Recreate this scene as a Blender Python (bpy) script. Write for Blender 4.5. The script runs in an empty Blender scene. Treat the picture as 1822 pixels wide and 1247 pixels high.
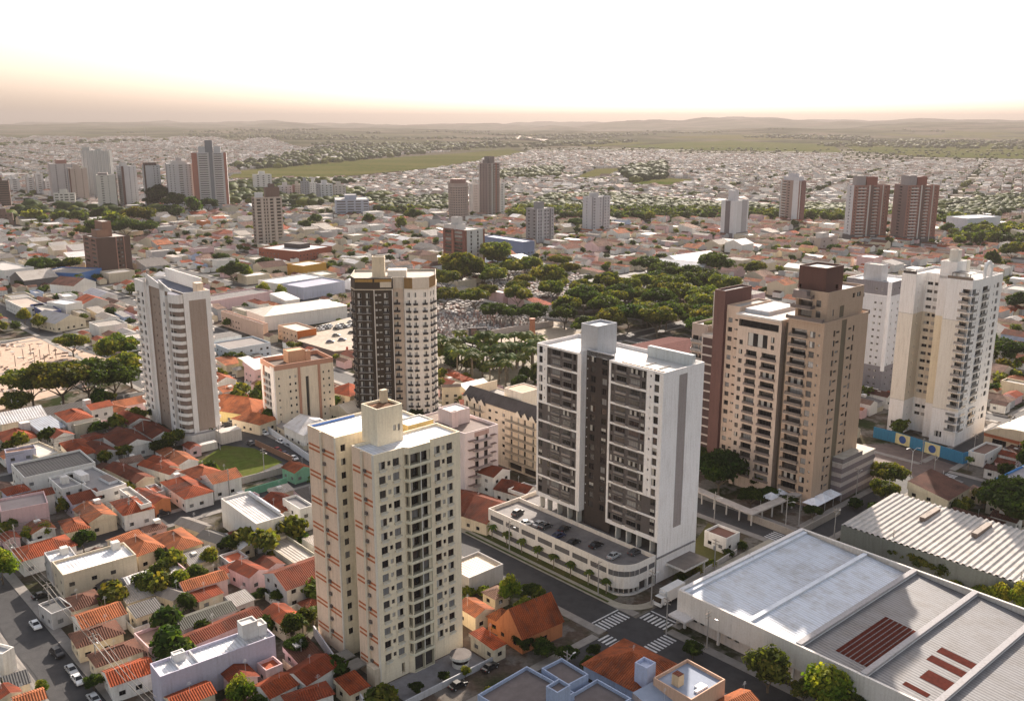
import bpy, math, random
import numpy as np
from mathutils import noise, Vector
R = math.radians
scn = bpy.context.scene
# ------------------------------------------------------------------ camera, sky, sun, exposure
CAM_H = 115.0
PITCH = R(13.7)
FPX = 1660.0            # focal length in pixels of the 1822 px wide photograph
cam_d = bpy.data.cameras.new('camera'); cam = bpy.data.objects.new('camera', cam_d)
scn.collection.objects.link(cam); scn.camera = cam
cam.location = (0, 0, CAM_H); cam.rotation_euler = (R(90) - PITCH, 0, 0)
cam_d.sensor_fit = 'HORIZONTAL'; cam_d.sensor_width = 36.0; cam_d.lens = FPX / 1822 * 36.0
cam_d.clip_start = 1.0; cam_d.clip_end = 60000
SUN_EL, SUN_AZ = R(27), R(12)   # azimuth measured from +Y towards +X
world = bpy.data.worlds.new('World'); scn.world = world; world.use_nodes = True
wn = world.node_tree.nodes; wl = world.node_tree.links
sky = wn.new('ShaderNodeTexSky'); sky.sky_type = 'NISHITA'; sky.sun_disc = False
sky.sun_elevation = SUN_EL; sky.sun_rotation = SUN_AZ
sky.altitude = 600; sky.air_density = 2.0; sky.dust_density = 5.5; sky.ozone_density = 0.6
tint = wn.new('ShaderNodeMix'); tint.data_type = 'RGBA'; tint.blend_type = 'MULTIPLY'; tint.inputs[0].default_value = 1.0
tint.inputs[7].default_value = (1.0, .955, .99, 1)      # dusty evening air over the town
hs_ = wn.new('ShaderNodeHueSaturation'); hs_.inputs['Saturation'].default_value = 0.5      # pale dusty air
wl.new(sky.outputs[0], hs_.inputs['Color']); wl.new(hs_.outputs[0], tint.inputs[6]); wl.new(tint.outputs[2], wn['Background'].inputs[0]); wn['Background'].inputs[1].default_value = 0.11
sun_d = bpy.data.lights.new('sun', 'SUN'); sun_d.energy = 5.0; sun_d.angle = R(0.6); sun_d.color = (1.0, 0.87, 0.74)
sun = bpy.data.objects.new('sun', sun_d); scn.collection.objects.link(sun)
sd = Vector((math.sin(SUN_AZ) * math.cos(SUN_EL), math.cos(SUN_AZ) * math.cos(SUN_EL), math.sin(SUN_EL)))
sun.rotation_euler = sd.to_track_quat('Z', 'Y').to_euler(); sun.location = (0, 0, 400)
scn.view_settings.view_transform = 'Standard'; scn.view_settings.look = 'None'
scn.view_settings.exposure = 1.0; scn.view_settings.gamma = 1.0
scn.cycles.max_bounces = 6; scn.cycles.diffuse_bounces = 3; scn.cycles.glossy_bounces = 2
scn.cycles.transparent_max_bounces = 4; scn.cycles.transmission_bounces = 2; scn.cycles.volume_bounces = 0
scn.cycles.use_denoising = True
HAZE_DENSITY = 0.75e-4

rnd = random.Random(7)
_C, _S = math.cos(PITCH), math.sin(PITCH)
def G(px, py, z=0.0):
    """photograph pixel -> ground point at height z"""
    a = (px - 911) / FPX; b = (py - 623.5) / FPX
    t = (CAM_H - z) / (_S + b * _C)
    return a * t, (_C - b * _S) * t
def PX(x, y, z=0.0):
    d = y * _C + (CAM_H - z) * _S
    return 911 + FPX * x / d, 623.5 - FPX * ((z - CAM_H) * _C + y * _S) / d
# street grids: M covers most of town, L the quarter on the left
RZM, RZL = R(42.5), R(35.0)
OX, OY = 26.0, 199.0
def M(v, u):
    c, s = math.cos(RZM), math.sin(RZM)
    return OX + v * c - u * s, OY + v * s + u * c
def Minv(x, y):
    c, s = math.cos(RZM), math.sin(RZM); x -= OX; y -= OY
    return x * c + y * s, -x * s + y * c
LX, LY = G(385, 775)
def L(v, u):
    c, s = math.cos(RZL), math.sin(RZL)
    return LX + v * c - u * s, LY + v * s + u * c
def Linv(x, y):
    c, s = math.cos(RZL), math.sin(RZL); x -= LX; y -= LY
    return x * c + y * s, -x * s + y * c

# ------------------------------------------------------------------ materials
MATS = {}
def newmat(name):
    m = bpy.data.materials.new(name); m.use_nodes = True
    nt = m.node_tree; b = nt.nodes['Principled BSDF']; MATS[name] = m
    return m, nt, b
def N(nt, t, **kw):
    n = nt.nodes.new(t)
    for k, v in kw.items(): setattr(n, k, v)
    return n
def mixc(nt, a, b, fac, mode='MIX'):
    n = N(nt, 'ShaderNodeMix', data_type='RGBA', blend_type=mode)
    for i, v in ((0, fac), (6, a), (7, b)):
        if hasattr(v, 'links'): nt.links.new(v, n.inputs[i])
        else: n.inputs[i].default_value = v if not isinstance(v, tuple) else tuple(v) + (1,) * (4 - len(v))
    return n.outputs[2]
def ramp(nt, inp, p0, c0, p1, c1):
    n = N(nt, 'ShaderNodeMapRange'); n.inputs[1].default_value = p0; n.inputs[2].default_value = p1
    n.inputs[3].default_value = c0; n.inputs[4].default_value = c1; nt.links.new(inp, n.inputs[0])
    return n.outputs[0]
def noisen(nt, vec, scale, detail=3, rough=.55, out=0):
    n = N(nt, 'ShaderNodeTexNoise'); n.inputs['Scale'].default_value = scale
    n.inputs['Detail'].default_value = detail; n.inputs['Roughness'].default_value = rough
    nt.links.new(vec, n.inputs['Vector']); return n.outputs[out]
def mapn(nt, vec, sc):
    n = N(nt, 'ShaderNodeMapping'); n.inputs['Scale'].default_value = sc; nt.links.new(vec, n.inputs[0]); return n.outputs[0]
def mathn(nt, op, a, b=None, c=None):
    n = N(nt, 'ShaderNodeMath', operation=op)
    for i, v in enumerate((a, b, c)):
        if v is None: continue
        if hasattr(v, 'links'): nt.links.new(v, n.inputs[i])
        else: n.inputs[i].default_value = v
    return n.outputs[0]
def bump(nt, b, h, strength, dist):
    n = N(nt, 'ShaderNodeBump'); n.inputs['Strength'].default_value = strength; n.inputs['Distance'].default_value = dist
    nt.links.new(h, n.inputs['Height']); nt.links.new(n.outputs[0], b.inputs['Normal'])
def attr(nt): return N(nt, 'ShaderNodeAttribute', attribute_name='Col').outputs[0]
def base(nt, b, c): nt.links.new(c, b.inputs['Base Color'])

def mk_plaster():
    m, nt, b = newmat('plaster'); tc = N(nt, 'ShaderNodeTexCoord'); obj = tc.outputs['Object']; c = attr(nt)
    n1 = noisen(nt, obj, .25, 4); n2 = noisen(nt, mapn(nt, obj, (1.6, 1.6, .12)), 1, 3)
    f = mathn(nt, 'MULTIPLY', ramp(nt, n2, .45, 0, .75, 1), ramp(nt, n1, .35, .08, .7, .5))
    c = mixc(nt, c, mixc(nt, c, (.42, .37, .32), 1.0, 'MULTIPLY'), f)
    c = mixc(nt, c, mixc(nt, c, (.92, .90, .88), 1.0, 'MULTIPLY'), ramp(nt, noisen(nt, obj, 2.2, 4), .4, 0, .65, 1))
    base(nt, b, c); b.inputs['Roughness'].default_value = .85
    bump(nt, b, noisen(nt, obj, 6, 2), .15, .05)
def mk_tile():
    m, nt, b = newmat('roof_tile'); tc = N(nt, 'ShaderNodeTexCoord'); uv = tc.outputs['UV']; obj = tc.outputs['Object']; c = attr(nt)
    rn = N(nt, 'ShaderNodeObjectInfo').outputs['Random']
    sx = N(nt, 'ShaderNodeSeparateXYZ'); nt.links.new(uv, sx.inputs[0])
    w = mathn(nt, 'SINE', mathn(nt, 'MULTIPLY', sx.outputs[0], 6.2832 / .5))
    rr = mathn(nt, 'FRACT', mathn(nt, 'MULTIPLY', sx.outputs[1], 1 / .42))
    big = noisen(nt, obj, .18, 5, .6); fine = noisen(nt, uv, 2.6, 3, .7)
    c = mixc(nt, c, mixc(nt, c, (.30, .29, .31), 1.0, 'MULTIPLY'), ramp(nt, big, .42, 0, .66, .85))
    c = mixc(nt, c, mixc(nt, c, (.55, .52, .5), 1.0, 'MULTIPLY'), ramp(nt, fine, .45, 0, .72, .75))
    c = mixc(nt, c, (.46, .24, .14), ramp(nt, noisen(nt, uv, 1.7, 4, .8), .58, 0, .8, .5))
    c = mixc(nt, c, (.10, .06, .045), ramp(nt, noisen(nt, mapn(nt, uv, (1, .3, 1)), .55, 5, .75), .50, 0, .68, .75))
    c = mixc(nt, c, mixc(nt, c, (.45, .42, .42), 1.0, 'MULTIPLY'), ramp(nt, w, -.9, .75, .2, 0))
    c = mixc(nt, c, mixc(nt, c, (.6, .6, .6), 1.0, 'MULTIPLY'), ramp(nt, rr, 0, .7, .3, 0))
    base(nt, b, c); b.inputs['Roughness'].default_value = .9; b.inputs['Specular IOR Level'].default_value = .15
    bump(nt, b, mathn(nt, 'ADD', w, mathn(nt, 'MULTIPLY', fine, .6)), .55, .12)
def mk_metal(name, period, str_, rough, metallic=0.0):
    m, nt, b = newmat(name); tc = N(nt, 'ShaderNodeTexCoord'); uv = tc.outputs['UV']; obj = tc.outputs['Object']; c = attr(nt)
    sx = N(nt, 'ShaderNodeSeparateXYZ'); nt.links.new(uv, sx.inputs[0])
    w = mathn(nt, 'SINE', mathn(nt, 'MULTIPLY', sx.outputs[0], 6.2832 / period))
    seam = mathn(nt, 'FRACT', mathn(nt, 'MULTIPLY', sx.outputs[1], 1 / 3.2))
    n1 = noisen(nt, obj, .22, 5, .65)
    c = mixc(nt, c, mixc(nt, c, (.62, .55, .48), 1.0, 'MULTIPLY'), ramp(nt, n1, .45, 0, .72, .75))
    c = mixc(nt, c, mixc(nt, c, (.7, .66, .62), 1.0, 'MULTIPLY'), ramp(nt, noisen(nt, mapn(nt, uv, (1.5, .15, 1)), 1.2, 4), .5, 0, .75, .8))
    c = mixc(nt, c, mixc(nt, c, (.62, .62, .64), 1.0, 'MULTIPLY'), ramp(nt, w, -1, .6, -.3, 0))
    c = mixc(nt, c, mixc(nt, c, (.72, .7, .68), 1.0, 'MULTIPLY'), ramp(nt, seam, 0, .5, .05, 0))
    base(nt, b, c); b.inputs['Roughness'].default_value = rough; b.inputs['Metallic'].default_value = metallic
    bump(nt, b, w, str_, .12)
def mk_flat(name, rough, scale=.6, dark=(.62, .6, .58), fac=.7, bmp=.0, spec=.5):
    m, nt, b = newmat(name); obj = N(nt, 'ShaderNodeTexCoord').outputs['Object']; c = attr(nt)
    c = mixc(nt, c, mixc(nt, c, dark, 1.0, 'MULTIPLY'), ramp(nt, noisen(nt, obj, scale, 6, .65), .38, 0, .68, fac))
    c = mixc(nt, c, mixc(nt, c, (1.25, 1.22, 1.18), 1.0, 'MULTIPLY'), ramp(nt, noisen(nt, obj, scale * .23, 4), .5, 0, .7, .6))
    base(nt, b, c); b.inputs['Roughness'].default_value = rough; b.inputs['Specular IOR Level'].default_value = spec
    if bmp: bump(nt, b, noisen(nt, obj, scale * 8, 3), bmp, .1)
def mk_grass():
    m, nt, b = newmat('grass'); obj = N(nt, 'ShaderNodeNewGeometry').outputs['Position']; c = attr(nt)
    c = mixc(nt, c, (.15, .115, .05), ramp(nt, noisen(nt, obj, .07, 6, .65), .47, 0, .62, .75))
    c = mixc(nt, c, mixc(nt, c, (.45, .5, .4), 1.0, 'MULTIPLY'), ramp(nt, noisen(nt, obj, .5, 6, .7), .38, 0, .68, .9))
    c = mixc(nt, c, (.11, .10, .04), ramp(nt, noisen(nt, mapn(nt, obj, (.4, 1, 1)), .006, 5, .6), .45, 0, .6, .7))
    base(nt, b, c); b.inputs['Roughness'].default_value = 1.0; b.inputs['Specular IOR Level'].default_value = 0.0
    bump(nt, b, noisen(nt, obj, 3, 3), .5, .1)
def mk_glass(name, col, rough, spec=.8):
    m, nt, b = newmat(name); b.inputs['Base Color'].default_value = (*col, 1)
    b.inputs['Roughness'].default_value = rough; b.inputs['Specular IOR Level'].default_value = spec
def mk_leaf():
    m, nt, b = newmat('leaf'); c = attr(nt); oi = N(nt, 'ShaderNodeObjectInfo')
    hs = N(nt, 'ShaderNodeHueSaturation'); nt.links.new(c, hs.inputs['Color'])
    nt.links.new(ramp(nt, oi.outputs['Random'], 0, .47, 1, .515), hs.inputs['Hue'])
    nt.links.new(ramp(nt, mathn(nt, 'FRACT', mathn(nt, 'MULTIPLY', oi.outputs['Random'], 7.3)), 0, .75, 1, 1.3), hs.inputs['Value'])
    nt.links.new(hs.outputs[0], b.inputs['Base Color']); b.inputs['Roughness'].default_value = .6
    b.inputs['Specular IOR Level'].default_value = .05
    tr = N(nt, 'ShaderNodeBsdfTranslucent'); nt.links.new(mixc(nt, hs.outputs[0], (1.4, 1.3, .5), 1.0, 'MULTIPLY'), tr.inputs[0])
    mx = N(nt, 'ShaderNodeMixShader'); mx.inputs[0].default_value = .5
    nt.links.new(b.outputs[0], mx.inputs[1]); nt.links.new(tr.outputs[0], mx.inputs[2])
    nt.links.new(mx.outputs[0], nt.nodes['Material Output'].inputs[0])
def mk_ground():
    m, nt, b = newmat('terrain'); g = N(nt, 'ShaderNodeNewGeometry').outputs['Position']
    ln = N(nt, 'ShaderNodeVectorMath', operation='LENGTH'); nt.links.new(g, ln.inputs[0]); r = ln.outputs['Value']
    yard = mixc(nt, (.11, .082, .065), (.035, .045, .02), ramp(nt, noisen(nt, g, .045, 5, .6), .42, 0, .6, 1))
    yard = mixc(nt, yard, (.19, .17, .15), ramp(nt, noisen(nt, g, .11, 4, .6), .48, 0, .56, .8))
    yard = mixc(nt, yard, mixc(nt, yard, (.5, .5, .5), 1, 'MULTIPLY'), ramp(nt, noisen(nt, g, .9, 5, .7), .4, 0, .7, .8))
    fields = mixc(nt, (.085, .085, .05), (.12, .10, .075), ramp(nt, noisen(nt, mapn(nt, g, (1, .6, 1)), .0011, 3, .5), .44, 0, .58, 1))
    fields = mixc(nt, fields, (.06, .068, .036), ramp(nt, noisen(nt, g, .0028, 3, .5), .5, 0, .56, .8))
    woods = ramp(nt, noisen(nt, mapn(nt, g, (.7, 1.5, 1)), .0016, 5, .62), .50, 0, .56, 1)
    fields = mixc(nt, fields, (.03, .036, .018), woods)
    c = mixc(nt, yard, fields, ramp(nt, r, 3700, 0, 4100, 1))
    base(nt, b, c); b.inputs['Roughness'].default_value = 1.0; b.inputs['Specular IOR Level'].default_value = 0.0
mk_plaster(); mk_tile(); mk_metal('sheet_metal', .9, .35, .6, 0.0); mk_metal('rib_metal', 2.3, 1.0, .5, 0.0)
mk_metal('fibre_cement', .5, .45, .85)
mk_flat('concrete', .88, .5, bmp=.2); mk_flat('asphalt', .8, .35, (.55, .55, .57), .8, .3, .35); mk_flat('paint', .35, 2, (.9, .9, .9), .4)
mk_grass(); mk_flat('brick', .8, 1.5, (.6, .6, .6), .6, .3); mk_flat('bark', .9, 2, (.5, .5, .5), .8, .4)
mk_flat('road_line', .6, 1.2, (.45, .45, .46), .9)
mk_flat('roof_membrane', .75, .35, (.7, .7, .72), .6, 0, .2); mk_flat('rust', .95, 1.2, (.5, .5, .5), .8, 0, .05)
mk_glass('glass_dark', (.012, .012, .014), .12, .4); mk_glass('glass_mid', (.055, .05, .048), .15)
mk_glass('glass_curtain', (.42, .40, .37), .3, .5); mk_glass('glass_light', (.20, .20, .20), .2); mk_glass('water', (.02, .07, .12), .05)
mk_glass('rubber', (.02, .02, .02), .8, .3); mk_glass('lamp_glass', (.7, .7, .65), .3)
mk_leaf(); mk_ground()

# ------------------------------------------------------------------ mesh builder
class MB:
    def __init__(s): s.v = []; s.f = []; s.m = []; s.c = []
    def face(s, pts, mat, col):
        n = len(s.v); s.v.extend(pts); s.f.append(tuple(range(n, n + len(pts)))); s.m.append(mat); s.c.append(col)
    def obox(s, O, a, s0, s1, z0, z1, d0, d1, mat, col, top=None, skip=()):
        """box: along unit dir a from O, outward normal n=(ay,-ax), d = outward offset"""
        nx, ny = a[1], -a[0]
        P = lambda t, d, z: (O[0] + a[0] * t + nx * d, O[1] + a[1] * t + ny * d, z)
        q = [P(s0, d1, z0), P(s1, d1, z0), P(s1, d1, z1), P(s0, d1, z1), P(s0, d0, z0), P(s1, d0, z0), P(s1, d0, z1), P(s0, d0, z1)]
        n = len(s.v); s.v.extend(q)
        for k, f in (('f', (0, 1, 2, 3)), ('b', (5, 4, 7, 6)), ('l', (4, 0, 3, 7)), ('r', (1, 5, 6, 2)), ('t', (3, 2, 6, 7)), ('u', (4, 5, 1, 0))):
            if k in skip: continue
            s.f.append(tuple(n + i for i in f)); s.m.append(mat if k != 't' or not top else top[0]); s.c.append(col if k != 't' or not top else top[1])
    def box(s, x0, x1, y0, y1, z0, z1, mat, col, top=None, skip=()):
        s.obox((x0, y0), (1, 0), 0, x1 - x0, z0, z1, -(y1 - y0), 0, mat, col, top, skip)
    def prism(s, poly, z0, z1, mat, col, top=None, cap=True):
        n = len(poly)
        for i in range(n):
            p, q = poly[i], poly[(i + 1) % n]
            s.face([(p[0], p[1], z0), (q[0], q[1], z0), (q[0], q[1], z1), (p[0], p[1], z1)], mat, col)
        if cap: s.face([(p[0], p[1], z1) for p in poly], *(top or (mat, col)))
    def tube(s, p, q, r0, r1, mat, col, n=6, cap=True):
        p, q = Vector(p), Vector(q); d = (q - p).normalized()
        a = d.cross(Vector((0, 0, 1)) if abs(d.z) < .9 else Vector((1, 0, 0))).normalized(); b = d.cross(a)
        A = [p + (a * math.cos(t) + b * math.sin(t)) * r0 for t in [2 * math.pi * i / n for i in range(n)]]
        B = [q + (a * math.cos(t) + b * math.sin(t)) * r1 for t in [2 * math.pi * i / n for i in range(n)]]
        for i in range(n):
            j = (i + 1) % n; s.face([tuple(A[i]), tuple(B[i]), tuple(B[j]), tuple(A[j])][::-1], mat, col)
        if cap: s.face([tuple(x) for x in B], mat, col); s.face([tuple(x) for x in A][::-1], mat, col)
    def build(s, name, parent=None, kind=None, loc=None, rz=None, smooth=False):
        return link_mesh(name, mesh_from(name, s.v, s.f, s.m, s.c, smooth), parent, kind, loc, rz)
def mesh_from(name, v, f, mnames, cols, smooth=False):
    me = bpy.data.meshes.new(name); me.from_pydata(v, [], f)
    names = sorted(set(mnames)); ix = {n: i for i, n in enumerate(names)}
    for n in names: me.materials.append(MATS[n])
    me.polygons.foreach_set('material_index', np.array([ix[n] for n in mnames], np.int32))
    finish_mesh(me, np.array(cols, np.float32), smooth)
    return me
def finish_mesh(me, cols, smooth=False):
    nl = len(me.loops); npoly = len(me.polygons)
    tot = np.empty(npoly, np.int32); me.polygons.foreach_get('loop_total', tot)
    a = me.color_attributes.new('Col', 'FLOAT_COLOR', 'CORNER')
    cc = np.ones((npoly, 4), np.float32); cc[:, :3] = cols[:, :3]
    a.data.foreach_set('color', np.repeat(cc, tot, axis=0).ravel())
    nor = np.empty(npoly * 3, np.float32); me.polygons.foreach_get('normal', nor); nor = np.repeat(nor.reshape(-1, 3), tot, axis=0)
    vi = np.empty(nl, np.int32); me.loops.foreach_get('vertex_index', vi)
    co = np.empty(len(me.vertices) * 3, np.float32); me.vertices.foreach_get('co', co); co = co.reshape(-1, 3)[vi]
    t = np.stack([-nor[:, 1], nor[:, 0], np.zeros(nl)], 1); ln = np.linalg.norm(t, axis=1)
    fl = ln < .03; t[fl] = (1, 0, 0); ln[fl] = 1; t /= ln[:, None]
    bt = np.cross(nor, t)
    uv = np.stack([(t * co).sum(1), (bt * co).sum(1)], 1)
    l = me.uv_layers.new(name='UVMap'); l.data.foreach_set('uv', uv.astype(np.float32).ravel())
    if smooth: me.polygons.foreach_set('use_smooth', np.ones(npoly, bool))
    me.update()
def link_mesh(name, me, parent=None, kind=None, loc=None, rz=None):
    o = bpy.data.objects.new(name, me); scn.collection.objects.link(o)
    if parent: o.parent = parent
    if kind: o['kind'] = kind
    if loc is not None: o.location = (loc[0], loc[1], loc[2] if len(loc) > 2 else 0)
    if rz is not None: o.rotation_euler = (0, 0, rz)
    return o
def tag(o, label=None, cat=None, group=None, kind=None):
    if label: o['label'] = label
    if cat: o['category'] = cat
    if group: o['group'] = group
    if kind: o['kind'] = kind
    return o
def empty(name, loc, rz, label, cat, group=None):
    o = bpy.data.objects.new(name, None); scn.collection.objects.link(o); o.empty_display_size = 1
    o.location = (loc[0], loc[1], loc[2] if len(loc) > 2 else 0); o.rotation_euler = (0, 0, rz)
    return tag(o, label, cat, group)
def inset(poly, t):
    out = []; n = len(poly)
    for i in range(n):
        p0, p, p2 = poly[i - 1], poly[i], poly[(i + 1) % n]
        d1 = (p[0] - p0[0], p[1] - p0[1]); d2 = (p2[0] - p[0], p2[1] - p[1])
        l1 = math.hypot(*d1); l2 = math.hypot(*d2); n1 = (-d1[1] / l1, d1[0] / l1); n2 = (-d2[1] / l2, d2[0] / l2)
        k = 1 + n1[0] * n2[0] + n1[1] * n2[1]
        out.append((p[0] + (n1[0] + n2[0]) / k * t, p[1] + (n1[1] + n2[1]) / k * t))
    return out
def rect(x0, x1, y0, y1): return [(x0, y0), (x1, y0), (x1, y1), (x0, y1)]

WCACHE = {}
def window_mesh(w, h, style, var):
    k = (round(w, 2), round(h, 2), style, var)
    if k in WCACHE: return WCACHE[k]
    mb = MB(); window_geo(mb, (0, 0), (1, 0), -w / 2, 0, w, h, 0, style, var)
    WCACHE[k] = mesh_from('window', mb.v, mb.f, mb.m, mb.c); return WCACHE[k]
GL = ['glass_dark', 'glass_mid', 'glass_light', 'glass_curtain']
def window_geo(mb, O, a, s0, z0, w, h, d, style, var):
    fc = {'white': (.72, .7, .66), 'dark': (.035, .033, .03), 'brown': (.10, .05, .03), 'grey': (.3, .3, .3)}[style]
    nx, ny = a[1], -a[0]
    P = lambda t, z, dd: (O[0] + a[0] * t + nx * (d + dd), O[1] + a[1] * t + ny * (d + dd), z)
    def q(t0, t1, za, zb, dd, m, c): mb.face([P(t0, za, dd), P(t1, za, dd), P(t1, zb, dd), P(t0, zb, dd)], m, c)
    f = .07; g = GL[var % 4]
    q(s0, s0 + w, z0, z0 + h, .0, 'paint', fc)
    ncol = 1 if w < 1.0 else (2 if w < 2.6 else 4)
    cw = (w - f * (ncol + 1)) / ncol
    for i in range(ncol):
        t = s0 + f + i * (cw + f)
        gg = g if not (var == 3 and i % 2) else 'glass_dark'
        if var >= 4: gg = 'glass_dark' if i % 2 else 'glass_curtain'
        if var == 5 and h > 1.2:
            q(t, t + cw, z0 + f, z0 + h * .5, .02, 'glass_dark', (1, 1, 1)); q(t, t + cw, z0 + h * .5, z0 + h - f, .025, 'glass_curtain', (1, 1, 1))
        else: q(t, t + cw, z0 + f, z0 + h - f, .02, gg, (1, 1, 1))

SUB = {'parapet', 'railing', 'roof_divider', 'skylight', 'chimney', 'water_tank', 'roof_box', 'trim_cap'}
class Bld:
    """one building: an Empty at its base, parts as children"""
    def __init__(s, name, label, cat, loc, rz=RZM, group=None):
        s.root = empty(name, loc, rz, label, cat, group); s.p = {}; s.w = []; s.rn = random.Random(hash((round(loc[0]), round(loc[1]))) & 0xffff)
        s.style = 'dark'; s.vars = [0, 0, 0, 1, 1, 2, 3, 4]; s.extra = []
    def part(s, n):
        if n not in s.p: s.p[n] = MB()
        return s.p[n]
    def wall(s, p0, p1, z0, z1, ops=(), col=(.7, .7, .7), mat='plaster', part='wall', depth=.22, winpart='window'):
        mb = s.part(part); dx, dy = p1[0] - p0[0], p1[1] - p0[1]; W = math.hypot(dx, dy); a = (dx / W, dy / W); nx, ny = a[1], -a[0]
        P = lambda t, z, d=0: (p0[0] + a[0] * t + nx * d, p0[1] + a[1] * t + ny * d, z)
        if not ops:
            mb.face([P(0, z0), P(W, z0), P(W, z1), P(0, z1)], mat, col); return
        ss = sorted({0.0, W} | {round(o[0], 3) for o in ops} | {round(o[1], 3) for o in ops})
        zs = sorted({z0, z1} | {round(o[2], 3) for o in ops} | {round(o[3], 3) for o in ops})
        ss = [t for t in ss if -1e-6 <= t <= W + 1e-6]; zs = [z for z in zs if z0 - 1e-6 <= z <= z1 + 1e-6]
        si = {t: i for i, t in enumerate(ss)}; zi = {z: i for i, z in enumerate(zs)}
        hole = np.zeros((len(zs), len(ss)), bool)
        for o in ops:
            k = [si.get(round(o[0], 3)), si.get(round(o[1], 3)), zi.get(round(o[2], 3)), zi.get(round(o[3], 3))]
            if None in k: continue
            hole[k[2]:k[3], k[0]:k[1]] = True
        for j in range(len(zs) - 1):
            i = 0
            while i < len(ss) - 1:
                if hole[j, i]: i += 1; continue
                e = i
                while e < len(ss) - 1 and not hole[j, e]: e += 1
                mb.face([P(ss[i], zs[j]), P(ss[e], zs[j]), P(ss[e], zs[j + 1]), P(ss[i], zs[j + 1])], mat, col); i = e
        for o in ops:
            t0, t1, za, zb, kind = o[:5]; oc = o[5] if len(o) > 5 else col
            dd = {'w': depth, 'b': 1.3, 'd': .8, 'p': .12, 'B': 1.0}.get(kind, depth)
            rc = col if kind in 'wp' else tuple(x * (.5 if kind == 'B' else .85) for x in oc)  # reveals darkened: shade inside the deep openings put into their colour
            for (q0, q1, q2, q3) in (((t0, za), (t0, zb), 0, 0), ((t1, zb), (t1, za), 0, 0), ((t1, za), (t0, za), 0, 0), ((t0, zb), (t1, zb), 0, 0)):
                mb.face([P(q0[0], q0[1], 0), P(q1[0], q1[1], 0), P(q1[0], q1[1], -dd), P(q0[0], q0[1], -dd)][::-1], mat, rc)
            if kind == 'w': s.w.append((p0, a, t0, za, t1 - t0, zb - za, -dd, s.rn.choice(s.vars), winpart))
            elif kind in 'bB':
                if kind == 'b': mb.face([P(t0, za, -dd), P(t1, za, -dd), P(t1, zb, -dd), P(t0, zb, -dd)], mat, (.13, .095, .08))  # brown loggia back wall, made extra dark as painted-in shade
                g0, g1 = t0 + .25 * (t1 - t0 > 2), t1 - .25 * (t1 - t0 > 2)
                s.w.append((p0, a, g0, za + .05, g1 - g0, min(2.15, zb - za - .1), -dd + .03, s.rn.choice([0, 0, 0, 1, 1, 2, 3]), winpart))
            elif kind == 'd': mb.face([P(t0, za, -dd), P(t1, za, -dd), P(t1, zb, -dd), P(t0, zb, -dd)], 'glass_mid', (1, 1, 1))
            else: mb.face([P(t0, za, -dd), P(t1, za, -dd), P(t1, zb, -dd), P(t0, zb, -dd)], mat, oc)
    def roof(s, poly, z, ph, col, mat='concrete', pcol=(.7, .7, .7), t=.25, part='roof'):
        """roof deck at z with parapet rising ph above it (walls must reach z+ph)"""
        mb = s.part(part)
        if ph <= 0: mb.face([(p[0], p[1], z) for p in poly], mat, col); return
        inn = inset(poly, t); n = len(poly)
        for i in range(n):
            j = (i + 1) % n; a, b, c, d = poly[i], poly[j], inn[j], inn[i]
            s.part('parapet').face([(a[0], a[1], z + ph), (b[0], b[1], z + ph), (c[0], c[1], z + ph), (d[0], d[1], z + ph)], 'plaster', pcol)
            s.part('parapet').face([(d[0], d[1], z + ph), (c[0], c[1], z + ph), (c[0], c[1], z), (d[0], d[1], z)], 'plaster', pcol)
        mb.face([(p[0], p[1], z) for p in inn], mat, col)
    def block(s, poly, z0, z1, col, ops=None, ph=.9, rcol=(.35, .33, .3), rmat='concrete', cols=None, mat='plaster', part='wall', rpart='roof', pcol=None, depth=.22):
        n = len(poly); ops = ops or {}; cols = cols or {}
        for i in range(n): s.wall(poly[i], poly[(i + 1) % n], z0, z1, ops.get(i, ()), cols.get(i, col), mat, part, depth)
        s.roof(poly, z1 - ph, ph, rcol, rmat, pcol or col, part=rpart)
    def balcony(s, p0, a, t0, t1, z, out, col, rail='solid', rh=1.0, rcol=None, th=.16):
        mb = MB(); mb.obox(p0, a, t0, t1, z - th, z, .003, out, 'plaster', col)
        rc = rcol or col
        if rail == 'solid':
            mb.obox(p0, a, t0, t1, z + .002, z + rh, out - .12, out - .002, 'plaster', rc)
            mb.obox(p0, a, t0, t0 + .1, z + .002, z + rh, .003, out - .122, 'plaster', rc); mb.obox(p0, a, t1 - .1, t1, z + .002, z + rh, .003, out - .122, 'plaster', rc)
        elif rail == 'glass':
            mb.obox(p0, a, t0, t1, z + .01, z + rh, out - .06, out - .01, 'glass_light', rc); mb.obox(p0, a, t0, t1, z + rh, z + rh + .05, out - .08, out, 'paint', (.1, .1, .1))
        else:
            mb.obox(p0, a, t0, t1, z + rh - .08, z + rh, out - .08, out - .01, 'paint', rc)
            n = max(2, int((t1 - t0) / .25))
            for i in range(n + 1):
                t = t0 + (t1 - t0 - .06) * i / n; mb.obox(p0, a, t, t + .06, z, z + rh - .08, out - .07, out - .02, 'paint', rc)
        s.extra.append(('balcony', mb))
    def finish(s, maxw=100, bake=False):
        po = {}
        for n in sorted(s.p, key=lambda q: q in SUB): po[n] = s.p[n].build(n, po.get('roof', s.root) if n in SUB else s.root)
        for n, mb in s.extra: mb.build(n, s.root)
        cx, cy = s.root.location.x, s.root.location.y
        rz = s.root.rotation_euler.z
        rest = MB(); k = 0
        def facing(w):
            a = w[1]; n = (a[1], -a[0]); c, sn = math.cos(rz), math.sin(rz)
            return (n[0] * c - n[1] * sn) * (-cx) + (n[0] * sn + n[1] * c) * (-cy)
        ws = [w for w in s.w if facing(w) > 0] + [w for w in s.w if facing(w) <= 0]
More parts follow.
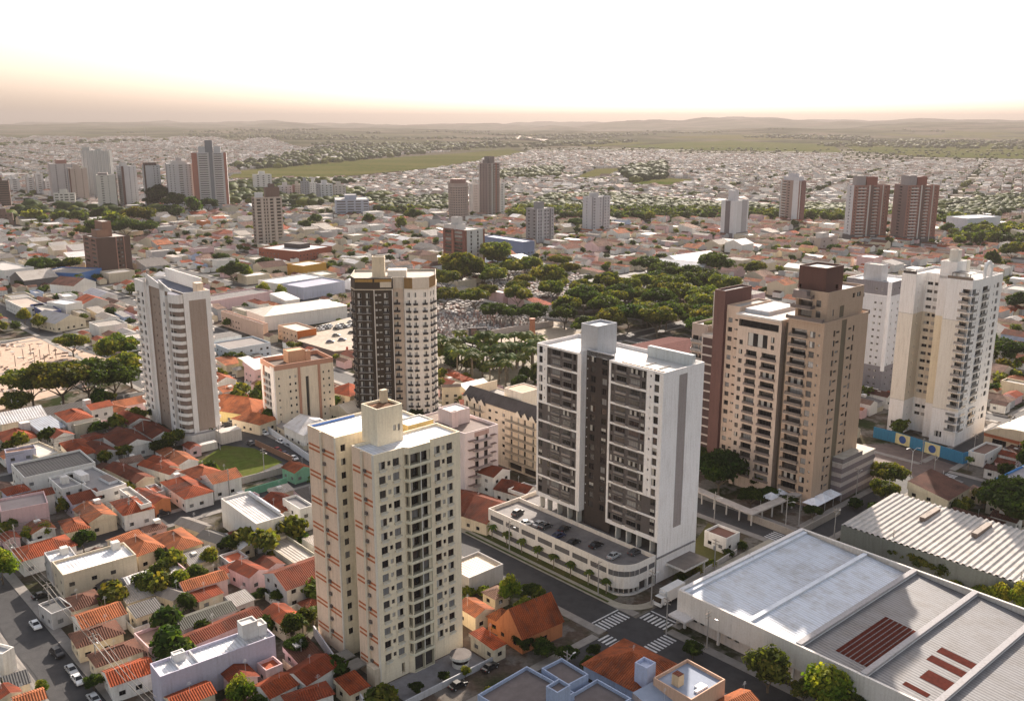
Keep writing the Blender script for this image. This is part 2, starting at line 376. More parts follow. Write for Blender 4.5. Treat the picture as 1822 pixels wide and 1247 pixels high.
        for w in ws:
            p0, a, t0, za, ww, hh, d, var, wp = w
            if bake or k >= maxw: window_geo(rest, p0, a, t0, za, ww, hh, d, s.style, var)
            else:
                tm = t0 + ww / 2; nx, ny = a[1], -a[0]
                o = link_mesh(wp, window_mesh(ww, hh, s.style, var), s.root, None, (p0[0] + a[0] * tm + nx * d, p0[1] + a[1] * tm + ny * d, za), math.atan2(a[1], a[0])); k += 1
        if rest.f: rest.build('window_glazing' if bake else 'window', s.root, 'stuff' if not bake else None)
        return s.root
def grid(cols, z0, pitch, n, h, sill=.9, kind='w', skip=()):
    """openings: cols = [(s0,s1), ...], n storeys"""
    out = []
    for k in range(n):
        if k in skip: continue
        for c in cols:
            hh = c[2] if len(c) > 2 and c[2] else h; sl = c[3] if len(c) > 3 else sill; kd = c[4] if len(c) > 4 else kind
            out.append((round(c[0], 3), round(c[1], 3), round(z0 + k * pitch + sl, 3), round(z0 + k * pitch + sl + hh, 3), kd))
    return out
OCC = []       # world polygons already built on, used to keep the filler houses off them
def occupy(pts): OCC.append([tuple(p[:2]) for p in pts])
def occ_local(loc, rz, x0, x1, y0, y1, pad=2):
    c, s = math.cos(rz), math.sin(rz)
    occupy([(loc[0] + x * c - y * s, loc[1] + x * s + y * c) for x, y in rect(x0 - pad, x1 + pad, y0 - pad, y1 + pad)])
# ================================================================== the big towers
CREAM = (.88, .77, .58); PEACH = (.84, .64, .48); WHITE = (.84, .81, .80); ORANGE = (.52, .15, .05)
FA, FB = ((0, 0), (1, 0)), None
def gable_roof(mb, x0, x1, y0, y1, z, h, axis, mat, col, over=.4, gcol=(.6, .56, .5)):
    x0 -= over; x1 += over; y0 -= over; y1 += over
    if axis == 'x':
        m = (y0 + y1) / 2; A = [(x0, y0, z), (x1, y0, z), (x1, m, z + h), (x0, m, z + h)]; B = [(x1, y1, z), (x0, y1, z), (x0, m, z + h), (x1, m, z + h)]
        G1 = [(x0, y1, z), (x0, y0, z), (x0, m, z + h)]; G2 = [(x1, y0, z), (x1, y1, z), (x1, m, z + h)]
    else:
        m = (x0 + x1) / 2; A = [(x0, y1, z), (x0, y0, z), (m, y0, z + h), (m, y1, z + h)]; B = [(x1, y0, z), (x1, y1, z), (m, y1, z + h), (m, y0, z + h)]
        G1 = [(x0, y0, z), (x1, y0, z), (m, y0, z + h)]; G2 = [(x1, y1, z), (x0, y1, z), (m, y1, z + h)]
    mb.face(A, mat, col); mb.face(B, mat, col)
    for g in (G1, G2): mb.face(g, 'plaster', gcol)
    mb.face([(x0, y0, z), (x0, y1, z), (x1, y1, z), (x1, y0, z)], 'plaster', (.4, .3, .25))
def hip_roof(mb, x0, x1, y0, y1, z, h, mat, col, over=.45):
    x0 -= over; x1 += over; y0 -= over; y1 += over; w, d = x1 - x0, y1 - y0
    if w >= d: a, b = (x0 + d / 2, (y0 + y1) / 2, z + h), (x1 - d / 2, (y0 + y1) / 2, z + h); fs = [[(x0, y0, z), (x1, y0, z), b, a], [(x1, y1, z), (x0, y1, z), a, b], [(x0, y1, z), (x0, y0, z), a], [(x1, y0, z), (x1, y1, z), b]]
    else: a, b = ((x0 + x1) / 2, y0 + w / 2, z + h), ((x0 + x1) / 2, y1 - w / 2, z + h); fs = [[(x0, y0, z), (x1, y0, z), a], [(x1, y1, z), (x0, y1, z), b], [(x0, y1, z), (x0, y0, z), a, b], [(x1, y0, z), (x1, y1, z), b, a]]
    for f in fs: mb.face(f, mat, col)
    mb.face([(x0, y0, z), (x0, y1, z), (x1, y1, z), (x1, y0, z)], 'plaster', (.4, .3, .25))
    # ridge caps, paler than the tiles
    cap = tuple(min(1, c * 1.25) for c in col)
    mb.tube(a, b, .14, .14, mat, cap, 4, False)

def tower_cream():
    X, Y = G(680, 1219)
    b = Bld('apartment_tower', 'tall cream twin slab apartment tower with paired orange stripes on its left side', 'apartment tower', (X, Y), RZM)
    occ_local((X, Y), RZM, -1, 23, -3, 27, 3); b.style = 'brown'
    H = 51.2; p = 3.05; z0 = 4.2; n = 15
    # front slab
    A = [(0, 0), (7.2, 0), (7.8, -1.1), (13.2, -1.1), (13.8, 0), (22, 0), (22, 8), (0, 8)]
    ops = {0: grid([(1.1, 2.7), (3.2, 4.0, 1.0, 1.25), (4.5, 6.1)], z0, p, n, 1.65, .8),
           4: grid([(1.2, 2.8), (3.25, 4.05, 1.0, 1.25), (4.5, 6.1)], z0, p, n, 1.65, .8),
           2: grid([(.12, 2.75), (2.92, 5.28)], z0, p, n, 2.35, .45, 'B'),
           1: grid([(.12, 1.12)], z0, p, n, 2.35, .45, 'd'), 3: grid([(.12, 1.12)], z0, p, n, 2.35, .45, 'd')}
    ops[2] += [(.12, 2.75, .2, 3.9, 'd'), (2.92, 5.28, .2, 3.9, 'd')]; ops[0] += [(5.2, 6.0, .6, 3.0, 'd')]
    b.block(A, 0, H, CREAM, ops, ph=.55, rcol=(.62, .64, .68), rmat='sheet_metal', cols={7: PEACH, 2: (.68, .62, .46)})
    b.part('parapet').box(.26, .5, .3, 7.7, H - .5, H - .12, 'paint', (.10, .22, .55))
    # back slab
    B = rect(.3, 22, 14.3, 25.8)
    b.block(B, 0, H, CREAM, {0: grid([(1.0, 2.2)], z0, p, n, 1.5, .9), 1: grid([(2, 4), (7, 9)], z0, p, n, 1.4, .9)}, ph=.55, rcol=(.62, .64, .68), rmat='sheet_metal', cols={3: PEACH})
    b.part('parapet').box(.56, 12, 25.2, 25.5, H - .5, H - .12, 'paint', (.10, .22, .55))
    # link between the slabs, lift tower and yellow roof room
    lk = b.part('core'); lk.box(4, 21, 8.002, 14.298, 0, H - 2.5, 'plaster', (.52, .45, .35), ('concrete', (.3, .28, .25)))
    b.block(rect(4.4, 10.8, 5.0, 10.6), H - .55, 58.6, CREAM, {0: [(3.9, 4.7, 53.2, 54.4, 'w'), (5.1, 5.7, 53.0, 54.4, 'w')]}, ph=.5, rcol=(.30, .15, .08), rmat='roof_tile', part='lift_tower', rpart='lift_tower')
    b.part('lift_tower').box(8.8, 10.2, 9.2, 10.3, 58.1, 60.8, 'plaster', (.6, .5, .36))
    b.block(rect(15, 21.9, 9, 14.0), H - 2.6, H + .6, (.72, .54, .24), {0: [(2, 3, H - 1.7, H - .8, 'w')]}, ph=.3, pcol=(.7, .68, .62), rcol=(.7, .7, .7), rmat='sheet_metal', part='roof_room', rpart='roof_room')
    # pilasters, stripes and vents on the left faces
    for (w, y1) in ((8.0, 8.0), (11.5, 25.8)):
        O, a = (0 if w == 8 else .3, y1), (0, -1); pl = b.part('pilaster'); m = w * .5
        pl.obox(O, a, m - .35, m + .35, 2.5, H - .1, .003, .4, 'plaster', (.72, .62, .48)); pl.obox(O, a, w - .45, w - .003, 0, H - .05, .003, .3, 'plaster', (.76, .70, .60))
        for j in range(8):
            st = MB()
            for dz in (0, 1.0):
                z = 47.2 - j * 6.12 + (-.2) - dz
                if z < 2: continue
                st.obox(O, a, .4, m - .4, z, z + .38, .003, .09, 'plaster', ORANGE); st.obox(O, a, m + .4, w - .5, z, z + .38, .003, .09, 'plaster', ORANGE)
            b.extra.append(('stripe', st))
        for k in range(15):
            ac = MB(); z = 3.5 + k * p + .7
            ac.obox(O, a, m + .55, m + 1.25, z, z + .6, .003, .42, 'paint', (.12, .1, .09)); ac.obox(O, a, m + .45, m + 1.35, z - .1, z - .03, .003, .55, 'plaster', (.5, .45, .38))
            b.extra.append(('vent_unit', ac))
    for k in range(n):     # moulded sills under the window groups, bands on the bay
        z = z0 + k * p
        for t0 in (1.1, 4.4):
            sl = MB(); b.extra.append(('sill', sl)); sl.obox((0, 0), (1, 0), t0, t0 + 1.8, z + .55, z + .84, .003, .38, 'plaster', (.62, .57, .46)); sl.obox((0, 0), (1, 0), t0 + .2, t0 + 1.6, z + .25, z + .549, .003, .26, 'plaster', (.76, .74, .68))
        for t0 in (15.0, 18.3):
            sl = MB(); b.extra.append(('sill', sl)); sl.obox((0, 0), (1, 0), t0, t0 + 1.7, z + .55, z + .84, .003, .38, 'plaster', (.62, .57, .46)); sl.obox((0, 0), (1, 0), t0 + .2, t0 + 1.5, z + .25, z + .549, .003, .26, 'plaster', (.76, .74, .68))
        bd = MB(); bd.prism([(7.1, -.1), (7.75, -1.26), (13.25, -1.26), (13.9, -.1)], z - .02, z + .40, 'plaster', (.76, .71, .55)); b.extra.append(('balcony', bd))
    b.part('mullion').box(10.55, 10.72, -1.2, -1.103, 3.9, H - 1.5, 'paint', (.7, .68, .62))
    b.part('annex').box(-1.6, -.303, .2, 3.2, 0, 4.2, 'plaster', (.62, .52, .4))
    b.part('canopy').box(-4.6, -.303, 5, 8.5, 2.6, 2.9, 'concrete', (.25, .23, .2)); b.part('canopy').box(-4.6, -.303, 9.5, 13, 2.6, 2.9, 'concrete', (.25, .23, .2))
    b.finish()

def tower_white():
    X, Y = 36.9, 218.8
    b = Bld('apartment_tower', 'white and dark grey apartment slab raised on columns above a parking deck', 'apartment tower', (X, Y), RZM)
    occ_local((X, Y), RZM, -13, 15, -2, 52, 0); b.vars = [0, 0, 0, 0, 1, 1, 2, 3, 5]
    H = 56.0; p = 2.72; z0 = 12.2; n = 16; GREY = (.105, .092, .09); LG = (.22, .20, .19)
    P = [(0, 0), (16.4, 0), (16.4, 44), (-.3, 44), (-.3, 27.2), (1.8, 27.2), (1.8, 17.7), (0, 17.7)]
    wl_ = b.wall
    # underside
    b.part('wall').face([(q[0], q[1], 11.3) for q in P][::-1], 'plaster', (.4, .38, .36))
    # right white end wall down to the street, with its dark slot
    b.wall((0, 0), (16.4, 0), 0, H, [(6.2, 9.6, 13.5, H - 1.6, 'p', (.32, .28, .27))], WHITE)
    b.wall((16.4, 0), (16.4, 44), 0, H, grid([(3, 5), (9, 11), (15, 17), (26, 28), (34, 36)], z0, p, n, 1.4), WHITE)
    b.wall((16.4, 44), (-.3, 44), 11.3, H, (), WHITE)
    def front(p0, p1, W, cols_all, panel_hi, panel_lo, nlow, white_cols):
        """white frame, grey panels two storeys tall set back a little"""
        a = ((p1[0] - p0[0]) / W, (p1[1] - p0[1]) / W)
        mb = b.part('wall'); zt = H
        bands = [(z0 + 2 * p * i + .28, z0 + 2 * p * (i + 1) - .28) for i in range(8)]
        ops = []
        for i, (za, zb) in enumerate(bands):
            s0, s1 = panel_lo if i < nlow else panel_hi
            ops.append((s0, s1, round(za, 3), round(zb, 3), 'p', GREY))
        plain = []
        for i in range(n):
            zz = z0 + i * p
            if i // 2 >= nlow:
                for (c0, c1, h, sl) in white_cols: plain.append((c0, c1, round(zz + sl, 3), round(zz + sl + h, 3), 'w'))
        b.wall(p0, p1, 11.3, H, ops + plain, WHITE, depth=.2)
        nx, ny = a[1], -a[0]; O = (p0[0] - nx * .12, p0[1] - ny * .12)
        for i in range(n):
            zz = z0 + i * p; lo = i // 2 < nlow
            for (c0, c1, kind) in cols_all:
                if kind == 'L' and not lo: continue
                if kind in 'WL':
                    q = (O[0] + nx * .02, O[1] + ny * .02)
                    b.w.append((q, a, c0, zz + .55, c1 - c0, 1.75, 0, b.rn.choice(b.vars), 'window'))
                elif kind == 'S': b.w.append(((O[0] + nx * .02, O[1] + ny * .02), a, c0, zz + 1.2, c1 - c0, .6, 0, 0, 'window'))
                else:
                    mb2 = MB(); m = 'plaster'
                    # recessed-looking balcony: pale slab edge, glass rail and dark opening behind
                    b.w.append(((O[0] + nx * .02, O[1] + ny * .02), a, c0, zz + .9, c1 - c0, 1.35, 0, b.rn.choice([0, 0, 1, 0, 1, 3, 2]), 'window'))
                    mb2.obox(O, a, c0 - .15, c1 + .15, zz + .25, zz + .8, .005, .34, 'plaster', LG if (i + int(c0)) % 3 else (.3, .26, .24))
                    mb2.obox(O, a, c0 - .15, c1 + .15, zz + 2.28, zz + 2.42, .005, .25, 'plaster', LG)
                    b.extra.append(('balcony', mb2))
    front((0, 17.7), (0, 0), 17.7, [(.9, 1.7, 'W'), (2.6, 5.8, 'B'), (7.2, 10.3, 'B'), (10.9, 12.0, 'W'), (14.9, 16.4, 'L')], (.65, 12.4), (.65, 16.7), 2, [(13.5, 14.0, .6, 1.2), (14.9, 16.4, 1.9, .4)])
    front((-.3, 44), (-.3, 27.2), 16.8, [(.8, 2.2, 'L'), (4.3, 5.2, 'W'), (5.9, 9.0, 'B'), (10.2, 13.2, 'B'), (13.8, 14.8, 'W')], (3.9, 15.4), (.55, 15.4), 5, [(.8, 2.2, 1.9, .4), (2.8, 3.2, .6, 1.2)])
    # brown recess in the middle
    DK = (.05, .038, .034)
    b.wall((-.3, 27.2), (1.8, 27.2), 11.3, H + .6, (), WHITE); b.wall((1.8, 17.7), (0, 17.7), 11.3, H, (), WHITE)
    b.wall((1.8, 27.2), (1.8, 17.7), 7.3, H + .6, grid([(1.6, 3.3), (5.6, 7.3)], z0, p, n, 1.7, .7), DK, depth=.15)
    for i in range(n): b.part('trim').obox((1.8, 27.2), (0, -1), .35, .6, z0 + i * p + 1.2, z0 + i * p + 1.5, .003, .1, 'paint', (.7, .7, .7))
    b.roof(P, H - .9, .9, (.55, .53, .5), 'roof_membrane', WHITE)
    # roof: lift tower, tank room, long parapet box
    b.block([(3, 24.5), (10.5, 24.5), (10.5, 30.5), (3, 30.5)], H - .85, 63.2, (.42, .43, .46), {0: []}, ph=.6, rcol=(.6, .6, .62), part='lift_tower', rpart='lift_tower')
    b.block(rect(8, 16.0, 30.6, 34.5), H - .85, 59.0, (.40, .33, .29), ph=.5, rcol=(.5, .5, .5), part='tank_room', rpart='tank_room')
    b.part('parapet').box(1.8, 2.3, 17.8, 27.1, H - .8, H + .85, 'plaster', (.5, .5, .52)); b.part('parapet').box(12.6, 13.9, 1.0, 15.5, H - .85, 58.1, 'plaster', (.46, .49, .5))
    for y in (5, 9.5): b.part('parapet').box(.5, 9, y, y + .12, H - .85, H - .6, 'plaster', (.5, .45, .4))
    b.part('parapet').box(3, 3.2, 1, 16, H - .85, H - .5, 'paint', (.5, .4, .3))
    # columns under the slab
    for i, y in enumerate([2.5, 7, 10.5, 14.2, 28.5, 32, 36, 40, 43]):
        c = MB(); c.box(.6, 2.4, y, y + .4, 7.25, 11.3, 'plaster', (.62, .6, .56)); b.extra.append(('column', c)); c = MB(); c.box(10.5, 12.3, y, y + .4, 7.25, 11.3, 'plaster', (.62, .6, .56)); b.extra.append(('column', c))
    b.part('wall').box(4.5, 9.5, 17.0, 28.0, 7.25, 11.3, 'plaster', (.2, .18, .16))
    # entrance canopy at the street end
    b.part('canopy').box(4, 14, -6, -.003, 4.0, 4.6, 'plaster', (.72, .70, .67), ('concrete', (.2, .17, .15))); b.part('canopy').box(12.8, 13.2, -5.6, -5.2, 0, 4.0, 'plaster', (.6, .58, .55))
    b.finish()
    # parking podium, its own building
    PX0, PY0 = M(8.9, 7.0)
    d = Bld('parking_podium', 'two storey white parking podium with rounded corner and grey louvre strips', 'parking garage', (PX0, PY0), RZM)
    occ_local((PX0, PY0), RZM, 0, 26, -1, 52, 0)
    Rr = 5.5; arc = [(Rr - Rr * math.cos(t), Rr - Rr * math.sin(t)) for t in [math.pi / 2 * i / 6 for i in range(1, 6)]]
    P = [(Rr, 0), (11.85, 0), (11.85, 51.2), (0, 51.2), (0, Rr)] + arc
    PT = 8.3; LV = (.12, .115, .12)
    ops = []
    L_ = 51.2 - Rr
    for i in range(7): ops.append((round(.9 + i * 6.45, 3), round(6.4 + i * 6.45, 3), 5.1, 6.6, 'p', LV)); ops.append((round(.9 + i * 6.45, 3), round(6.4 + i * 6.45, 3), 1.4, 2.9, 'p', LV))
    for i in range(len(P)):
        p0, p1 = P[i], P[(i + 1) % len(P)]; W = math.hypot(p1[0] - p0[0], p1[1] - p0[1]); o = ()
        if i == 3: o = ops
        elif i == 0: o = [(.1, W - 3.2, 5.1, 6.6, 'p', LV), (W - 2.7, W - .2, 5.1, 6.6, 'p', LV), (.1, W - 3.2, .3, 3.1, 'd'), (W - 2.7, W - .2, .3, 3.1, 'd')]
        elif i >= 4: o = [(.001, round(W - .001, 3), 5.1, 6.6, 'p', LV), (.001, round(W - .001, 3), .4, 1.9, 'd')]
        d.wall(p0, p1, 0, PT, o, (.74, .70, .66))
    d.roof(P, 7.2, PT - 7.2, (.19, .175, .17), 'asphalt', (.76, .68, .60), part='deck')
    DP = [(11.855, -0.5), (28, -0.5), (28, 51.2), (11.855, 51.2)]
    d.part('deck').face([(p_[0], p_[1], 7.2) for p_ in DP], 'asphalt', (.19, .175, .17))
    d.part('wall').box(11.86, 28, 51.0, 51.2, 0, PT, 'plaster', (.74, .66, .56))
    d.finish()

def tower_taupe():
    X, Y = 91.6, 267.3
    b = Bld('apartment_tower', 'tallest taupe brown apartment tower with stepped wings and dark red rooftop box', 'apartment tower', (X, Y), RZM)
    occ_local((X, Y), RZM, -8, 30, -6, 52, 2)
    TP = (.41, .30, .22); TL = (.55, .44, .36); BR = (.10, .045, .035); DK = (.085, .07, .06)
    p = 3.05; z0 = 3.6
    # right wing
    n = 17; H = 58
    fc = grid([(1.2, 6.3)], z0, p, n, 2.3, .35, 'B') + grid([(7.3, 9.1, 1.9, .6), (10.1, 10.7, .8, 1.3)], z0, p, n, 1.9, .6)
    rc = grid([(5.6, 6.8, 1.9, .6), (7.2, 9.2, .7, 1.4), (14.4, 16.4, .7, 1.4), (17.0, 18.2, 1.9, .6)], z0, p, n, 1.9)
    W1 = rect(0, 26.5, 0, 11.8)
    b.block(W1, 0, H, TP, {3: fc, 0: rc + [(10.2, 13.2, 2.5, H - .5, 'p', (.13, .105, .07))]}, ph=1.0, rcol=(.35, .32, .3))
    for k in range(n):
        b.balcony((0, 11.8), (0, -1), .8, 6.6, z0 + k * p + .32, 1.1, TL, 'solid', .85, (.17, .14, .12))
    # stepped top
    b.block(rect(3.2, 24.5, 1.2, 11.8), H - 1, 66.5, TP, {0: [(3.0, 3.9, 59, 61, 'w'), (14.5, 16.0, 63.2, 64.6, 'w'), (17.0, 19.6, 63.2, 64.6, 'w'), (7.2, 9.8, H, 61.6, 'p', (.13, .105, .07))], 3: [(1.0, 5.6, 58.3, 60.4, 'b'), (1.0, 5.6, 61.3, 63.4, 'b'), (6.8, 8.4, 58.6, 60.6, 'w'), (6.8, 8.4, 61.8, 63.8, 'w')]}, ph=.8, rcol=(.5, .52, .56), cols={})
    b.part('roof_room').box(1.2, 3.15, 7.2, 11.7, 64.2, 66.4, 'plaster', (.2, .16, .15))
    b.balcony((0, 11.8), (0, -1), -.4, 11.6, H + .1, 1.3, TL, 'solid', 1.0, (.15, .12, .11))
    b.balcony((3.2, 11.8), (0, -1), -.4, 6.4, 61.1, 2.4, TL, 'solid', 1.0, (.15, .12, .11)); b.balcony((3.2, 11.8), (0, -1), -.2, 6.0, 64.1, 2.0, TL, 'solid', 1.0, (.15, .12, .11))
    b.balcony((24.5, 1.2), (0, 1), .5, 4, 62.6, 1.6, TP, 'solid', 1.0, (.15, .12, .11)); b.balcony((26.5, 0), (0, 1), .5, 5, 57.2, 1.8, TP, 'solid', 1.0, (.15, .12, .11))
    b.block(rect(4.6, 14.6, 3.2, 12.2), 65.7, 73.4, BR, {0: [(6.0, 7.4, 66.4, 67.8, 'd')], 3: [(.4, 1.1, 66.6, 67.8, 'd')]}, ph=.6, rcol=(.6, .57, .53), part='lift_tower', rpart='lift_tower')
    # channel
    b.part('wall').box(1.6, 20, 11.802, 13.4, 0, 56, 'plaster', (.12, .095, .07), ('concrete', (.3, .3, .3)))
    # lower front wing in a pale frame
    H2 = 56.5; n2 = 16
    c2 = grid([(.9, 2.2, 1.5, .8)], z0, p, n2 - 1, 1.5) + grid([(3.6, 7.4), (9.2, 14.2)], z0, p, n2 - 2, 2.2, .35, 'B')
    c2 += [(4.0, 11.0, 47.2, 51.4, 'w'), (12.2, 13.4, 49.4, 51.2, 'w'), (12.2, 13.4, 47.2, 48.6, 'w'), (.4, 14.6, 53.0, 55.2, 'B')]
    b.block(rect(-1.0, 20, 13.4, 29.0), 0, H2, TL, {3: c2, 0: []}, ph=.9, rcol=(.5, .48, .46), cols={0: (.3, .24, .2)})
    for k in range(n2 - 2):
        b.balcony((-1.0, 29.0), (0, -1), 3.4, 7.6, z0 + k * p + .32, .5, TL, 'solid', .75, (.16, .13, .12)); b.balcony((-1.0, 29.0), (0, -1), 9.0, 14.4, z0 + k * p + .32, .5, TL, 'solid', .75, (.16, .13, .12))
    b.part('parapet').box(-1.6, 20, 13.4, 29.4, H2 - .1, H2 + .5, 'plaster', (.58, .54, .5)); b.part('parapet').box(2, 18, 20, 28.5, H2 + .51, H2 + 1.7, 'plaster', (.5, .5, .52))
    # peach strip
    c3 = grid([(.7, 2.3, 1.5, .7), (3.2, 4.4, .6, 1.5)], z0, p, 17, 1.5)
    b.block(rect(.6, 18, 29.41, 34.4), 0, 58.6, (.55, .42, .33), {3: c3}, ph=.6, rcol=(.4, .38, .35))
    # dark red slab wing
    b.block(rect(-.8, 14, 34.402, 38.4), 0, 63.2, (.13, .065, .055), ph=.7, rcol=(.5, .48, .46), cols={0: (.10, .045, .04)}, part='red_wing', rpart='red_wing')
    b.block(rect(1.5, 10, 38.402, 40.4), 50, 61.8, (.5, .45, .4), ph=.5, part='red_wing', rpart='red_wing')
    # framed dark panel and balcony wing
    c4 = grid([(.35, 5.0, 2.5, .3)], 4.0, p, 14, 2.5, kind='p'); c4 = [(o[0], o[1], o[2], o[3], 'p', (.07, .04, .038)) for o in c4]
    b.block(rect(1.0, 15, 38.402, 43.8), 0, 47.5, (.5, .44, .4), {3: c4}, ph=.3, rcol=(.4, .38, .35))
    c5 = grid([(.5, 2.8), (3.2, 5.8)], 3.6, p, 14, 1.9, .6)
    b.block(rect(4.0, 16, 43.802, 50.2), 0, 49.8, (.36, .29, .25), {3: c5}, ph=.7, rcol=(.5, .48, .46))
    for k in range(14): b.balcony((4.0, 50.2), (0, -1), .3, 6.1, 3.6 + k * p + .4, 1.0, (.42, .35, .3), 'glass', .9)
    b.part('planting').box(6, 10, 45, 47, 49.3, 50.3, 'grass', (.08, .12, .03))
    # striped low annex at the right end
    an = b.part('podium')
    for k in range(4):
        an.box(11.7, 33, -3.4, 12, k * 3.0, k * 3.0 + 1.5, 'plaster', (.17, .14, .15)); an.box(11.9, 32.8, -3.2, 11.8, k * 3.0 + 1.501, k * 3.0 + 2.999, 'plaster', (.42, .37, .35))
    an.box(11.7, 33, -3.4, 12, 12.0, 12.3, 'plaster', (.5, .48, .45), ('concrete', (.5, .46, .4))); an.box(11.7, 24, -3.5, 2, 12.301, 13.8, 'plaster', (.16, .14, .15), ('concrete', (.4, .36, .3)))
    b.finish()

def tower_yellow():
    X, Y = G(1697, 795)
    b = Bld('apartment_tower', 'white and pale yellow apartment tower behind the blue street wall', 'apartment tower', (X, Y), RZM)
    occ_local((X, Y), RZM, -2, 30, -2, 32, 2); b.style = 'grey'
    H = 61.2; p = 2.95; z0 = 5.5; n = 18; W = (.86, .84, .82); C = (.80, .75, .66); T = (.80, .70, .52)
    P = [(0, 0), (27, 0), (27, 25.5), (0, 25.5), (0, 20.0), (8, 20.0), (8, 13.6), (4, 13.6), (4, 9.2), (0, 9.2)]
    zb = [0, 13.2, 46.5, H]
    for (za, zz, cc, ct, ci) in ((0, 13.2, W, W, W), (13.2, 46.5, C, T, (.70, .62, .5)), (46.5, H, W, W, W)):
        f = lambda lst: [o for o in lst if o[2] >= za and o[3] <= zz]
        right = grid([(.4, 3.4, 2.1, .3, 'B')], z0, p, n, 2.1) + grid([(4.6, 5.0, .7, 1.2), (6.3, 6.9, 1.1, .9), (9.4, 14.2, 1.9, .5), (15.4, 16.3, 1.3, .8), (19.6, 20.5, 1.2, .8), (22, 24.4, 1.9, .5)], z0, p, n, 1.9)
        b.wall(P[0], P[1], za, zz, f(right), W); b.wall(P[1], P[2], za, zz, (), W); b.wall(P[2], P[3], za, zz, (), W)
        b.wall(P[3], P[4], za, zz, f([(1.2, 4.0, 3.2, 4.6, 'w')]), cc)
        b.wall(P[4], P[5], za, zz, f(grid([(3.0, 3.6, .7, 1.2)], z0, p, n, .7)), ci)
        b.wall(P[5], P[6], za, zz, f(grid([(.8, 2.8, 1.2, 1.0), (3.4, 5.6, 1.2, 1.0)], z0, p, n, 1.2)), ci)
        b.wall(P[6], P[7], za, zz, f(grid([(1.0, 2.4, 1.1, 1.0)], z0, p, n, 1.1)), tuple(x * .85 for x in ct))  # narrow recess wall, its shade put in as a darker core colour
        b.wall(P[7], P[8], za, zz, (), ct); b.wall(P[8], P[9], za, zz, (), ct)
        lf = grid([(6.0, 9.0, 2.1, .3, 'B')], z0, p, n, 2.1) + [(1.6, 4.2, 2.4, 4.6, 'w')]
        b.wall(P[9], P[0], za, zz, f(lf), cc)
    b.roof(P, H - .9, .9, (.45, .43, .42), 'concrete', W)
    for k in range(n):
        z = z0 + k * p + .28
        mb = MB(); mb.prism([(-1.1, 3.9), (-1.1, .6), (-.3, -.9), (3.5, -1.1), (3.5, -.003), (-.003, -.003), (-.003, 3.9)], z - .16, z, 'plaster', W)
        mb.obox((-1.05, 3.9), (0, -1), 0, 3.3, z, z + .95, -.06, 0, 'glass_light', W); mb.obox((-.3, -.95), (1, -.03), 0, 3.8, z, z + .95, -.06, 0, 'glass_light', W); b.extra.append(('balcony', mb))
        b.balcony((0, 0), (1, 0), 9.2, 14.4, z, .5, (.7, .7, .7), 'glass', .9)
        b.balcony((27, 0), (0, 1), 1, 4, z, 1.2, W, 'solid', .9)
        if k % 2 == 0: b.balcony((27, 0), (0, 1), 12, 16, z, 1.2, W, 'solid', .9)
    for z in (13.2, 46.5): b.part('trim').obox((0, 9.2), (0, -1), 0, 5.6, z - .08, z + .08, .003, .06, 'paint', (.4, .38, .36)); b.part('trim').obox((0, 25.5), (0, -1), 0, 5.5, z - .08, z + .08, .003, .06, 'paint', (.4, .38, .36))
    b.block(rect(4.0, 12, 7.6, 13.5), H - .85, 66.6, W, ph=.4, rcol=(.5, .5, .5), part='lift_tower', rpart='lift_tower')
    b.block(rect(7, 10.2, 9, 12), 66.3, 70.5, (.62, .58, .52), ph=.3, part='lift_tower', rpart='lift_tower'); b.block(rect(12.1, 15, 7.5, 11), H - .85, 66.4, (.7, .66, .58), ph=.3, part='lift_tower', rpart='lift_tower')
    # roof terrace rails, arch and pergola
    for y0, y1 in ((.3, 9), (20.3, 25.2)): b.part('railing').box(.3, .42, y0, y1, H + .001, H + 1.0, 'glass_mid', W)
    b.part('terrace_cover').box(1.2, 7.5, 1.5, 8, H + 1.9, H + 2.1, 'paint', (.06, .06, .06)); b.part('terrace_cover').box(1.2, 1.5, 1.5, 1.8, H - .85, H + 1.9, 'paint', (.3, .3, .3)); b.part('terrace_cover').box(1.2, 1.5, 7.7, 8, H - .85, H + 1.9, 'paint', (.3, .3, .3))
    b.part('terrace_cover').box(.8, 7, 20.5, 25, H + 1.6, H + 1.8, 'plaster', (.7, .68, .66)); b.part('terrace_cover').box(.8, 1.1, 20.5, 20.8, H - .85, H + 1.6, 'paint', (.5, .5, .5)); b.part('terrace_cover').box(.8, 1.1, 24.7, 25, H - .85, H + 1.6, 'paint', (.5, .5, .5))
    ar = b.part('roof_arch')
    for i in range(8):
        t0, t1 = math.pi * i / 8, math.pi * (i + 1) / 8; r = 2.0
        ar.face([(13 - r * math.cos(t0), -.05, H + 3 + r * .8 * math.sin(t0)), (13 - r * math.cos(t1), -.05, H + 3 + r * .8 * math.sin(t1)), (13 - r * 1.5 * math.cos(t1), -.05, H + 3 + r * 1.5 * math.sin(t1)), (13 - r * 1.5 * math.cos(t0), -.05, H + 3 + r * 1.5 * math.sin(t0))][::-1], 'plaster', W)
        ar.face([(13 - r * 1.5 * math.cos(t0), -.05, H + 3 + r * 1.5 * math.sin(t0)), (13 - r * 1.5 * math.cos(t1), -.05, H + 3 + r * 1.5 * math.sin(t1)), (13 - r * 1.5 * math.cos(t1), .6, H + 3 + r * 1.5 * math.sin(t1)), (13 - r * 1.5 * math.cos(t0), .6, H + 3 + r * 1.5 * math.sin(t0))][::-1], 'plaster', W)
    for x in (10, 15): ar.box(x, x + 1, -.05, .6, H - .2, H + 3.0, 'plaster', W)
    ar.box(15.9, 16.6, -.05, 3, H - .2, H + 4.6, 'plaster', W)
    b.finish()

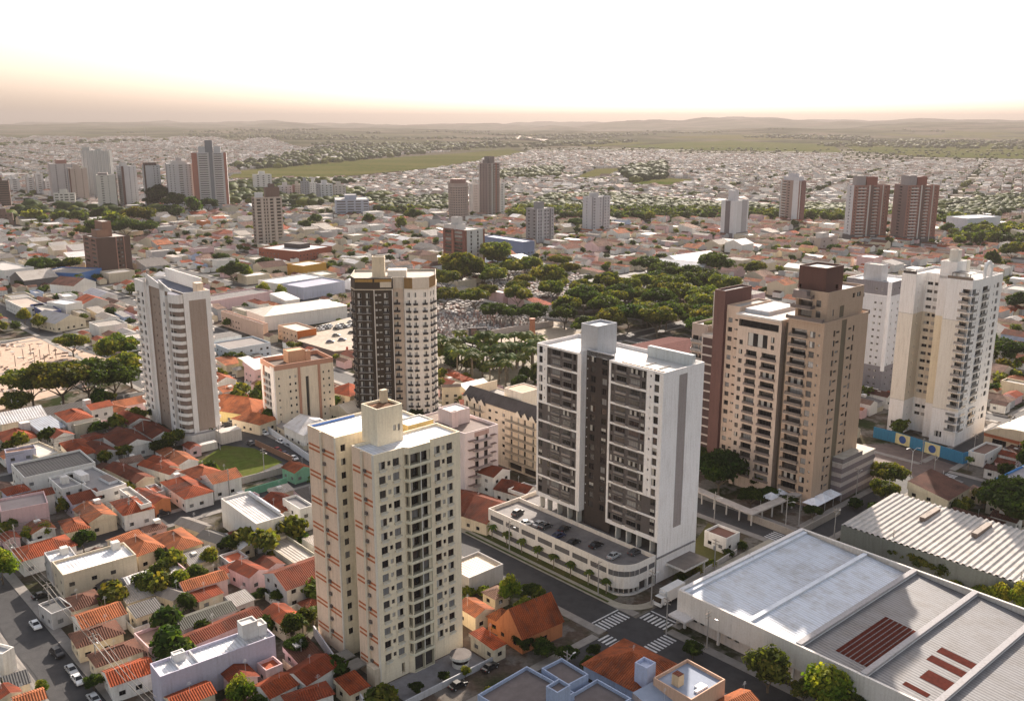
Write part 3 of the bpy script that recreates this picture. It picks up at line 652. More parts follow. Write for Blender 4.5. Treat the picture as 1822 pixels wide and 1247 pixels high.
def tower_grey():
    X, Y = G(1566, 700)
    b = Bld('apartment_tower', 'slim light grey apartment block half hidden behind the taupe and yellow towers', 'apartment tower', (X, Y), RZM)
    occ_local((X, Y), RZM, -1, 22, -1, 22, 2); b.style = 'white'
    H = 49; Wc = (.62, .63, .66); D = (.22, .21, .23)
    for za, zb, c in ((0, 12, D), (12, 43, Wc), (43, H, D)):
        f = lambda lst: [o for o in lst if o[2] >= za and o[3] <= zb]
        b.wall((0, 20), (0, 0), za, zb, f(grid([(13.4, 14.5), (15.9, 17.0)], 2, 3.0, 15, 1.0, 1.1)), c); b.wall((0, 0), (20, 0), za, zb, f(grid([(3, 3.8), (8, 9.2)], 2, 3.0, 15, 1.0, 1.1)), c)
        b.wall((20, 0), (20, 20), za, zb, (), c); b.wall((20, 20), (0, 20), za, zb, (), c)
    b.roof(rect(0, 20, 0, 20), H - .8, .8, (.5, .5, .5), 'concrete', WHITE)
    b.part('trim').box(-.25, 1.0, -.25, 1.0, 10, H - .1, 'plaster', (.8, .8, .82)); b.part('trim').box(-.1, -.003, 1.01, 20, 42.8, 43.2, 'plaster', (.8, .8, .82))
    b.block(rect(3, 9, 6, 14), H - .7, 55.5, (.45, .45, .47), ph=.3, part='lift_tower', rpart='lift_tower')
    for k in range(14): b.balcony((0, 0), (1, 0), 12, 17, 4 + k * 3.0, 1.6, (.75, .7, .66), 'solid', .9)
    b.finish()

def tower_curved():
    X, Y = G(348, 790); rz = R(41)
    b = Bld('apartment_tower', 'white and taupe apartment tower with curved balconies left of the grassy lot', 'apartment tower', (X, Y), rz)
    occ_local((X, Y), rz, -6, 14, -3, 48, 2); b.style = 'grey'
    H = 56.4; p = 3.0; z0 = 4.6; n = 16; W = (.86, .82, .78); T = (.38, .295, .24)
    # main body
    P = [(0, 0), (10, 0), (10, 44), (-1.5, 44), (-1.5, 34), (-.6, 34), (-.6, 31.5), (0, 31.5), (0, 20.5), (-.7, 20.5), (-.7, 15.5), (0, 15.5)]
    taupe = {7: T, 11: W}
    b.wall(P[0], P[1], 0, H, [(1.9, 8.2, 4.5, H - 3.0, 'p', T)], W); b.wall(P[1], P[2], 0, H, grid([(3, 5), (12, 14), (30, 32)], z0, p, n, 1.4), W); b.wall(P[2], P[3], 0, H, (), W)
    b.wall(P[3], P[4], 0, H, grid([(1.4, 4.4, 1.8, .6), (6.4, 8.4, 1.8, .6)], z0, p, n, 1.8), W)
    b.wall(P[4], P[5], 0, H + 1, (), W); b.wall(P[5], P[6], 0, H + 1, (), W); b.wall(P[6], P[7], 0, H, (), T)
    b.wall(P[7], P[8], 0, H, grid([(2.5, 3.3, .9, 1.1), (7.0, 7.8, .9, 1.1)], z0, p, n, .9), T)
    b.wall(P[8], P[9], 0, H + 1, (), W); b.wall(P[9], P[10], 0, H + 1, (), W); b.wall(P[10], P[11], 0, H, (), T)
    b.wall(P[11], P[0], 0, H, grid([(2.0, 5.2, 1.2, 1.0)], z0, p, n, 1.2), T)
    b.roof(P, H - 1.2, 1.2, (.12, .13, .17), 'roof_membrane', W)
    # bowed balcony stack
    arc = [(-3.6 * math.sin(math.pi * (i / 10) ** .85) - .02, 9.2 - 8.2 * i / 10) for i in range(11)]
    arc = [(-.003, 9.2)] + [(-3.4 * math.sin(math.pi * min(1, .12 + .76 * i / 9)) ** .7, 9.0 - 8.4 * i / 9) for i in range(10)] + [(-.003, .4)]
    for k in range(n):
        z = z0 + k * p; mb = MB(); mb.prism(arc, z + .0, z + 1.25, 'plaster', W, ('concrete', (.3, .28, .26))); b.extra.append(('balcony', mb))
        gb = b.part('glass_front'); ga = [(x * .86 - .01, y) for x, y in arc[1:-1]]; ga = [(-.01, 8.9)] + ga + [(-.01, .6)]
        gb.prism(ga, z + 1.251, z + p - .001, 'plaster', (.24, .18, .145), cap=False)
        for q in (2, 4, 5, 7):
            x, y = arc[q]; gb.box(x - .04, x + .06, y - .08, y + .08, z + 1.26, z + p - .01, 'paint', (.7, .68, .64))
        if k % 2 == 0: gb.prism([(x * .93 - .02, y) for x, y in arc[5:9]] + [(-.5, 2), (-.5, 5)], z + 1.3, z + 1.9, 'glass_mid', (1, 1, 1), cap=False)
    cr = MB(); cr.prism(arc, z0 + n * p, z0 + n * p + 3.2, 'plaster', W, ('concrete', (.2, .2, .24))); b.extra.append(('cornice', cr))
    b.block(rect(-3.2, -.003, 9.3, 11.6), 4, z0 + n * p + 1.5, W, {3: grid([(.3, 1.9, 1.6, .8)], z0, p, n, 1.6)}, ph=.2)
    # base plinth and roof screens
    b.part('plinth').prism([(-3.6, 12), (-4.4, 8), (-4.4, 0), (-2, -2.2), (11, -2.2), (11, -.003), (-.003, -.003), (-.003, 12)], 0, 4.2, 'plaster', (.66, .62, .58), ('concrete', (.35, .32, .3)))
    sc = b.part('roof_screen')
    def wedge(x, y0, y1, z0_, z1_, zb): sc.face([(x, y1, zb), (x, y0, zb), (x, y0, z0_), (x, y1, z1_)], 'plaster', W); sc.face([(x + .3, y1, zb), (x + .3, y0, zb), (x + .3, y0, z0_), (x + .3, y1, z1_)][::-1], 'plaster', W); sc.face([(x, y1, z1_), (x, y0, z0_), (x + .3, y0, z0_), (x + .3, y1, z1_)], 'plaster', W)
    wedge(-.7, 9, 21, H - .4, H + 2.2, H - 1.2); wedge(-.6, 21, 34, H + .8, H + 3.2, H - 1.2)
    sc.box(9.3, 9.8, 6, 40, H - 1.1, H + 3.6, 'plaster', W); sc.box(6, 8.5, 2, 5.5, H - 1.1, H + 2.5, 'plaster', (.76, .6, .45)); sc.box(-.2, .8, 33, 34, H - 1.1, H + 4.5, 'plaster', T)
    for k in range(n): b.balcony((10, 0), (0, 1), 1, 4.5, z0 + k * p + .3, 1.0, W, 'solid', .9); b.balcony((-1.5, 44), (0, -1), -.8, 2.0, z0 + k * p + .5, .9, W, 'solid', .9)
    b.part('annex').box(7, 15, -7, -2.203, 0, 4.5, 'plaster', (.66, .58, .5), ('concrete', (.5, .46, .42)))
    b.finish()

def tower_salmon():
    X, Y = G(495, 765)
    b = Bld('apartment_block', 'eight storey cream block with salmon parapet band and salmon fins', 'apartment block', (X, Y), RZL)
    occ_local((X, Y), RZL, -1, 25, -2, 17, 2)
    H = 25.5; p = 2.85; z0 = 1.6; n = 8; W = (.84, .76, .66); S_ = (.52, .28, .19)
    P = rect(0, 24, 0, 15); zt = H - 2.0
    o0 = grid([(1.2, 1.8, .8, 1.1), (5.6, 6.3, 1.0, 1.0), (7.8, 8.5, 1.0, 1.0), (19.4, 20.0, .9, 1.0), (21.7, 22.4, .9, 1.0)], z0, p, n - 1, 1.0) + [(12.3, 13.6, 2.0, 19.5, 'd')]
    b.wall((0, 0), (24, 0), 0, zt, o0, (.82, .70, .54)); b.wall((24, 0), (24, 15), 0, zt, (), W); b.wall((24, 15), (0, 15), 0, zt, (), W)
    b.wall((0, 15), (0, 0), 0, zt, grid([(1.6, 2.2, .8, 1.1)], z0, p, n - 1, .8) + grid([(4.6, 7.2), (7.6, 10.2)], z0, p, n - 1, 2.0, .5, 'B'), (.82, .77, .72))
    for i in range(4): b.wall(P[i], P[(i + 1) % 4], zt, H, (), S_, part='parapet_band')
    b.roof(P, H - 1.6, 1.6, (.10, .07, .055), 'concrete', S_, t=.35)
    for x in (9.2, 17.4): b.part('fin').obox((0, 0), (1, 0), x, x + .9, 1, zt, .003, .5, 'plaster', S_)
    b.part('fin').obox((0, 15), (0, -1), 3.6, 4.3, 1, zt, .003, .5, 'plaster', S_); b.part('fin').obox((0, 15), (0, -1), 10.8, 14.6, 0, H - 1, .003, .3, 'plaster', (.82, .78, .74))
    for k in range(n - 1): b.balcony((0, 15), (0, -1), 4.4, 10.5, z0 + k * p + .45, 1.0, (.8, .78, .75), 'bars', .9, (.6, .58, .56))
    b.block(rect(8, 15, 6, 11), H - 1.55, 28.8, (.60, .36, .22), ph=.2, rcol=(.6, .4, .25), part='lift_tower', rpart='lift_tower'); b.block(rect(15.003, 17, 5.4, 8), H - 1.55, 28.2, (.55, .34, .22), ph=.2, part='lift_tower', rpart='lift_tower')
    b.finish()

def tower_brown():
    X, Y = G(702, 750); rz = R(4)
    b = Bld('apartment_tower', 'dark brown and white many sided tower with a small curved balcony at every window', 'apartment tower', (X, Y), rz)
    occ_local((X, Y), rz, -17, 18, -3, 22, 2); b.style = 'white'; b.vars = [3, 3, 3, 2]
    H = 57.5; p = 2.93; z0 = 2.5; n = 17; BRN = (.048, .034, .023); W = (.80, .74, .67)
    P = [(-15.6, 6), (-13.6, .6), (-6.4, -.4), (.6, -.4), (.9, 2.2), (4.8, 2.2), (5.2, .9), (8.4, -.2), (14.8, 1.4), (17.2, 8), (17.2, 22), (-15.6, 22)]
    zt = H - 4.4
    cols = {0: BRN, 1: BRN, 2: BRN, 3: BRN, 4: (.6, .48, .38), 5: W, 6: W, 7: W, 8: W, 9: W, 10: W, 11: BRN}
    winc = {0: [(1.2, 2.4), (3.6, 4.8)], 1: [(1.0, 2.4), (4.2, 5.6)], 2: [(3.9, 5.4), (.5, 1.3, .8, 1.2), (1.8, 2.8, .5, 1.4)], 4: [(.4, 1.8)], 5: [(.2, .9, .8, 1.1)], 6: [(1.2, 2.2)], 7: [(.5, 1.5), (4.2, 5.3)], 8: [(1, 2.2), (4, 5.2)]}
    bal = {0: [(.9, 5.2)], 1: [(.6, 6.2)], 2: [(3.5, 5.8)], 4: [(.1, 2.6)], 6: [(.8, 2.7)], 7: [(.2, 1.9), (3.8, 5.7)], 8: [(.6, 2.6), (3.6, 5.6)]}
    for i in range(len(P)):
        p0, p1 = P[i], P[(i + 1) % len(P)]; Wd = math.hypot(p1[0] - p0[0], p1[1] - p0[1])
        o = [q for q in grid([c for c in winc.get(i, []) if c[1] < Wd - .05], z0, p, n, 1.95, .35) if q[3] < zt]
        b.wall(p0, p1, 0, zt, o, cols[i], depth=.18)
        b.wall(p0, p1, zt, H, (), (BRN if i in (0, 1, 2, 3, 11) else ((.24, .14, .05) if i in (6, 8) else (.62, .54, .45))), part='top_storey')
        a = ((p1[0] - p0[0]) / Wd, (p1[1] - p0[1]) / Wd)
        for k in range(n - 1):
            for (t0, t1) in bal.get(i, []):
                if t1 < Wd: b.balcony(p0, a, t0, t1, z0 + k * p + .35, .75, (.5, .47, .43), 'bars' if i in (1,) else 'solid', .75, (.035, .03, .03), .1)
    b.roof(P, H - .9, .9, (.42, .38, .33), 'concrete', (.5, .44, .36))
    b.part('top_storey').prism(inset(P, -.25), zt - .2, zt + .12, 'plaster', (.62, .52, .4)); b.part('gold_band').obox(P[1], ((P[2][0] - P[1][0]) / 7.27, (P[2][1] - P[1][1]) / 7.27), .2, 7, H - 1.6, H - .4, .003, .08, 'plaster', (.34, .2, .06)); b.part('gold_band').obox(P[2], (1, 0), .4, 6.9, H - 1.6, H - .4, .003, .08, 'plaster', (.34, .2, .06)); b.part('terrace').obox(P[2], (1, 0), 2.5, 6.8, zt + .8, zt + 2.9, .003, .1, 'plaster', (.6, .52, .42))
    for i, q in ((2, 0), (3, 0)): b.part('trim').obox(P[i], (1, 0), 0, .35, 0, zt, -.2, .35, 'plaster', (.66, .6, .54))
    b.part('mast').box(-4.9, -4.75, 7, 7.15, 64.8, 70, 'paint', (.2, .2, .2)); b.block(rect(-7.2, -2.4, 6, 10), H - .8, 64.8, (.62, .52, .38), ph=.3, cols={3: (.05, .05, .07)}, part='lift_tower', rpart='lift_tower')
    b.part('roof_room').box(-1.4, 6, 7, 13, H - .8, H + 1.8, 'plaster', (.7, .63, .55))
    b.finish()

def block_scallop():
    X, Y = G(961, 855)
    b = Bld('apartment_block', 'long cream block with dark zigzag edged roof and full width balconies', 'apartment block', (X, Y), RZM)
    occ_local((X, Y), RZM, -2, 18, -1, 41, 2)
    H = 20.6; p = 2.75; z0 = 3.2; n = 6; C = (.78, .66, .50)
    P = rect(0, 16, 0, 39)
    o = grid([(1.0, 2.0, 1.9, .3), (5, 6, 1.9, .3), (8.0, 9.0, 1.9, .3), (24.4, 25.4, 1.9, .3), (28, 28.8, 1.9, .3), (31, 32, 1.9, .3), (35, 36, 1.9, .3)], z0, p, n, 1.9) + grid([(13, 14.6, 1.1, 1.0), (16.4, 18, .7, 1.3), (20.2, 21.6, 1.1, 1.0)], z0, p, n, 1.1)
    o += [(23.5, 30, .2, 2.7, 'd'), (31, 37, .2, 2.7, 'd')]
    b.block(P, 0, H, C, {3: o}, ph=.3, rcol=(.3, .28, .26))
    for k in range(n): b.balcony((0, 39), (0, -1), .4, 11.2, z0 + k * p + .28, 1.3, (.72, .62, .48), 'bars', .9, (.1, .08, .06)); b.balcony((0, 39), (0, -1), 23, 37.5, z0 + k * p + .28, 1.3, (.72, .62, .48), 'bars', .9, (.1, .08, .06))
    rf = b.part('roof'); DR = (.085, .07, .065)
    rf.face([(-.5, 39.5, H + .3), (-.5, -.5, H + .3), (3.2, -.5, H + 3.4), (3.2, 39.5, H + 3.4)], 'fibre_cement', DR); rf.face([(3.2, 39.5, H + 3.4), (3.2, -.5, H + 3.4), (3.2, -.5, H), (3.2, 39.5, H)], 'plaster', C)
    for y0 in (1.5, 5, 8.5, 27, 31, 35):
        rf.face([(-.9, y0 + 3.4, H - .8), (-.9, y0, H - .8), (-.9, y0 + 1.7, H + 1.3)], 'plaster', (.8, .7, .56))
        rf.face([(-.9, y0, H - .8), (-.3, y0, H - .8), (1.2, y0 + 1.7, H + 1.3), (-.9, y0 + 1.7, H + 1.3)], 'fibre_cement', DR); rf.face([(-.9, y0 + 1.7, H + 1.3), (1.2, y0 + 1.7, H + 1.3), (-.3, y0 + 3.4, H - .8), (-.9, y0 + 3.4, H - .8)], 'fibre_cement', DR)
    b.part('roof').box(3.21, 15.8, 39.0, 39.3, H - .3, H + 3.0, 'plaster', C)
    b.block(rect(4, 13, 13, 22), H - .25, H + 6, (.80, .72, .60), {3: [(6, 7, H + 2, H + 3, 'w')]}, ph=.3, rcol=(.5, .35, .25), part='lift_tower', rpart='lift_tower'); b.block(rect(9, 12, 24, 27), H - .25, H + 4, (.7, .6, .5), ph=.2, part='lift_tower', rpart='lift_tower')
    b.finish()

def block_pink():
    X, Y = G(828, 882)
    b = Bld('apartment_block', 'pinkish white six storey block with slab balconies beside the cream tower', 'apartment block', (X, Y), RZM)
    occ_local((X, Y), RZM, -2, 17, -3, 26, 2)
    H = 20.8; p = 2.95; z0 = 2.2; n = 6; C = (.72, .62, .61)
    o = grid([(4.2, 5.8, 2.0, .3), (8.0, 9.6, 2.0, .3)], z0, p, n, 2.0)
    b.block(rect(0, 14, 0, 24), 0, H, C, {0: o, 3: grid([(4, 5), (12, 13)], z0, p, n, 1.2)}, ph=1.0, rcol=(.22, .17, .15), rmat='fibre_cement')
    for k in range(n): b.balcony((0, 0), (1, 0), 3.2, 10.2, z0 + k * p + .28, 1.5, (.5, .42, .4), 'bars', .8, (.2, .16, .15)); b.part('awning').obox((0, 0), (1, 0), 1.2, 4.0, z0 + k * p + .9, z0 + k * p + 1.1, .003, 1.0, 'paint', (.14, .09, .08)); b.part('awning').obox((0, 0), (1, 0), 10.6, 12.6, z0 + k * p + .9, z0 + k * p + 1.1, .003, 1.0, 'paint', (.14, .09, .08))
    b.part('trim').obox((0, 0), (1, 0), 4, 10, H - 2.1, H - .6, .003, .12, 'plaster', (.42, .28, .25))
    b.block(rect(3, 10.5, 10, 17), H - .9, H + 4.0, (.68, .56, .54), ph=.4, rcol=(.7, .68, .65), part='lift_tower', rpart='lift_tower'); b.block(rect(2, 4.5, 8.6, 9.99), H - .9, H + 4.4, (.66, .52, .5), ph=.2, part='lift_tower', rpart='lift_tower')
    gable_roof(b.part('roof'), .5, 13.5, 17.5, 23.5, H - .7, 1.4, 'x', 'fibre_cement', (.42, .34, .28), 0)
    b.finish()
for f_ in (tower_cream, tower_white, tower_taupe, tower_yellow, tower_grey, tower_curved, tower_salmon, tower_brown, block_scallop, block_pink): f_()
# ================================================================== terrain, streets, low buildings
def sstep(x, a, b): t = min(1, max(0, (x - a) / (b - a))); return t * t * (3 - 2 * t)
def terrain_h(x, y):
    r = math.hypot(x, y); az = math.degrees(math.atan2(x, y))
    if r < 3000: return 0.0
    n1 = noise.fractal(Vector((x * .00028, y * .00028, 3.1)), 1.0, 2.0, 5)
    n2 = noise.fractal(Vector((x * .0011, y * .0007, 9.7)), 1.0, 2.0, 4)
    left = sstep(-az, 2, 16)
    h = sstep(r, 3000, 6500) * (12 + 26 * n1 + 22 * left + 12 * n2)
    h += sstep(r, 6500, 11000) * (14 + 44 * n1 + 22 * sstep(az, 0, 14) + 18 * n2)
    h += sstep(r, 11000, 17500) * (22 + 46 * n1 + 70 * sstep(az, -12, 20) + 40 * n2)
    return max(-2, h)
def terrain():
    rs = [60 * 1.055 ** i for i in range(125)]; rs = [0.0] + [r for r in rs if r < 24000]
    azs = np.radians(np.linspace(-48, 48, 150)); v = []; f = []
    for r in rs:
        for a in azs:
            x, y = r * math.sin(a), r * math.cos(a) - 80
            v.append((x, y, terrain_h(x, y) - .0))
    n = len(azs)
    for i in range(len(rs) - 1):
        for j in range(n - 1):
            a = i * n + j; f.append((a, a + 1, a + n + 1, a + n))
    f = [q[::-1] for q in f]
    me = mesh_from('ground', v, f, ['terrain'] * len(f), [(.2, .2, .2)] * len(f), True)
    link_mesh('ground', me, None, 'structure')
terrain()
def flat(name, pts, z, mat, col, kind='structure'):
    mb = MB(); a = sum(pts[i - 1][0] * pts[i][1] - pts[i][0] * pts[i - 1][1] for i in range(len(pts)))
    if a < 0: pts = pts[::-1]
    mb.face([(p[0], p[1], z) for p in pts], mat, col); return mb.build(name, None, kind)
def flatpx(name, pxs, z, mat, col): return flat(name, [G(*p, z) for p in pxs], z, mat, col)
def GT(px, py):
    """where the line through a photograph pixel meets the terrain"""
    a, b = (px - 911) / FPX, (py - 623.5) / FPX; dy, dz = _C - b * _S, -(_S + b * _C); t = 1500.0
    while t < 24000:
        if CAM_H + dz * t <= terrain_h(a * t, dy * t): return a * t, dy * t, terrain_h(a * t, dy * t)
        t *= 1.004
    return a * t, dy * t, terrain_h(a * t, dy * t)
def drape(name, pxs, mat, col, dz=1.2):
    P = [GT(*p) for p in pxs]; cx, cy = sum(p[0] for p in P) / len(P), sum(p[1] for p in P) / len(P); mb = MB(); n = 14
    for i in range(len(P)):
        p, q = P[i - 1], P[i]
        for k_ in range(n):
            f0, f1 = k_ / n, (k_ + 1) / n; m = 6
            for j in range(m):
                g0, g1 = j / m, (j + 1) / m
                def X_(f, g): ex, ey = p[0] + (q[0] - p[0]) * g, p[1] + (q[1] - p[1]) * g; x, y = cx + (ex - cx) * f, cy + (ey - cy) * f; return (x, y, terrain_h(x, y) + dz)
                quad = [X_(f0, g0), X_(f1, g0), X_(f1, g1), X_(f0, g1)]
                if k_ == 0: quad = [X_(0, 0), X_(f1, g0), X_(f1, g1)]
                ar = sum(quad[i_ - 1][0] * quad[i_][1] - quad[i_][0] * quad[i_ - 1][1] for i_ in range(len(quad)))
                mb.face(quad if ar > 0 else quad[::-1], mat, col)
    return mb.build(name, None, 'structure')

VR = [(-105.2, 4.3), (-.4, 4.8), (71, 5), (151, 5)] + [(-105.2 - 82 * i, 4) for i in range(1, 9)] + [(151 + 80 * i, 4) for i in range(1, 17)]
UR = [(-4.6, 4.0), (131, 3.6), (199, 4), (268, 4)] + [(268 + 74 * i, 4) for i in range(1, 19)] + [(-85, 4)]
VR.sort(); UR.sort()
ROADS = []     # (axis, centre, half width, from, to) in the M grid
for c, h in VR: ROADS.append(('u', c, h, -170, 1600))
for c, h in UR:
    if c in (131, 199): ROADS.append(('v', c, h, -900, -.4)); ROADS.append(('v', c, h, 151, 1400))
    elif c == -4.6: ROADS.append(('v', c, h, -104, 1400))
    elif c == -85: ROADS.append(('v', c, h, 151, 1400))
    elif c in (268, 342): ROADS.append(('v', c, h, -900, 30)); ROADS.append(('v', c, h, 300, 1400))
    else: ROADS.append(('v', c, h, -900, 1400))
ASPH = (.042, .041, .043)
mb = MB()
for ax, c, h, t0, t1 in ROADS:
    if ax == 'u':
        if c == 71 or c == 151: t1 = min(t1, 1600)
        q = [M(c - h, t0), M(c + h, t0), M(c + h, t1), M(c - h, t1)]; z = .03
        if c == -.4: q = [M(-5.2, t0), M(4.4, t0), M(4.4, 140), M(4.4, 199), M(4.4, t1), M(-5.2, t1), M(-5.2, 206), M(-14, 200), M(-14, 120), M(-5.2, 108)]
        mb.face([(*p, z) for p in q], 'asphalt', ASPH)
    else:
        q = [M(t0, c - h), M(t1, c - h), M(t1, c + h), M(t0, c + h)]; mb.face([(*p, .036) for p in q], 'asphalt', ASPH)
mb.build('street', None, 'structure')
# pavements with kerbs round the near blocks
pv = MB()
def islands(lst, t0, t1):
    cuts = sorted([(c - h, c + h) for c, h in lst if t0 < c < t1]); out = []; a = t0
    for c0, c1 in cuts: out.append((a, c0)); a = c1
    out.append((a, t1)); return out
PAVE = (.24, .22, .20)
for c, h in VR:
    if not -280 < c < 320: continue
    for (a, b) in islands([u for u in UR if u[0] < 700 and not (c > 0 and u[0] in (131, 199) and c < 151)], -60, 700):
        for s in (-1, 1):
            if c == -.4 and ((s == -1 and 100 < a < 210) or (s == 1 and b < 60 and b > -1)): continue
            w0, w1 = (c + s * h, c + s * (h + 2.4)); w0, w1 = min(w0, w1), max(w0, w1)
            pv.prism([M(w0, a + 1), M(w1, a + 1), M(w1, b - 1), M(w0, b - 1)], 0, .13, 'concrete', PAVE)
for c, h in UR:
    if c > 420: continue
    for (a, b) in islands(VR, -280, 330):
        if c in (131, 199) and a > -3 and b < 152: continue
        if c in (268, 342) and a > -3: continue
        if c == -4.6 and a > 130 and c < 0: pass
        for s in (-1, 1):
            if c == -4.6 and s == 1 and -3 < a < 70: continue
            w0, w1 = (c + s * h, c + s * (h + 2.2)); w0, w1 = min(w0, w1), max(w0, w1)
            pv.prism([M(a + 3.5, w0), M(b - 3.5, w0), M(b - 3.5, w1), M(a + 3.5, w1)], 0, .134, 'concrete', PAVE)
pv.build('pavement', None, 'structure')
# curved corner pavement and planted verge round the parking podium
arc = lambda r, c0, n=8: [(c0[0] - r * math.sin(t), c0[1] - r * math.cos(t)) for t in [math.pi / 2 * (n - i) / n for i in range(n + 1)]]
c0 = (13.0, 8.5)
q = [(4.4, 131)] + arc(8.6, c0) + [(66, -.1), (66, 2.2)] + arc(6.2, c0)[::-1] + [(6.8, 131)]
pv = MB(); pv.prism([M(*p) for p in q], 0, .14, 'concrete', (.34, .31, .25)); pv.build('pavement', None, 'structure')
ga = MB(); ga.prism([M(*p) for p in [(6.85, 64), (6.85, 9), (8.85, 9), (8.85, 64)]], 0, .3, 'grass', (.05, .08, .025)); ga.prism([M(*p) for p in [(4.9, 64), (4.9, 9), (5.6, 9), (5.6, 64)]], .14, .2, 'grass', (.05, .08, .025))
tag(ga.build('verge', None, 'stuff'), 'strip of low planting along the foot of the white parking podium')
# painted markings: zebra crossings and stop lines
rl = MB(); WL = (.62, .62, .62)
def zebra(v, u, along, n, L_=3.6, step=1.15, w=.55):
    for i in range(n):
        if along == 'v': x0 = v + i * step; q = [M(x0, u), M(x0 + w, u), M(x0 + w, u + L_), M(x0, u + L_)]
        else: y0 = u + i * step; q = [M(v, y0), M(v + L_, y0), M(v + L_, y0 + w), M(v, y0 + w)]
        rl.face([(*p, .042) for p in q], 'road_line', WL)
zebra(-5.0, .6, 'v', 8); zebra(-5.0, -13.4, 'v', 8); zebra(-9.6, -8.4, 'u', 7); zebra(5.2, -8.4, 'u', 7)
zebra(66.4, .6, 'v', 8); zebra(146.3, .6, 'v', 9, 3.6, 1.1); zebra(157.5, -8.4, 'u', 7); zebra(146.5, -13.5, 'v', 8); zebra(-14, 192, 'v', 8)
for q in ([(-5, 4.8), (4.3, 4.8), (4.3, 5.2), (-5, 5.2)], [(9.6, -8.4), (10, -8.4), (10, -.8), (9.6, -.8)], [(162, -8.4), (162.5, -8.4), (162.5, -.8), (162, -.8)]): rl.face([(*M(*p), .042) for p in q], 'road_line', WL)
rl.build('road_marking', None, 'structure')

K = {1: (0, 770, 5.667), 2: (280, 770, 5.667), 3: (0, 980, 4.67), 4: (280, 980, 4.669), 5: (0, 570, 5.669), 6: (360, 480, 5.667), 7: (960, 1060, 4.555), 8: (720, 1020, 5.493),
     9: (800, 820, 5.196), 10: (740, 660, 5.196), 11: (1600, 540, 5.667), 12: (0, 370, 5.669), 13: (1500, 700, 5.659), 14: (1200, 820, 2.92), 0: (0, 0, 1)}
def k(i, p): return K[i][0] + p[0] / K[i][2], K[i][1] + p[1] / K[i][2]
TILE = [(.40, .085, .03), (.33, .07, .03), (.43, .115, .045), (.22, .058, .03), (.28, .08, .04)]
TD = (.17, .075, .05); TG = (.16, .14, .125); TO = (.46, .15, .06)
WALLC = {'white': (.74, .72, .68), 'cream': (.70, .60, .44), 'beige': (.60, .52, .40), 'grey': (.45, .44, .44), 'pink': (.66, .46, .46), 'yellow': (.72, .58, .26), 'green': (.20, .42, .28), 'blue': (.42, .50, .66), 'orange': (.55, .20, .08), 'stone': (.50, .46, .36), 'lavender': (.52, .50, .60)}
PEND = []
def rname(c):
    if c in ((.17, .075, .05),): return 'dark brown'
    return 'orange'
def house_geo(b, w, d, h, roof, rc, wc, rmat='roof_tile', rn=None, detail=True, rh=None, axis=None, openings=True):
    """walls, roof, windows, door of one low building in its local frame (near corner at the origin)"""
    rn = rn or rnd; axis = axis or ('x' if w > d else 'y'); short = min(w, d)
    rh = rh if rh is not None else short * .22
    P = rect(0, w, 0, d); ops = {}
    if openings:
        for i, W in ((0, w), (3, d)):
            o = []; t = 1.2
            while t + 1.4 < W - .8 and len(o) < 6:
                o.append((round(t, 3), round(t + 1.3, 3), 1.1, 2.2, 'w')); t += rn.uniform(3.2, 5.5)
            if h > 5.6: o += [(q[0], q[1], 4.1, 5.2, 'w') for q in o[:]]
            ops[i] = o
    wz = h if roof in ('gable', 'hip', 'shed') else h + .7
    for i in range(4): b.wall(P[i], P[(i + 1) % 4], 0, wz, ops.get(i, ()), wc, depth=.15)
    if roof == 'gable': gable_roof(b.part('roof'), 0, w, 0, d, h + .01, rh, axis, rmat, rc, .4, wc)
    elif roof == 'hip': hip_roof(b.part('roof'), 0, w, 0, d, h + .01, rh, rmat, rc)
    elif roof == 'shed':
        o = .3; r = b.part('roof'); r.face([(-o, -o, h + .05), (w + o, -o, h + .05), (w + o, d + o, h + rh), (-o, d + o, h + rh)], rmat, rc)
        r.face([(-o, -o, h), (-o, d + o, h), (w + o, d + o, h), (w + o, -o, h)], 'plaster', wc)
        for q in ([(-o, d + o, h), (-o, -o, h), (-o, -o, h + .05), (-o, d + o, h + rh)], [(w + o, -o, h), (w + o, d + o, h), (w + o, d + o, h + rh), (w + o, -o, h + .05)], [(w + o, d + o, h), (-o, d + o, h), (-o, d + o, h + rh), (w + o, d + o, h + rh)]): r.face(q, 'plaster', wc)
    else: b.roof(P, h, .7, rc, rmat, wc, t=.25)
def tank(b, x, y, z, s=1.2, col=(.7, .68, .64)):
    b.part('water_tank').box(x, x + s * 1.5, y, y + s * 1.5, z, z + s * 1.6, 'plaster', col, ('concrete', (.6, .58, .55)))
def aerial(b, x, y, z):
    a = b.part('antenna'); a.tube((x, y, z), (x, y, z + 3.6), .04, .03, 'paint', (.5, .5, .5), 4)
    for i in range(3): a.tube((x - .5 + .1 * i, y, z + 3.0 + .25 * i), (x + .5 - .1 * i, y, z + 3.0 + .25 * i), .025, .025, 'paint', (.5, .5, .5), 3)
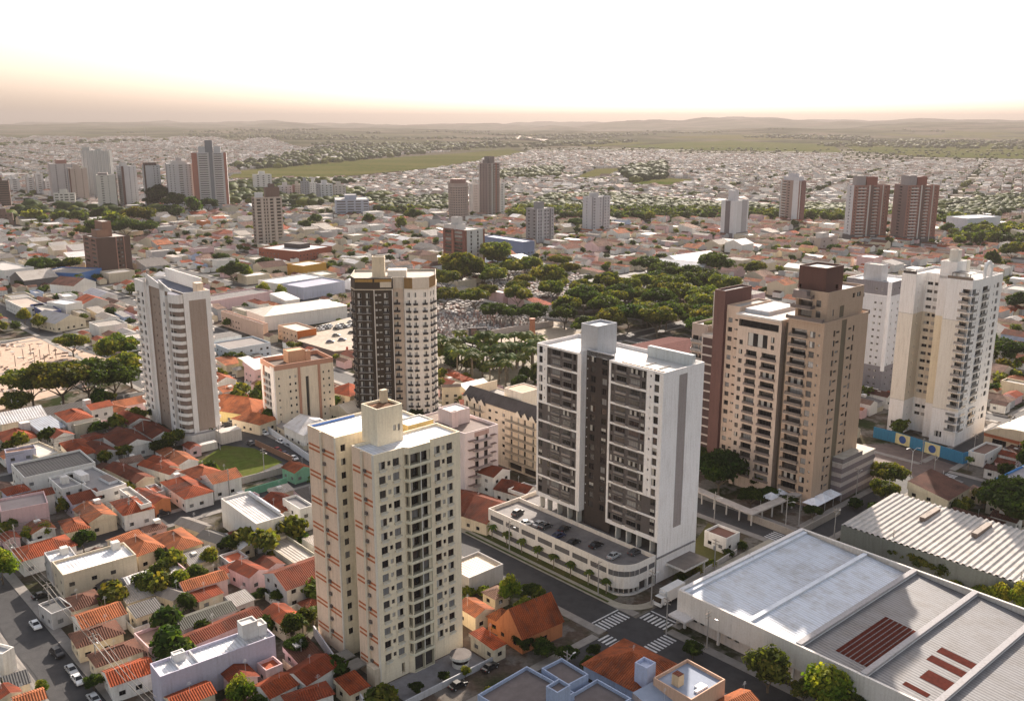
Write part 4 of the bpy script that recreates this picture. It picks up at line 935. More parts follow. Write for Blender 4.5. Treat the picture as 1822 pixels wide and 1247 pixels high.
def lowb(label, ki, Lp, Pp, Rp, z, roof='gable', rc=TILE[0], wc='white', name='house', cat='house', rmat=None, rz=None, group=None, style='dark', **kw):
    Lw, Pw, Rw = [G(*k(ki, p), z) for p in (Lp, Pp, Rp)]
    if rz is None: rz = math.atan2(Rw[1] - Pw[1], Rw[0] - Pw[0]); rz = .55 * rz + .45 * RZM
    c, s = math.cos(rz), math.sin(rz)
    w = (Rw[0] - Pw[0]) * c + (Rw[1] - Pw[1]) * s; d = -(Lw[0] - Pw[0]) * s + (Lw[1] - Pw[1]) * c
    w, d = max(3, w), max(3, d)
    rmat = rmat or {'flat': 'roof_membrane'}.get(roof, 'roof_tile')
    b = Bld(name, label, cat, Pw, rz, group); b.style = style; b.vars = [0, 0, 1, 2]
    occ_local(Pw, rz, 0, w, 0, d, .5); wcol = WALLC[wc] if isinstance(wc, str) else wc
    extra = kw.pop('extra', None)
    house_geo(b, w, d, z, roof, rc, wcol, rmat, b.rn, **kw)
    if extra: extra(b, w, d, z)
    if math.hypot(*Pw) < 360 and roof != 'flat': aerial(b, w * b.rn.uniform(.2, .8), d * b.rn.uniform(.3, .7), z)
    b.finish(40); return b
WM = (.68, .69, .72); GM = (.42, .43, .46)
def ex_tank(fx, fy, s=1.2):
    return lambda b, w, d, z: tank(b, w * fx, d * fy, z, s)
# --- lower left quarter
lowb('beige walled commercial building with bright white sheet roof at the left street', 3, (430, 110), (525, 222), (1140, 55), 7, 'flat', WM, 'beige', 'commercial_building', 'building', 'sheet_metal', extra=ex_tank(.8, .75, 1.3))
lowb('low annex with pale roof attached left of the white sheet roofed building', 3, (318, 45), (420, 112), (640, 60), 6.2, 'flat', WM, 'grey', 'commercial_building', 'building', 'sheet_metal', extra=ex_tank(.55, .5))
lowb('house with red hip roof and white ridge lines at the left street corner', 1, (80, 1190), (225, 1290), (760, 1125), 4.5, 'hip', TILE[0], 'white')
lowb('house with dark brown hip roof in front of the white sheet roofed building', 3, (540, 395), (610, 495), (860, 415), 4, 'hip', TD, 'cream')
lowb('dark flat roofed garage on the pavement of the left street', 3, (340, 455), (430, 545), (600, 470), 3.6, 'flat', (.12, .12, .12), 'grey', 'garage', 'garage')
lowb('orange roofed house with a long ribbed veranda roof on the left street', 3, (600, 540), (690, 640), (1040, 520), 4, 'gable', TO, 'white')
lowb('cream house with dark mossy roof, upper of the two matching street houses', 3, (580, 690), (650, 800), (1030, 690), 4, 'hip', TD, 'cream')
lowb('cream house with dark mossy roof, lower of the two matching street houses', 3, (740, 860), (810, 960), (1190, 830), 4, 'hip', TD, 'cream')
lowb('orange tiled house with a small palm in front, by the left street', 3, (850, 1000), (930, 1120), (1290, 1010), 4, 'gable', TILE[0], 'white')
lowb('white walled house cut by the left edge of the street view', 3, (-60, 790), (20, 880), (85, 810), 5, 'flat', (.4, .4, .4), 'white')
lowb('house with row of black slatted panels on its roof at the left edge', 3, (-20, 1090), (60, 1150), (250, 1100), 4, 'shed', (.05, .05, .05), 'cream', rmat='fibre_cement')
lowb('small house with red roof below the black slatted roof', 3, (-80, 1170), (0, 1230), (165, 1165), 4, 'gable', TILE[1], 'cream')
lowb('corner house with orange and grey roof at the bottom left', 3, (60, 1230), (140, 1300), (380, 1230), 4, 'gable', TO, 'white')
def ex_long(b, w, d, z):
    b.part('roof_divider').box(w * .32, w * .32 + .3, .3, d - .3, z, z + .7, 'plaster', (.5, .5, .52)); b.part('roof_divider').box(w * .16, w * .16 + .3, .3, d - .3, z, z + .7, 'plaster', (.5, .5, .52)); b.part('roof_divider').box(w * .75, w * .75 + .3, .3, d - .3, z, z + .7, 'plaster', (.5, .5, .52))
    b.block(rect(w * .76, w * .9, d * .5, d - .3), z + .01, z + 3.8, (.66, .65, .63), ph=.3, rcol=(.6, .58, .55), part='tank_room', rpart='tank_room'); b.block(rect(w * .9 + .003, w * .98, d * .45, d - .5), z + .01, z + 2.6, (.66, .65, .63), ph=.3, rcol=(.6, .58, .55), part='tank_room', rpart='tank_room')
    b.block(rect(w * .17, w * .27, d * .65, d - .5), z + .01, z + 1.9, (.66, .65, .63), ph=.2, rcol=(.6, .58, .55), part='roof_room', rpart='roof_room')
lowb('long building with plain lavender grey side wall and flat white roofs', 4, (-50, 955), (25, 1070), (1000, 745), 7.2, 'flat', WM, 'lavender', 'commercial_building', 'building', 'sheet_metal', extra=ex_long, openings=False)
lowb('small pink gabled house with blue shutters beside a swimming pool', 4, (635, 120), (765, 220), (897, 150), 4.4, 'gable', TILE[1], 'pink')
lowb('red roofed outbuilding left of the house with the pool', 4, (540, 150), (570, 185), (655, 150), 3.2, 'shed', TILE[1], 'white', 'outbuilding', 'shed')
lowb('broad red hip roofed house left of the cream twin tower', 4, (905, 495), (1060, 630), (1225, 560), 4, 'gable', TILE[0], 'beige')
lowb('barn with grey fibre roof behind the round clipped tree', 4, (20, 345), (130, 410), (230, 330), 4, 'gable', TG, 'beige', 'outbuilding', 'shed', 'fibre_cement')
lowb('long narrow house with pale orange roof and pink side wall', 4, (150, 265), (230, 330), (590, 240), 4.6, 'gable', TO, 'pink')
lowb('low red roofed outbuilding below the long pale orange roof', 4, (290, 370), (345, 420), (540, 345), 3.2, 'shed', TILE[1], 'beige', 'outbuilding', 'shed')
lowb('long shed with black mossy corrugated roof', 4, (165, 560), (215, 650), (650, 490), 3.6, 'gable', (.07, .07, .055), 'grey', 'outbuilding', 'shed', 'fibre_cement')
lowb('long brown roofed house behind the lavender walled building', 4, (215, 700), (270, 790), (860, 520), 3.8, 'gable', TILE[3], 'pink')
lowb('shed with rusty pale grey corrugated roof beside the pool garden', 4, (590, 400), (650, 460), (800, 400), 3.4, 'shed', (.3, .28, .26), 'grey', 'outbuilding', 'shed', 'fibre_cement')
lowb('low red house in front of the lavender wall with pink gable end', 4, (530, 1025), (635, 1115), (835, 1040), 4, 'gable', TILE[1], 'pink')
lowb('red house with white bordered roof at the bottom, left of the green hedge', 4, (850, 1095), (940, 1220), (1150, 1100), 4.6, 'gable', TILE[0], 'white')
lowb('large bottom house with deep red hip roof beside the ramp wall', 4, (1030, 1205), (1110, 1300), (1480, 1210), 5, 'hip', TILE[1], 'white')
lowb('long house with red roof meeting the ramp wall of the cream tower', 4, (1080, 1000), (1240, 1110), (1450, 930), 4.8, 'gable', TILE[1], 'white')
lowb('orange and red roofed house at the very bottom left of the flowering tree', 4, (60, 1215), (150, 1310), (480, 1180), 4.2, 'gable', TILE[0], 'cream')
# --- around the box with the grey roof
lowb('tall plain white box building with grey sheet roof near the middle left', 2, (610, 690), (1000, 940), (1290, 860), 8.2, 'flat', (.46, .44, .44), 'white', 'commercial_building', 'building', 'sheet_metal', openings=False, extra=lambda b, w, d, z: (b.part('parapet').box(w - .7, w - .2, 2, d - 2, z + .71, z + 1.5, 'plaster', (.6, .62, .66)), [b.w.append(((0, 0), (1, 0), t, 4.2, s_, 1.0, .01, 0, 'window')) for t, s_ in ((5.2, 2.2), (9.0, .8), (11, .8)) if t + s_ < w]))
lowb('white house with speckled orange gable roof next to the grassy lot', 2, (480, 430), (565, 515), (845, 440), 5.6, 'gable', TO, 'white')
lowb('house with pale red hip roof touching the speckled orange roof', 2, (275, 375), (440, 470), (640, 385), 4.8, 'hip', TILE[2], 'white')
lowb('house with striped orange roof beside the white storage container', 2, (95, 235), (215, 325), (410, 280), 4.5, 'gable', TO, 'white')
lowb('house with big red hip roof and white rooftop cube above the carport', 2, (60, 490), (280, 665), (560, 590), 4.4, 'hip', TILE[0], 'white', extra=ex_tank(.45, .9))
lowb('red gabled house left of the striped orange roof', 2, (-20, 260), (130, 420), (230, 370), 4.4, 'gable', TILE[0], 'white')
lowb('house with grey ribbed roof below the big red hip roof', 2, (240, 885), (430, 1000), (545, 930), 4.4, 'gable', TG, 'beige', rmat='fibre_cement')
lowb('little house with dark grey gable roof left of the plain white box', 2, (440, 1030), (590, 1110), (705, 1030), 3.8, 'gable', (.09, .085, .08), 'grey', rmat='fibre_cement')
lowb('large bright orange hip roofed house above the yellow flowering tree', 2, (55, 1010), (170, 1200), (450, 1110), 4.6, 'hip', TO, 'cream')
lowb('small red roofed house at the foot of the plain white box', 2, (690, 1010), (770, 1090), (1000, 1030), 3.4, 'gable', TILE[3], 'white')
lowb('green walled house with orange roof behind the cream tower', 2, (1335, 325), (1385, 405), (1550, 350), 4, 'gable', TILE[2], 'green')
lowb('red roofed house with white two storey block left of the cream tower', 2, (1130, 650), (1310, 775), (1480, 690), 4.6, 'gable', TILE[1], 'white')
lowb('white two storey cube house left of the cream tower', 2, (1350, 655), (1440, 790), (1580, 750), 6.6, 'flat', (.2, .19, .19), 'white')
lowb('house with plain pale orange roof right of the plain white box', 2, (980, 690), (1230, 830), (1330, 790), 4, 'gable', TO, 'white')
# --- left middle
lowb('lavender white cube house with tile patterned roof terrace', 1, (10, 190), (60, 225), (368, 185), 6.6, 'flat', (.35, .2, .14), 'lavender')
lowb('flat roofed house with blue awning beside the lavender cube', 1, (290, 130), (400, 270), (620, 200), 4.6, 'flat', (.56, .52, .46), 'cream')
lowb('house with orange hip roof and a pale skylight sheet', 1, (560, 110), (740, 240), (985, 195), 4.6, 'hip', TILE[0], 'white')
lowb('dark red roofed house right of the skylight roof', 1, (880, 120), (1000, 225), (1180, 175), 4.5, 'gable', TILE[3], 'grey')
lowb('wide dark red roofed villa at the foot of the curved balcony tower', 1, (1050, 30), (1230, 160), (1540, 90), 4.6, 'gable', TILE[3], 'white')
lowb('villa with red hip roof above a stone boundary wall', 5, (610, 925), (680, 1025), (935, 975), 7.0, 'hip', TILE[0], 'white')
lowb('stone walled wing in front of the red hip roofed villa', 5, (740, 1060), (755, 1075), (1015, 1015), 5.4, 'flat', (.3, .2, .15), 'stone', openings=False)
lowb('white wing with a row of roof windows behind the hip roofed villa', 5, (880, 860), (920, 905), (1130, 855), 7.4, 'gable', TILE[0], 'white', extra=ex_tank(.02, .8, 1.6))
lowb('house with broad red roof and white water tower at the far left', 5, (-40, 1140), (60, 1240), (385, 1175), 4.2, 'hip', TILE[0], 'white', extra=ex_tank(.7, .6, 2.2))
lowb('building with blue grey sheet roof between the left red roofs', 5, (280, 1060), (420, 1130), (650, 1065), 5.4, 'shed', (.30, .33, .38), 'grey', rmat='sheet_metal')
lowb('small red roof beside the stone boundary wall', 5, (505, 1130), (545, 1195), (740, 1145), 4.4, 'gable', TILE[1], 'white')
lowb('orange roofed house between the stone wall villa and the curved tower', 5, (1110, 850), (1210, 935), (1320, 885), 4.6, 'gable', TO, 'white')
lowb('red roofed house with white side wall left of the curved tower', 5, (1205, 960), (1300, 1055), (1515, 1005), 4.6, 'gable', TILE[1], 'white')
lowb('large dark red roofed house touching the curved tower plinth', 5, (1420, 1060), (1540, 1190), (1760, 1140), 4.6, 'gable', TILE[3], 'white')
lowb('pink walled building with an open roof deck at the left edge', 1, (-70, 700), (10, 815), (495, 745), 7.2, 'flat', (.30, .25, .24), 'pink', openings=False)
lowb('long red roof on white walls behind the pink deck building', 1, (130, 640), (165, 700), (545, 610), 6.4, 'gable', TILE[3], 'white')
lowb('red hip roofed house at the left above the pink deck building', 1, (50, 560), (80, 630), (300, 575), 5, 'hip', TILE[1], 'lavender')
lowb('white flat roofed terrace house with a rooftop cube', 1, (530, 460), (620, 585), (870, 525), 6, 'flat', (.26, .25, .25), 'white', extra=ex_tank(.25, .4, 1.4))
lowb('wide flat roofed house with grey roof courts and white parapets', 1, (750, 400), (970, 620), (1265, 525), 6, 'flat', (.24, .23, .23), 'white', extra=lambda b, w, d, z: (b.part('roof_room').box(1.2, w * .4, d * .55, d * .8, z + .01, z + 2.2, 'plaster', (.7, .68, .66)), b.part('roof_court').box(w * .65, w * .95, d * .2, d * .5, z + .01, z + .9, 'plaster', (.66, .67, .7), ('concrete', (.2, .15, .13)))))
lowb('narrow red roofed house below the white terrace house', 1, (660, 640), (740, 720), (1010, 640), 5, 'gable', TILE[3], 'lavender')
lowb('house with bright speckled orange roof on the lower cross street', 1, (790, 760), (900, 905), (1170, 830), 4.5, 'gable', TO, 'cream', extra=ex_tank(.7, .8))
lowb('house with half shaded brown roof left of the speckled orange roof', 1, (590, 890), (670, 1005), (900, 960), 4, 'hip', TILE[2], 'cream')
lowb('modern white house with red roof, black sign band and wooden door', 1, (1100, 700), (1250, 830), (1560, 760), 5, 'hip', TILE[0], 'white')
lowb('building with tan metal strip roof behind the black sign band', 1, (1150, 600), (1420, 750), (1530, 720), 6, 'flat', (.45, .40, .34), 'white', rmat='sheet_metal')
lowb('red gabled house with square white framed window on brick front', 1, (1380, 590), (1560, 715), (1700, 655), 4.5, 'gable', TILE[1], 'orange')
lowb('big dark red roof in the middle of the left quarter', 1, (1110, 340), (1370, 505), (1545, 445), 4.8, 'gable', TILE[3], 'cream')
lowb('bright red roof right of the big dark red roof', 1, (1500, 270), (1640, 380), (1800, 340), 4.6, 'gable', TILE[0], 'cream')
lowb('large pale orange house on the lower side of the cross street', 1, (1250, 1080), (1390, 1240), (1650, 1140), 4.6, 'hip', TO, 'cream')
lowb('orange house with a white roof patch beside the cross street', 1, (1110, 1070), (1180, 1130), (1420, 1020), 4.6, 'gable', TO, 'cream')
# --- market hall, shop and clinic in the middle left
lowb('big white market hall with pale hip roof beside its car park', 6, (415, 410), (625, 472), (1480, 366), 8.5, 'hip', (.62, .57, .48), 'white', 'market_hall', 'hall', 'sheet_metal', openings=False, rh=3)
lowb('long peach two storey wing along the market hall street', 6, (150, 430), (610, 560), (640, 548), 8, 'flat', (.45, .38, .34), (.66, .46, .36), 'commercial_building', 'building', rz=RZM)
lowb('peach shop building with bright orange front on the car park', 6, (765, 570), (955, 632), (1150, 600), 7, 'flat', (.55, .48, .40), (.66, .44, .30), 'commercial_building', 'building', extra=lambda b, w, d, z: (b.part('shop_front').obox((0, 0), (1, 0), .05, w - .05, .1, z + .5, .02, .12, 'plaster', (.45, .13, .03)), b.part('shop_front').obox((0, 0), (1, 0), w * .25, w * .48, .5, 2.6, .13, .2, 'plaster', (.8, .8, .8)), b.part('shop_front').obox((0, 0), (1, 0), w * .6, w * .82, .5, 2.6, .13, .2, 'plaster', (.8, .8, .8))))
lowb('pale blue clinic building with stair tower and grey roofs', 6, (105, 745), (265, 815), (690, 745), 6.6, 'flat', (.22, .20, .19), (.50, .56, .62), 'clinic', 'building')
lowb('small white roofed hall behind the salmon banded block', 6, (420, 900), (500, 960), (600, 940), 5.5, 'shed', (.62, .58, .52), 'yellow', 'outbuilding', 'building', 'sheet_metal')
lowb('orange hip roofed house with cream walls left of the salmon banded block', 0, (400, 700), (450, 740), (480, 715), 4.5, 'hip', TO, 'yellow')
lowb('second orange roof beside the salmon banded block, nearer the street', 0, (440, 735), (462, 756), (490, 742), 4.2, 'hip', TO, 'cream')
lowb('house with orange roof between the salmon block and the brown tower', 0, (596, 690), (622, 705), (655, 690), 5, 'hip', TILE[0], 'cream')
lowb('cream sheet roofed hall below the salmon block', 0, (598, 722), (620, 736), (660, 722), 5, 'gable', (.6, .5, .38), 'cream', 'outbuilding', 'building', 'sheet_metal')
lowb('shop with white front and red fascia left of the salmon block', 0, (378, 668), (384, 682), (422, 676), 4.6, 'gable', TILE[2], 'white', 'shop', 'shop')
lowb('brown roofed three storey house right of the brown tower', 10, (225, 130), (245, 150), (410, 140), 8.5, 'gable', (.13, .09, .07), 'cream', rz=R(8))
lowb('orange roofed annex left of the zigzag roofed block', 10, (440, 220), (480, 250), (560, 240), 5.5, 'shed', TO, 'cream')
lowb('red roofed annex in front of the zigzag roofed block', 10, (370, 290), (420, 320), (560, 330), 4.5, 'shed', TILE[1], 'cream')
lowb('two storey white house with dark red gable roof beside the pink block', 9, (205, 75), (405, 150), (540, 80), 6.6, 'gable', TILE[3], 'white')
lowb('long red roofed house between the two storey white house and the podium', 9, (460, 235), (680, 335), (800, 240), 4, 'gable', TILE[3], 'white')
lowb('red roofed house with a bush beside the podium end wall', 9, (100, 330), (340, 580), (600, 400), 4, 'gable', TILE[3], 'cream')
lowb('building with flat beige sheet roof below the podium street', 9, (-60, 985), (180, 1105), (495, 972), 4.2, 'flat', (.60, .50, .38), 'grey', 'commercial_building', 'building', 'sheet_metal', openings=False)
lowb('small white walled yard building left of the white slab tower', 9, (690, 210), (700, 330), (830, 260), 4.6, 'flat', (.3, .2, .17), 'white', 'outbuilding', 'building', openings=False)
# --- bottom centre
lowb('mansion with steep bright red tile roof at the crossing', 8, (980, 450), (1150, 640), (1560, 480), 3.8, 'gable', (.36, .085, .03), 'orange', rh=5.6)
lowb('low front wing of the steep red roofed mansion', 8, (820, 415), (945, 480), (1060, 400), 3.6, 'hip', TO, 'orange', rh=2)
lowb('red gabled house hidden behind the cream twin tower', 8, (480, 330), (690, 425), (870, 350), 4, 'gable', TO, 'cream')
lowb('red ribbed gatehouse roof right of the cream twin tower entrance', 8, (690, 590), (870, 745), (985, 685), 3.4, 'shed', (.5, .10, .03), 'cream', 'gatehouse', 'gatehouse')
BB = (.33, .40, .55)
lowb('blue grey walled building with dark flat roof at the bottom centre', 8, (640, 1255), (1180, 1500), (1640, 1180), 8, 'flat', (.12, .10, .10), BB, 'commercial_building', 'building', 'concrete')
lowb('projecting rear block of the blue grey building by the street', 7, (10, 610), (230, 745), (400, 660), 8.1, 'flat', (.12, .10, .10), BB, 'commercial_building', 'building', 'concrete')
lowb('front block of the blue grey building with dark ribbed roof', 7, (190, 860), (480, 1020), (740, 850), 7, 'flat', (.12, .10, .10), BB, 'commercial_building', 'building', 'concrete')
lowb('small rooftop hut on the blue grey building', 7, (40, 765), (145, 810), (250, 745), 10.6, 'flat', (.13, .11, .11), BB, 'rooftop_hut', 'hut', openings=False)
lowb('house with wide orange red hip roof below the crossing', 7, (345, 560), (800, 785), (1110, 555), 4.8, 'hip', (.42, .11, .04), 'blue', rh=3)
lowb('peach building with grey blue membrane roof at the bottom', 7, (905, 695), (1230, 865), (1515, 705), 7.6, 'flat', (.26, .30, .38), (.62, .40, .28), 'commercial_building', 'building', extra=lambda b, w, d, z: (b.part('chimney').box(w * .18, w * .34, d * .5, d * .68, z + .01, z + 2.4, 'plaster', (.66, .5, .32), ('roof_tile', (.3, .1, .06))), b.part('skylight').box(w * .3, w * .62, d * .12, d * .2, z + .01, z + .4, 'plaster', (.8, .8, .8)), b.part('skylight').box(w * .42, w * .62, d * .201, d * .3, z + .01, z + .4, 'plaster', (.8, .8, .8))))
lowb('low wing with blue grey roof left of the peach building', 7, (740, 850), (1000, 980), (1190, 880), 5.4, 'shed', (.26, .30, .38), (.5, .42, .4), 'commercial_building', 'building', 'roof_membrane')
lowb('pale blue water tower box beside the wide orange hip roof', 7, (805, 570), (870, 610), (910, 580), 9.2, 'flat', (.5, .54, .66), (.45, .50, .66), 'water_tower', 'water tower', openings=False)
lowb('orange roofed house corner right of the peach building', 7, (1430, 850), (1560, 950), (1800, 870), 4.5, 'gable', TO, 'cream')
# --- right side
lowb('bright blue building at the right edge by the crossing', 0, (1776, 852), (1830, 872), (1905, 840), 7, 'flat', (.25, .24, .26), (.05, .22, .52), 'commercial_building', 'building', openings=False)
lowb('low gatehouse with brown flat roof in front of the yellow tower', 0, (1728, 802), (1752, 812), (1785, 796), 4, 'flat', (.16, .09, .07), 'white', 'gatehouse', 'gatehouse')
lowb('garden pavilion with brown flat roof beside the white slab tower', 14, (170, 365), (270, 415), (340, 380), 4.0, 'flat', (.16, .08, .06), 'white', 'pavilion', 'pavilion')
lowb('white commercial block with brown roof line at the far left', 12, (-40, 560), (40, 640), (320, 600), 9, 'flat', (.4, .38, .36), 'white', 'commercial_building', 'building')
lowb('bright blue walled hall beside the dark brick block', 12, (640, 600), (800, 670), (850, 610), 8, 'flat', (.3, .27, .25), (.06, .16, .40), 'commercial_building', 'building', 'fibre_cement', openings=False)
lowb('white windowless cube building in the left middle distance', 12, (620, 930), (660, 985), (800, 950), 8, 'flat', (.6, .6, .62), 'white', 'commercial_building', 'building', openings=False)
lowb('white gable ended hall with brown roof above the solar panels', 12, (685, 735), (740, 790), (890, 740), 8, 'gable', (.3, .13, .09), 'white', 'commercial_building', 'building', openings=False)
lowb('dark walled warehouse with pale grey roof, third row at left', 12, (185, 690), (240, 735), (570, 690), 7, 'gable', (.42, .38, .34), (.14, .13, .13), 'commercial_building', 'building', 'fibre_cement', openings=False)
lowb('grey roofed hall with a column of roof sheets left of the ruins', 12, (460, 1090), (560, 1170), (830, 1110), 5, 'gable', (.25, .25, .27), 'cream', 'commercial_building', 'building', 'fibre_cement')
lowb('building with row of solar panels on its grey roof', 12, (880, 850), (990, 905), (1180, 880), 6, 'gable', (.30, .30, .34), 'white', 'commercial_building', 'building', 'fibre_cement')
lowb('navy and red painted corner shop with yellow zigzag', 12, (250, 990), (440, 1060), (620, 1040), 6, 'flat', (.4, .36, .32), (.07, .09, .22), 'shop', 'shop', openings=False)
lowb('white painted shop wing left of the navy corner shop', 12, (90, 930), (230, 1020), (480, 990), 6, 'flat', (.40, .33, .28), 'white', 'shop', 'shop')
lowb('long grey roofed warehouse behind the curved balcony tower', 6, (40, 270), (70, 330), (660, 215), 6.5, 'flat', (.16, .15, .15), 'pink', 'commercial_building', 'building', 'fibre_cement', openings=False)
lowb('white two part warehouse behind the market hall', 6, (665, 100), (760, 150), (1190, 70), 8, 'flat', (.62, .62, .64), 'white', 'commercial_building', 'building', 'sheet_metal', openings=False)
lowb('lilac grey warehouse in front of the white two part warehouse', 6, (930, 130), (1020, 190), (1400, 115), 7.5, 'flat', (.34, .34, .42), (.46, .48, .58), 'commercial_building', 'building', 'roof_membrane', openings=False)
lowb('red brick flat roofed office with black roof box in the middle distance', 0, (502, 436), (532, 449), (575, 438), 8, 'flat', (.5, .48, .47), (.30, .09, .05), 'commercial_building', 'building', extra=lambda b, w, d, z: b.part('roof_box').box(w * .4, w * .7, d * .3, d * .7, z + .01, z + 4, 'plaster', (.06, .05, .05)))
lowb('yellow fronted shop right of the big round trees', 0, (530, 468), (540, 475), (575, 468), 8, 'flat', (.5, .45, .4), (.55, .30, .05), 'shop', 'shop', openings=False)
lowb('large hall with white roof right of the cemetery trees', 0, (1187, 470), (1240, 488), (1262, 478), 7, 'gable', (.62, .62, .64), (.45, .46, .5), 'commercial_building', 'building', 'sheet_metal', openings=False)
lowb('second white roofed hall left of the tall spreading trees', 0, (1190, 462), (1215, 472), (1290, 462), 7, 'gable', (.6, .6, .62), 'white', 'commercial_building', 'building', 'sheet_metal', openings=False)
lowb('blue sided office block beside the grey eleven storey block', 0, (925, 415), (930, 432), (952, 430), 14, 'flat', (.4, .42, .5), (.16, .20, .32), 'commercial_building', 'building')
lowb('wide glass and white institute building at the far right', 0, (1702, 385), (1722, 390), (1800, 388), 15, 'flat', (.6, .6, .6), (.62, .64, .68), 'commercial_building', 'building')
lowb('dark red sheet roofed hall behind the white slab tower', 0, (1085, 622), (1135, 648), (1275, 618), 6, 'gable', (.12, .045, .04), (.4, .3, .26), 'commercial_building', 'building', 'rust', openings=False, rh=1.6)

# --- warehouses at lower right
def warehouse():
    z = 9.0
    lp = (1206, 1050); X, Y = G(*lp, z); rz = R(41.0)
    b = Bld('warehouse', 'big white warehouse with low parapets and pale stepped roofs at lower right', 'warehouse', (X, Y), rz)
    # local x: along the street away (v), local y: negative u -> towards lower right
    Wd, Dp = 52, -92; occ_local((X, Y), rz, 0, Wd, Dp, 0, 2)
    P = rect(0, Wd, Dp, 0); WC_ = (.70, .66, .62)
    b.wall((0, 0), (0, Dp), 3.6, z, (), WC_)
    o = []
    for i in range(9):
        t = 2.2 + i * 9.6; o += [(t + 1.4, t + 2.6, 2.0, 3.0, 'w'), (t + 3.4, t + 4.6, 2.0, 3.0, 'w')]
    b.wall((1.6, 0), (1.6, Dp), 0, 3.6, [q for q in o if q[1] < 91], (.66, .60, .56)); b.part('wall').face([(0, 0, 3.6), (0, Dp, 3.6), (1.6, Dp, 3.6), (1.6, 0, 3.6)][::-1], 'plaster', (.5, .48, .46))
    b.wall((0, Dp), (Wd, Dp), 0, z, (), WC_); b.wall((Wd, Dp), (Wd, 0), 0, z, (), WC_); b.wall((Wd, 0), (0, 0), 0, z, (), WC_)
    for i in range(9): b.part('column').box(.2, .7, -2.4 - i * 9.6, -1.9 - i * 9.6, 0, 3.6, 'plaster', (.7, .68, .66))
    b.part('canopy').box(-3.2, -.003, -5, 0, 3.6, 4.1, 'plaster', (.66, .62, .6))
    # parapet ring
    inn = inset(P, .5)
    for i in range(4):
        j = (i + 1) % 4; a, c, d_, e = P[i], P[j], inn[j], inn[i]; q = b.part('parapet')
        # P runs clockwise seen from above here? keep both windings safe with thin boxes
    b.part('parapet').box(0, .6, Dp, 0, z, z + .25, 'plaster', WC_); b.part('parapet').box(Wd - .6, Wd, Dp, 0, z, z + .25, 'plaster', WC_); b.part('parapet').box(.601, Wd - .601, -1.0, 0, z, z + .35, 'plaster', (.72, .7, .7)); b.part('parapet').box(.601, Wd - .601, Dp, Dp + .6, z, z + .25, 'plaster', WC_)
    bays = [(-1.0, -18.2, 'w'), (-18.2, -31.0, 'w'), (-31.0, -45.5, 'g'), (-45.5, -59.5, 'g'), (-59.5, -75, 'g'), (-75, Dp + .6, 'g')]
    for i, (y0, y1, kd) in enumerate(bays):
        r = MB(); zb = z - 1.6; hi = z - .1
        col = (.54, .59, .67) if kd == 'w' else (.145, .145, .155); mt = 'sheet_metal'
        r.face([(.6, y1, zb), (Wd - .6, y1, zb), (Wd - .6, y0 - 1.1, hi - .5), (.6, y0 - 1.1, hi - .5)], mt, col)
        r.face([(.6, y0 - 1.1, hi - .5), (Wd - .6, y0 - 1.1, hi - .5), (Wd - .6, y0 - 1.1, hi), (.6, y0 - 1.1, hi)], 'plaster', (.6, .62, .66))
        r.face([(.6, y0 - 1.1, hi), (Wd - .6, y0 - 1.1, hi), (Wd - .6, y0, hi), (.6, y0, hi)], 'roof_membrane', (.66, .70, .76) if kd == 'w' else (.32, .31, .33)); r.face([(.6, y0, hi), (Wd - .6, y0, hi), (Wd - .6, y0, zb), (.6, y0, zb)], 'plaster', (.5, .52, .56))
        b.extra.append(('roof_bay', r))
        gable_parts = b.part('parapet')
        if kd == 'g': gable_parts.box(.61, Wd - .61, y0 - 1.25, y0 + .02, hi + .01, hi + .55, 'plaster', (.33, .32, .33))
    s = b.part('rust_sheet')
    slope = lambda y0, y1, y: (z - 1.6) + ((z - .6) - (z - 1.6)) * (y - y1) / ((y0 - 1.1) - y1)
    def sheet(x0, x1, ya, yb, bay):
        y0, y1, _ = bays[bay]; n_ = max(1, int((ya - yb) / 1.05)) if x1 - x0 > 6 else 1; e_ = (ya - yb) / n_
        for i_ in range(n_): strip_(x0, x1, ya - i_ * e_, ya - (i_ + (.8 if n_ > 1 else 1)) * e_, y0, y1)
    def strip_(x0, x1, ya, yb, y0, y1): s.face([(x0, yb, slope(y0, y1, yb) + .05), (x1, yb, slope(y0, y1, yb) + .05), (x1, ya, slope(y0, y1, ya) + .05), (x0, ya, slope(y0, y1, ya) + .05)], 'rust', (.085, .018, .012))
    sheet(6, 27, -37, -44.5, 2); sheet(10, 14, -53, -58.8, 3); sheet(17, 19.5, -51, -58.8, 3); sheet(21.5, 24, -51, -58.8, 3); sheet(5, 6.5, -52, -57, 3)
    b.finish(40)
    X, Y = G(1497, 933, 7); rz = R(42.5)
    b = Bld('ribbed_shed', 'shed with deeply ribbed pale roof and three dark ridge vents at the right edge', 'shed', (X, Y), rz)
    occ_local((X, Y), rz, 0, 31, -75, 0, 2); n = 46
    r = b.part('roof')
    for i in range(n):
        y0 = -i * 1.6
        for (a, b_, za, zb) in ((0, -.5, 7.0, 7.0), (-.5, -.8, 7.0, 7.38), (-.8, -1.3, 7.38, 7.38), (-1.3, -1.6, 7.38, 7.0)):
            r.face([(0, y0 + b_, zb), (31, y0 + b_, zb + .8), (31, y0 + a, za + .8), (0, y0 + a, za)], 'concrete', (.50, .47, .44))
    for p0, p1 in (((0, -73.6), (31, -73.6)), ((31, -73.6), (31, 0)), ((31, 0), (0, 0)), ((0, 0), (0, -73.6))): b.wall(p0, p1, 0, 6.95, (), (.30, .32, .30))
    b.wall((0, 0), (0, -73.6), 0, 6.9, (), (.3, .33, .3))
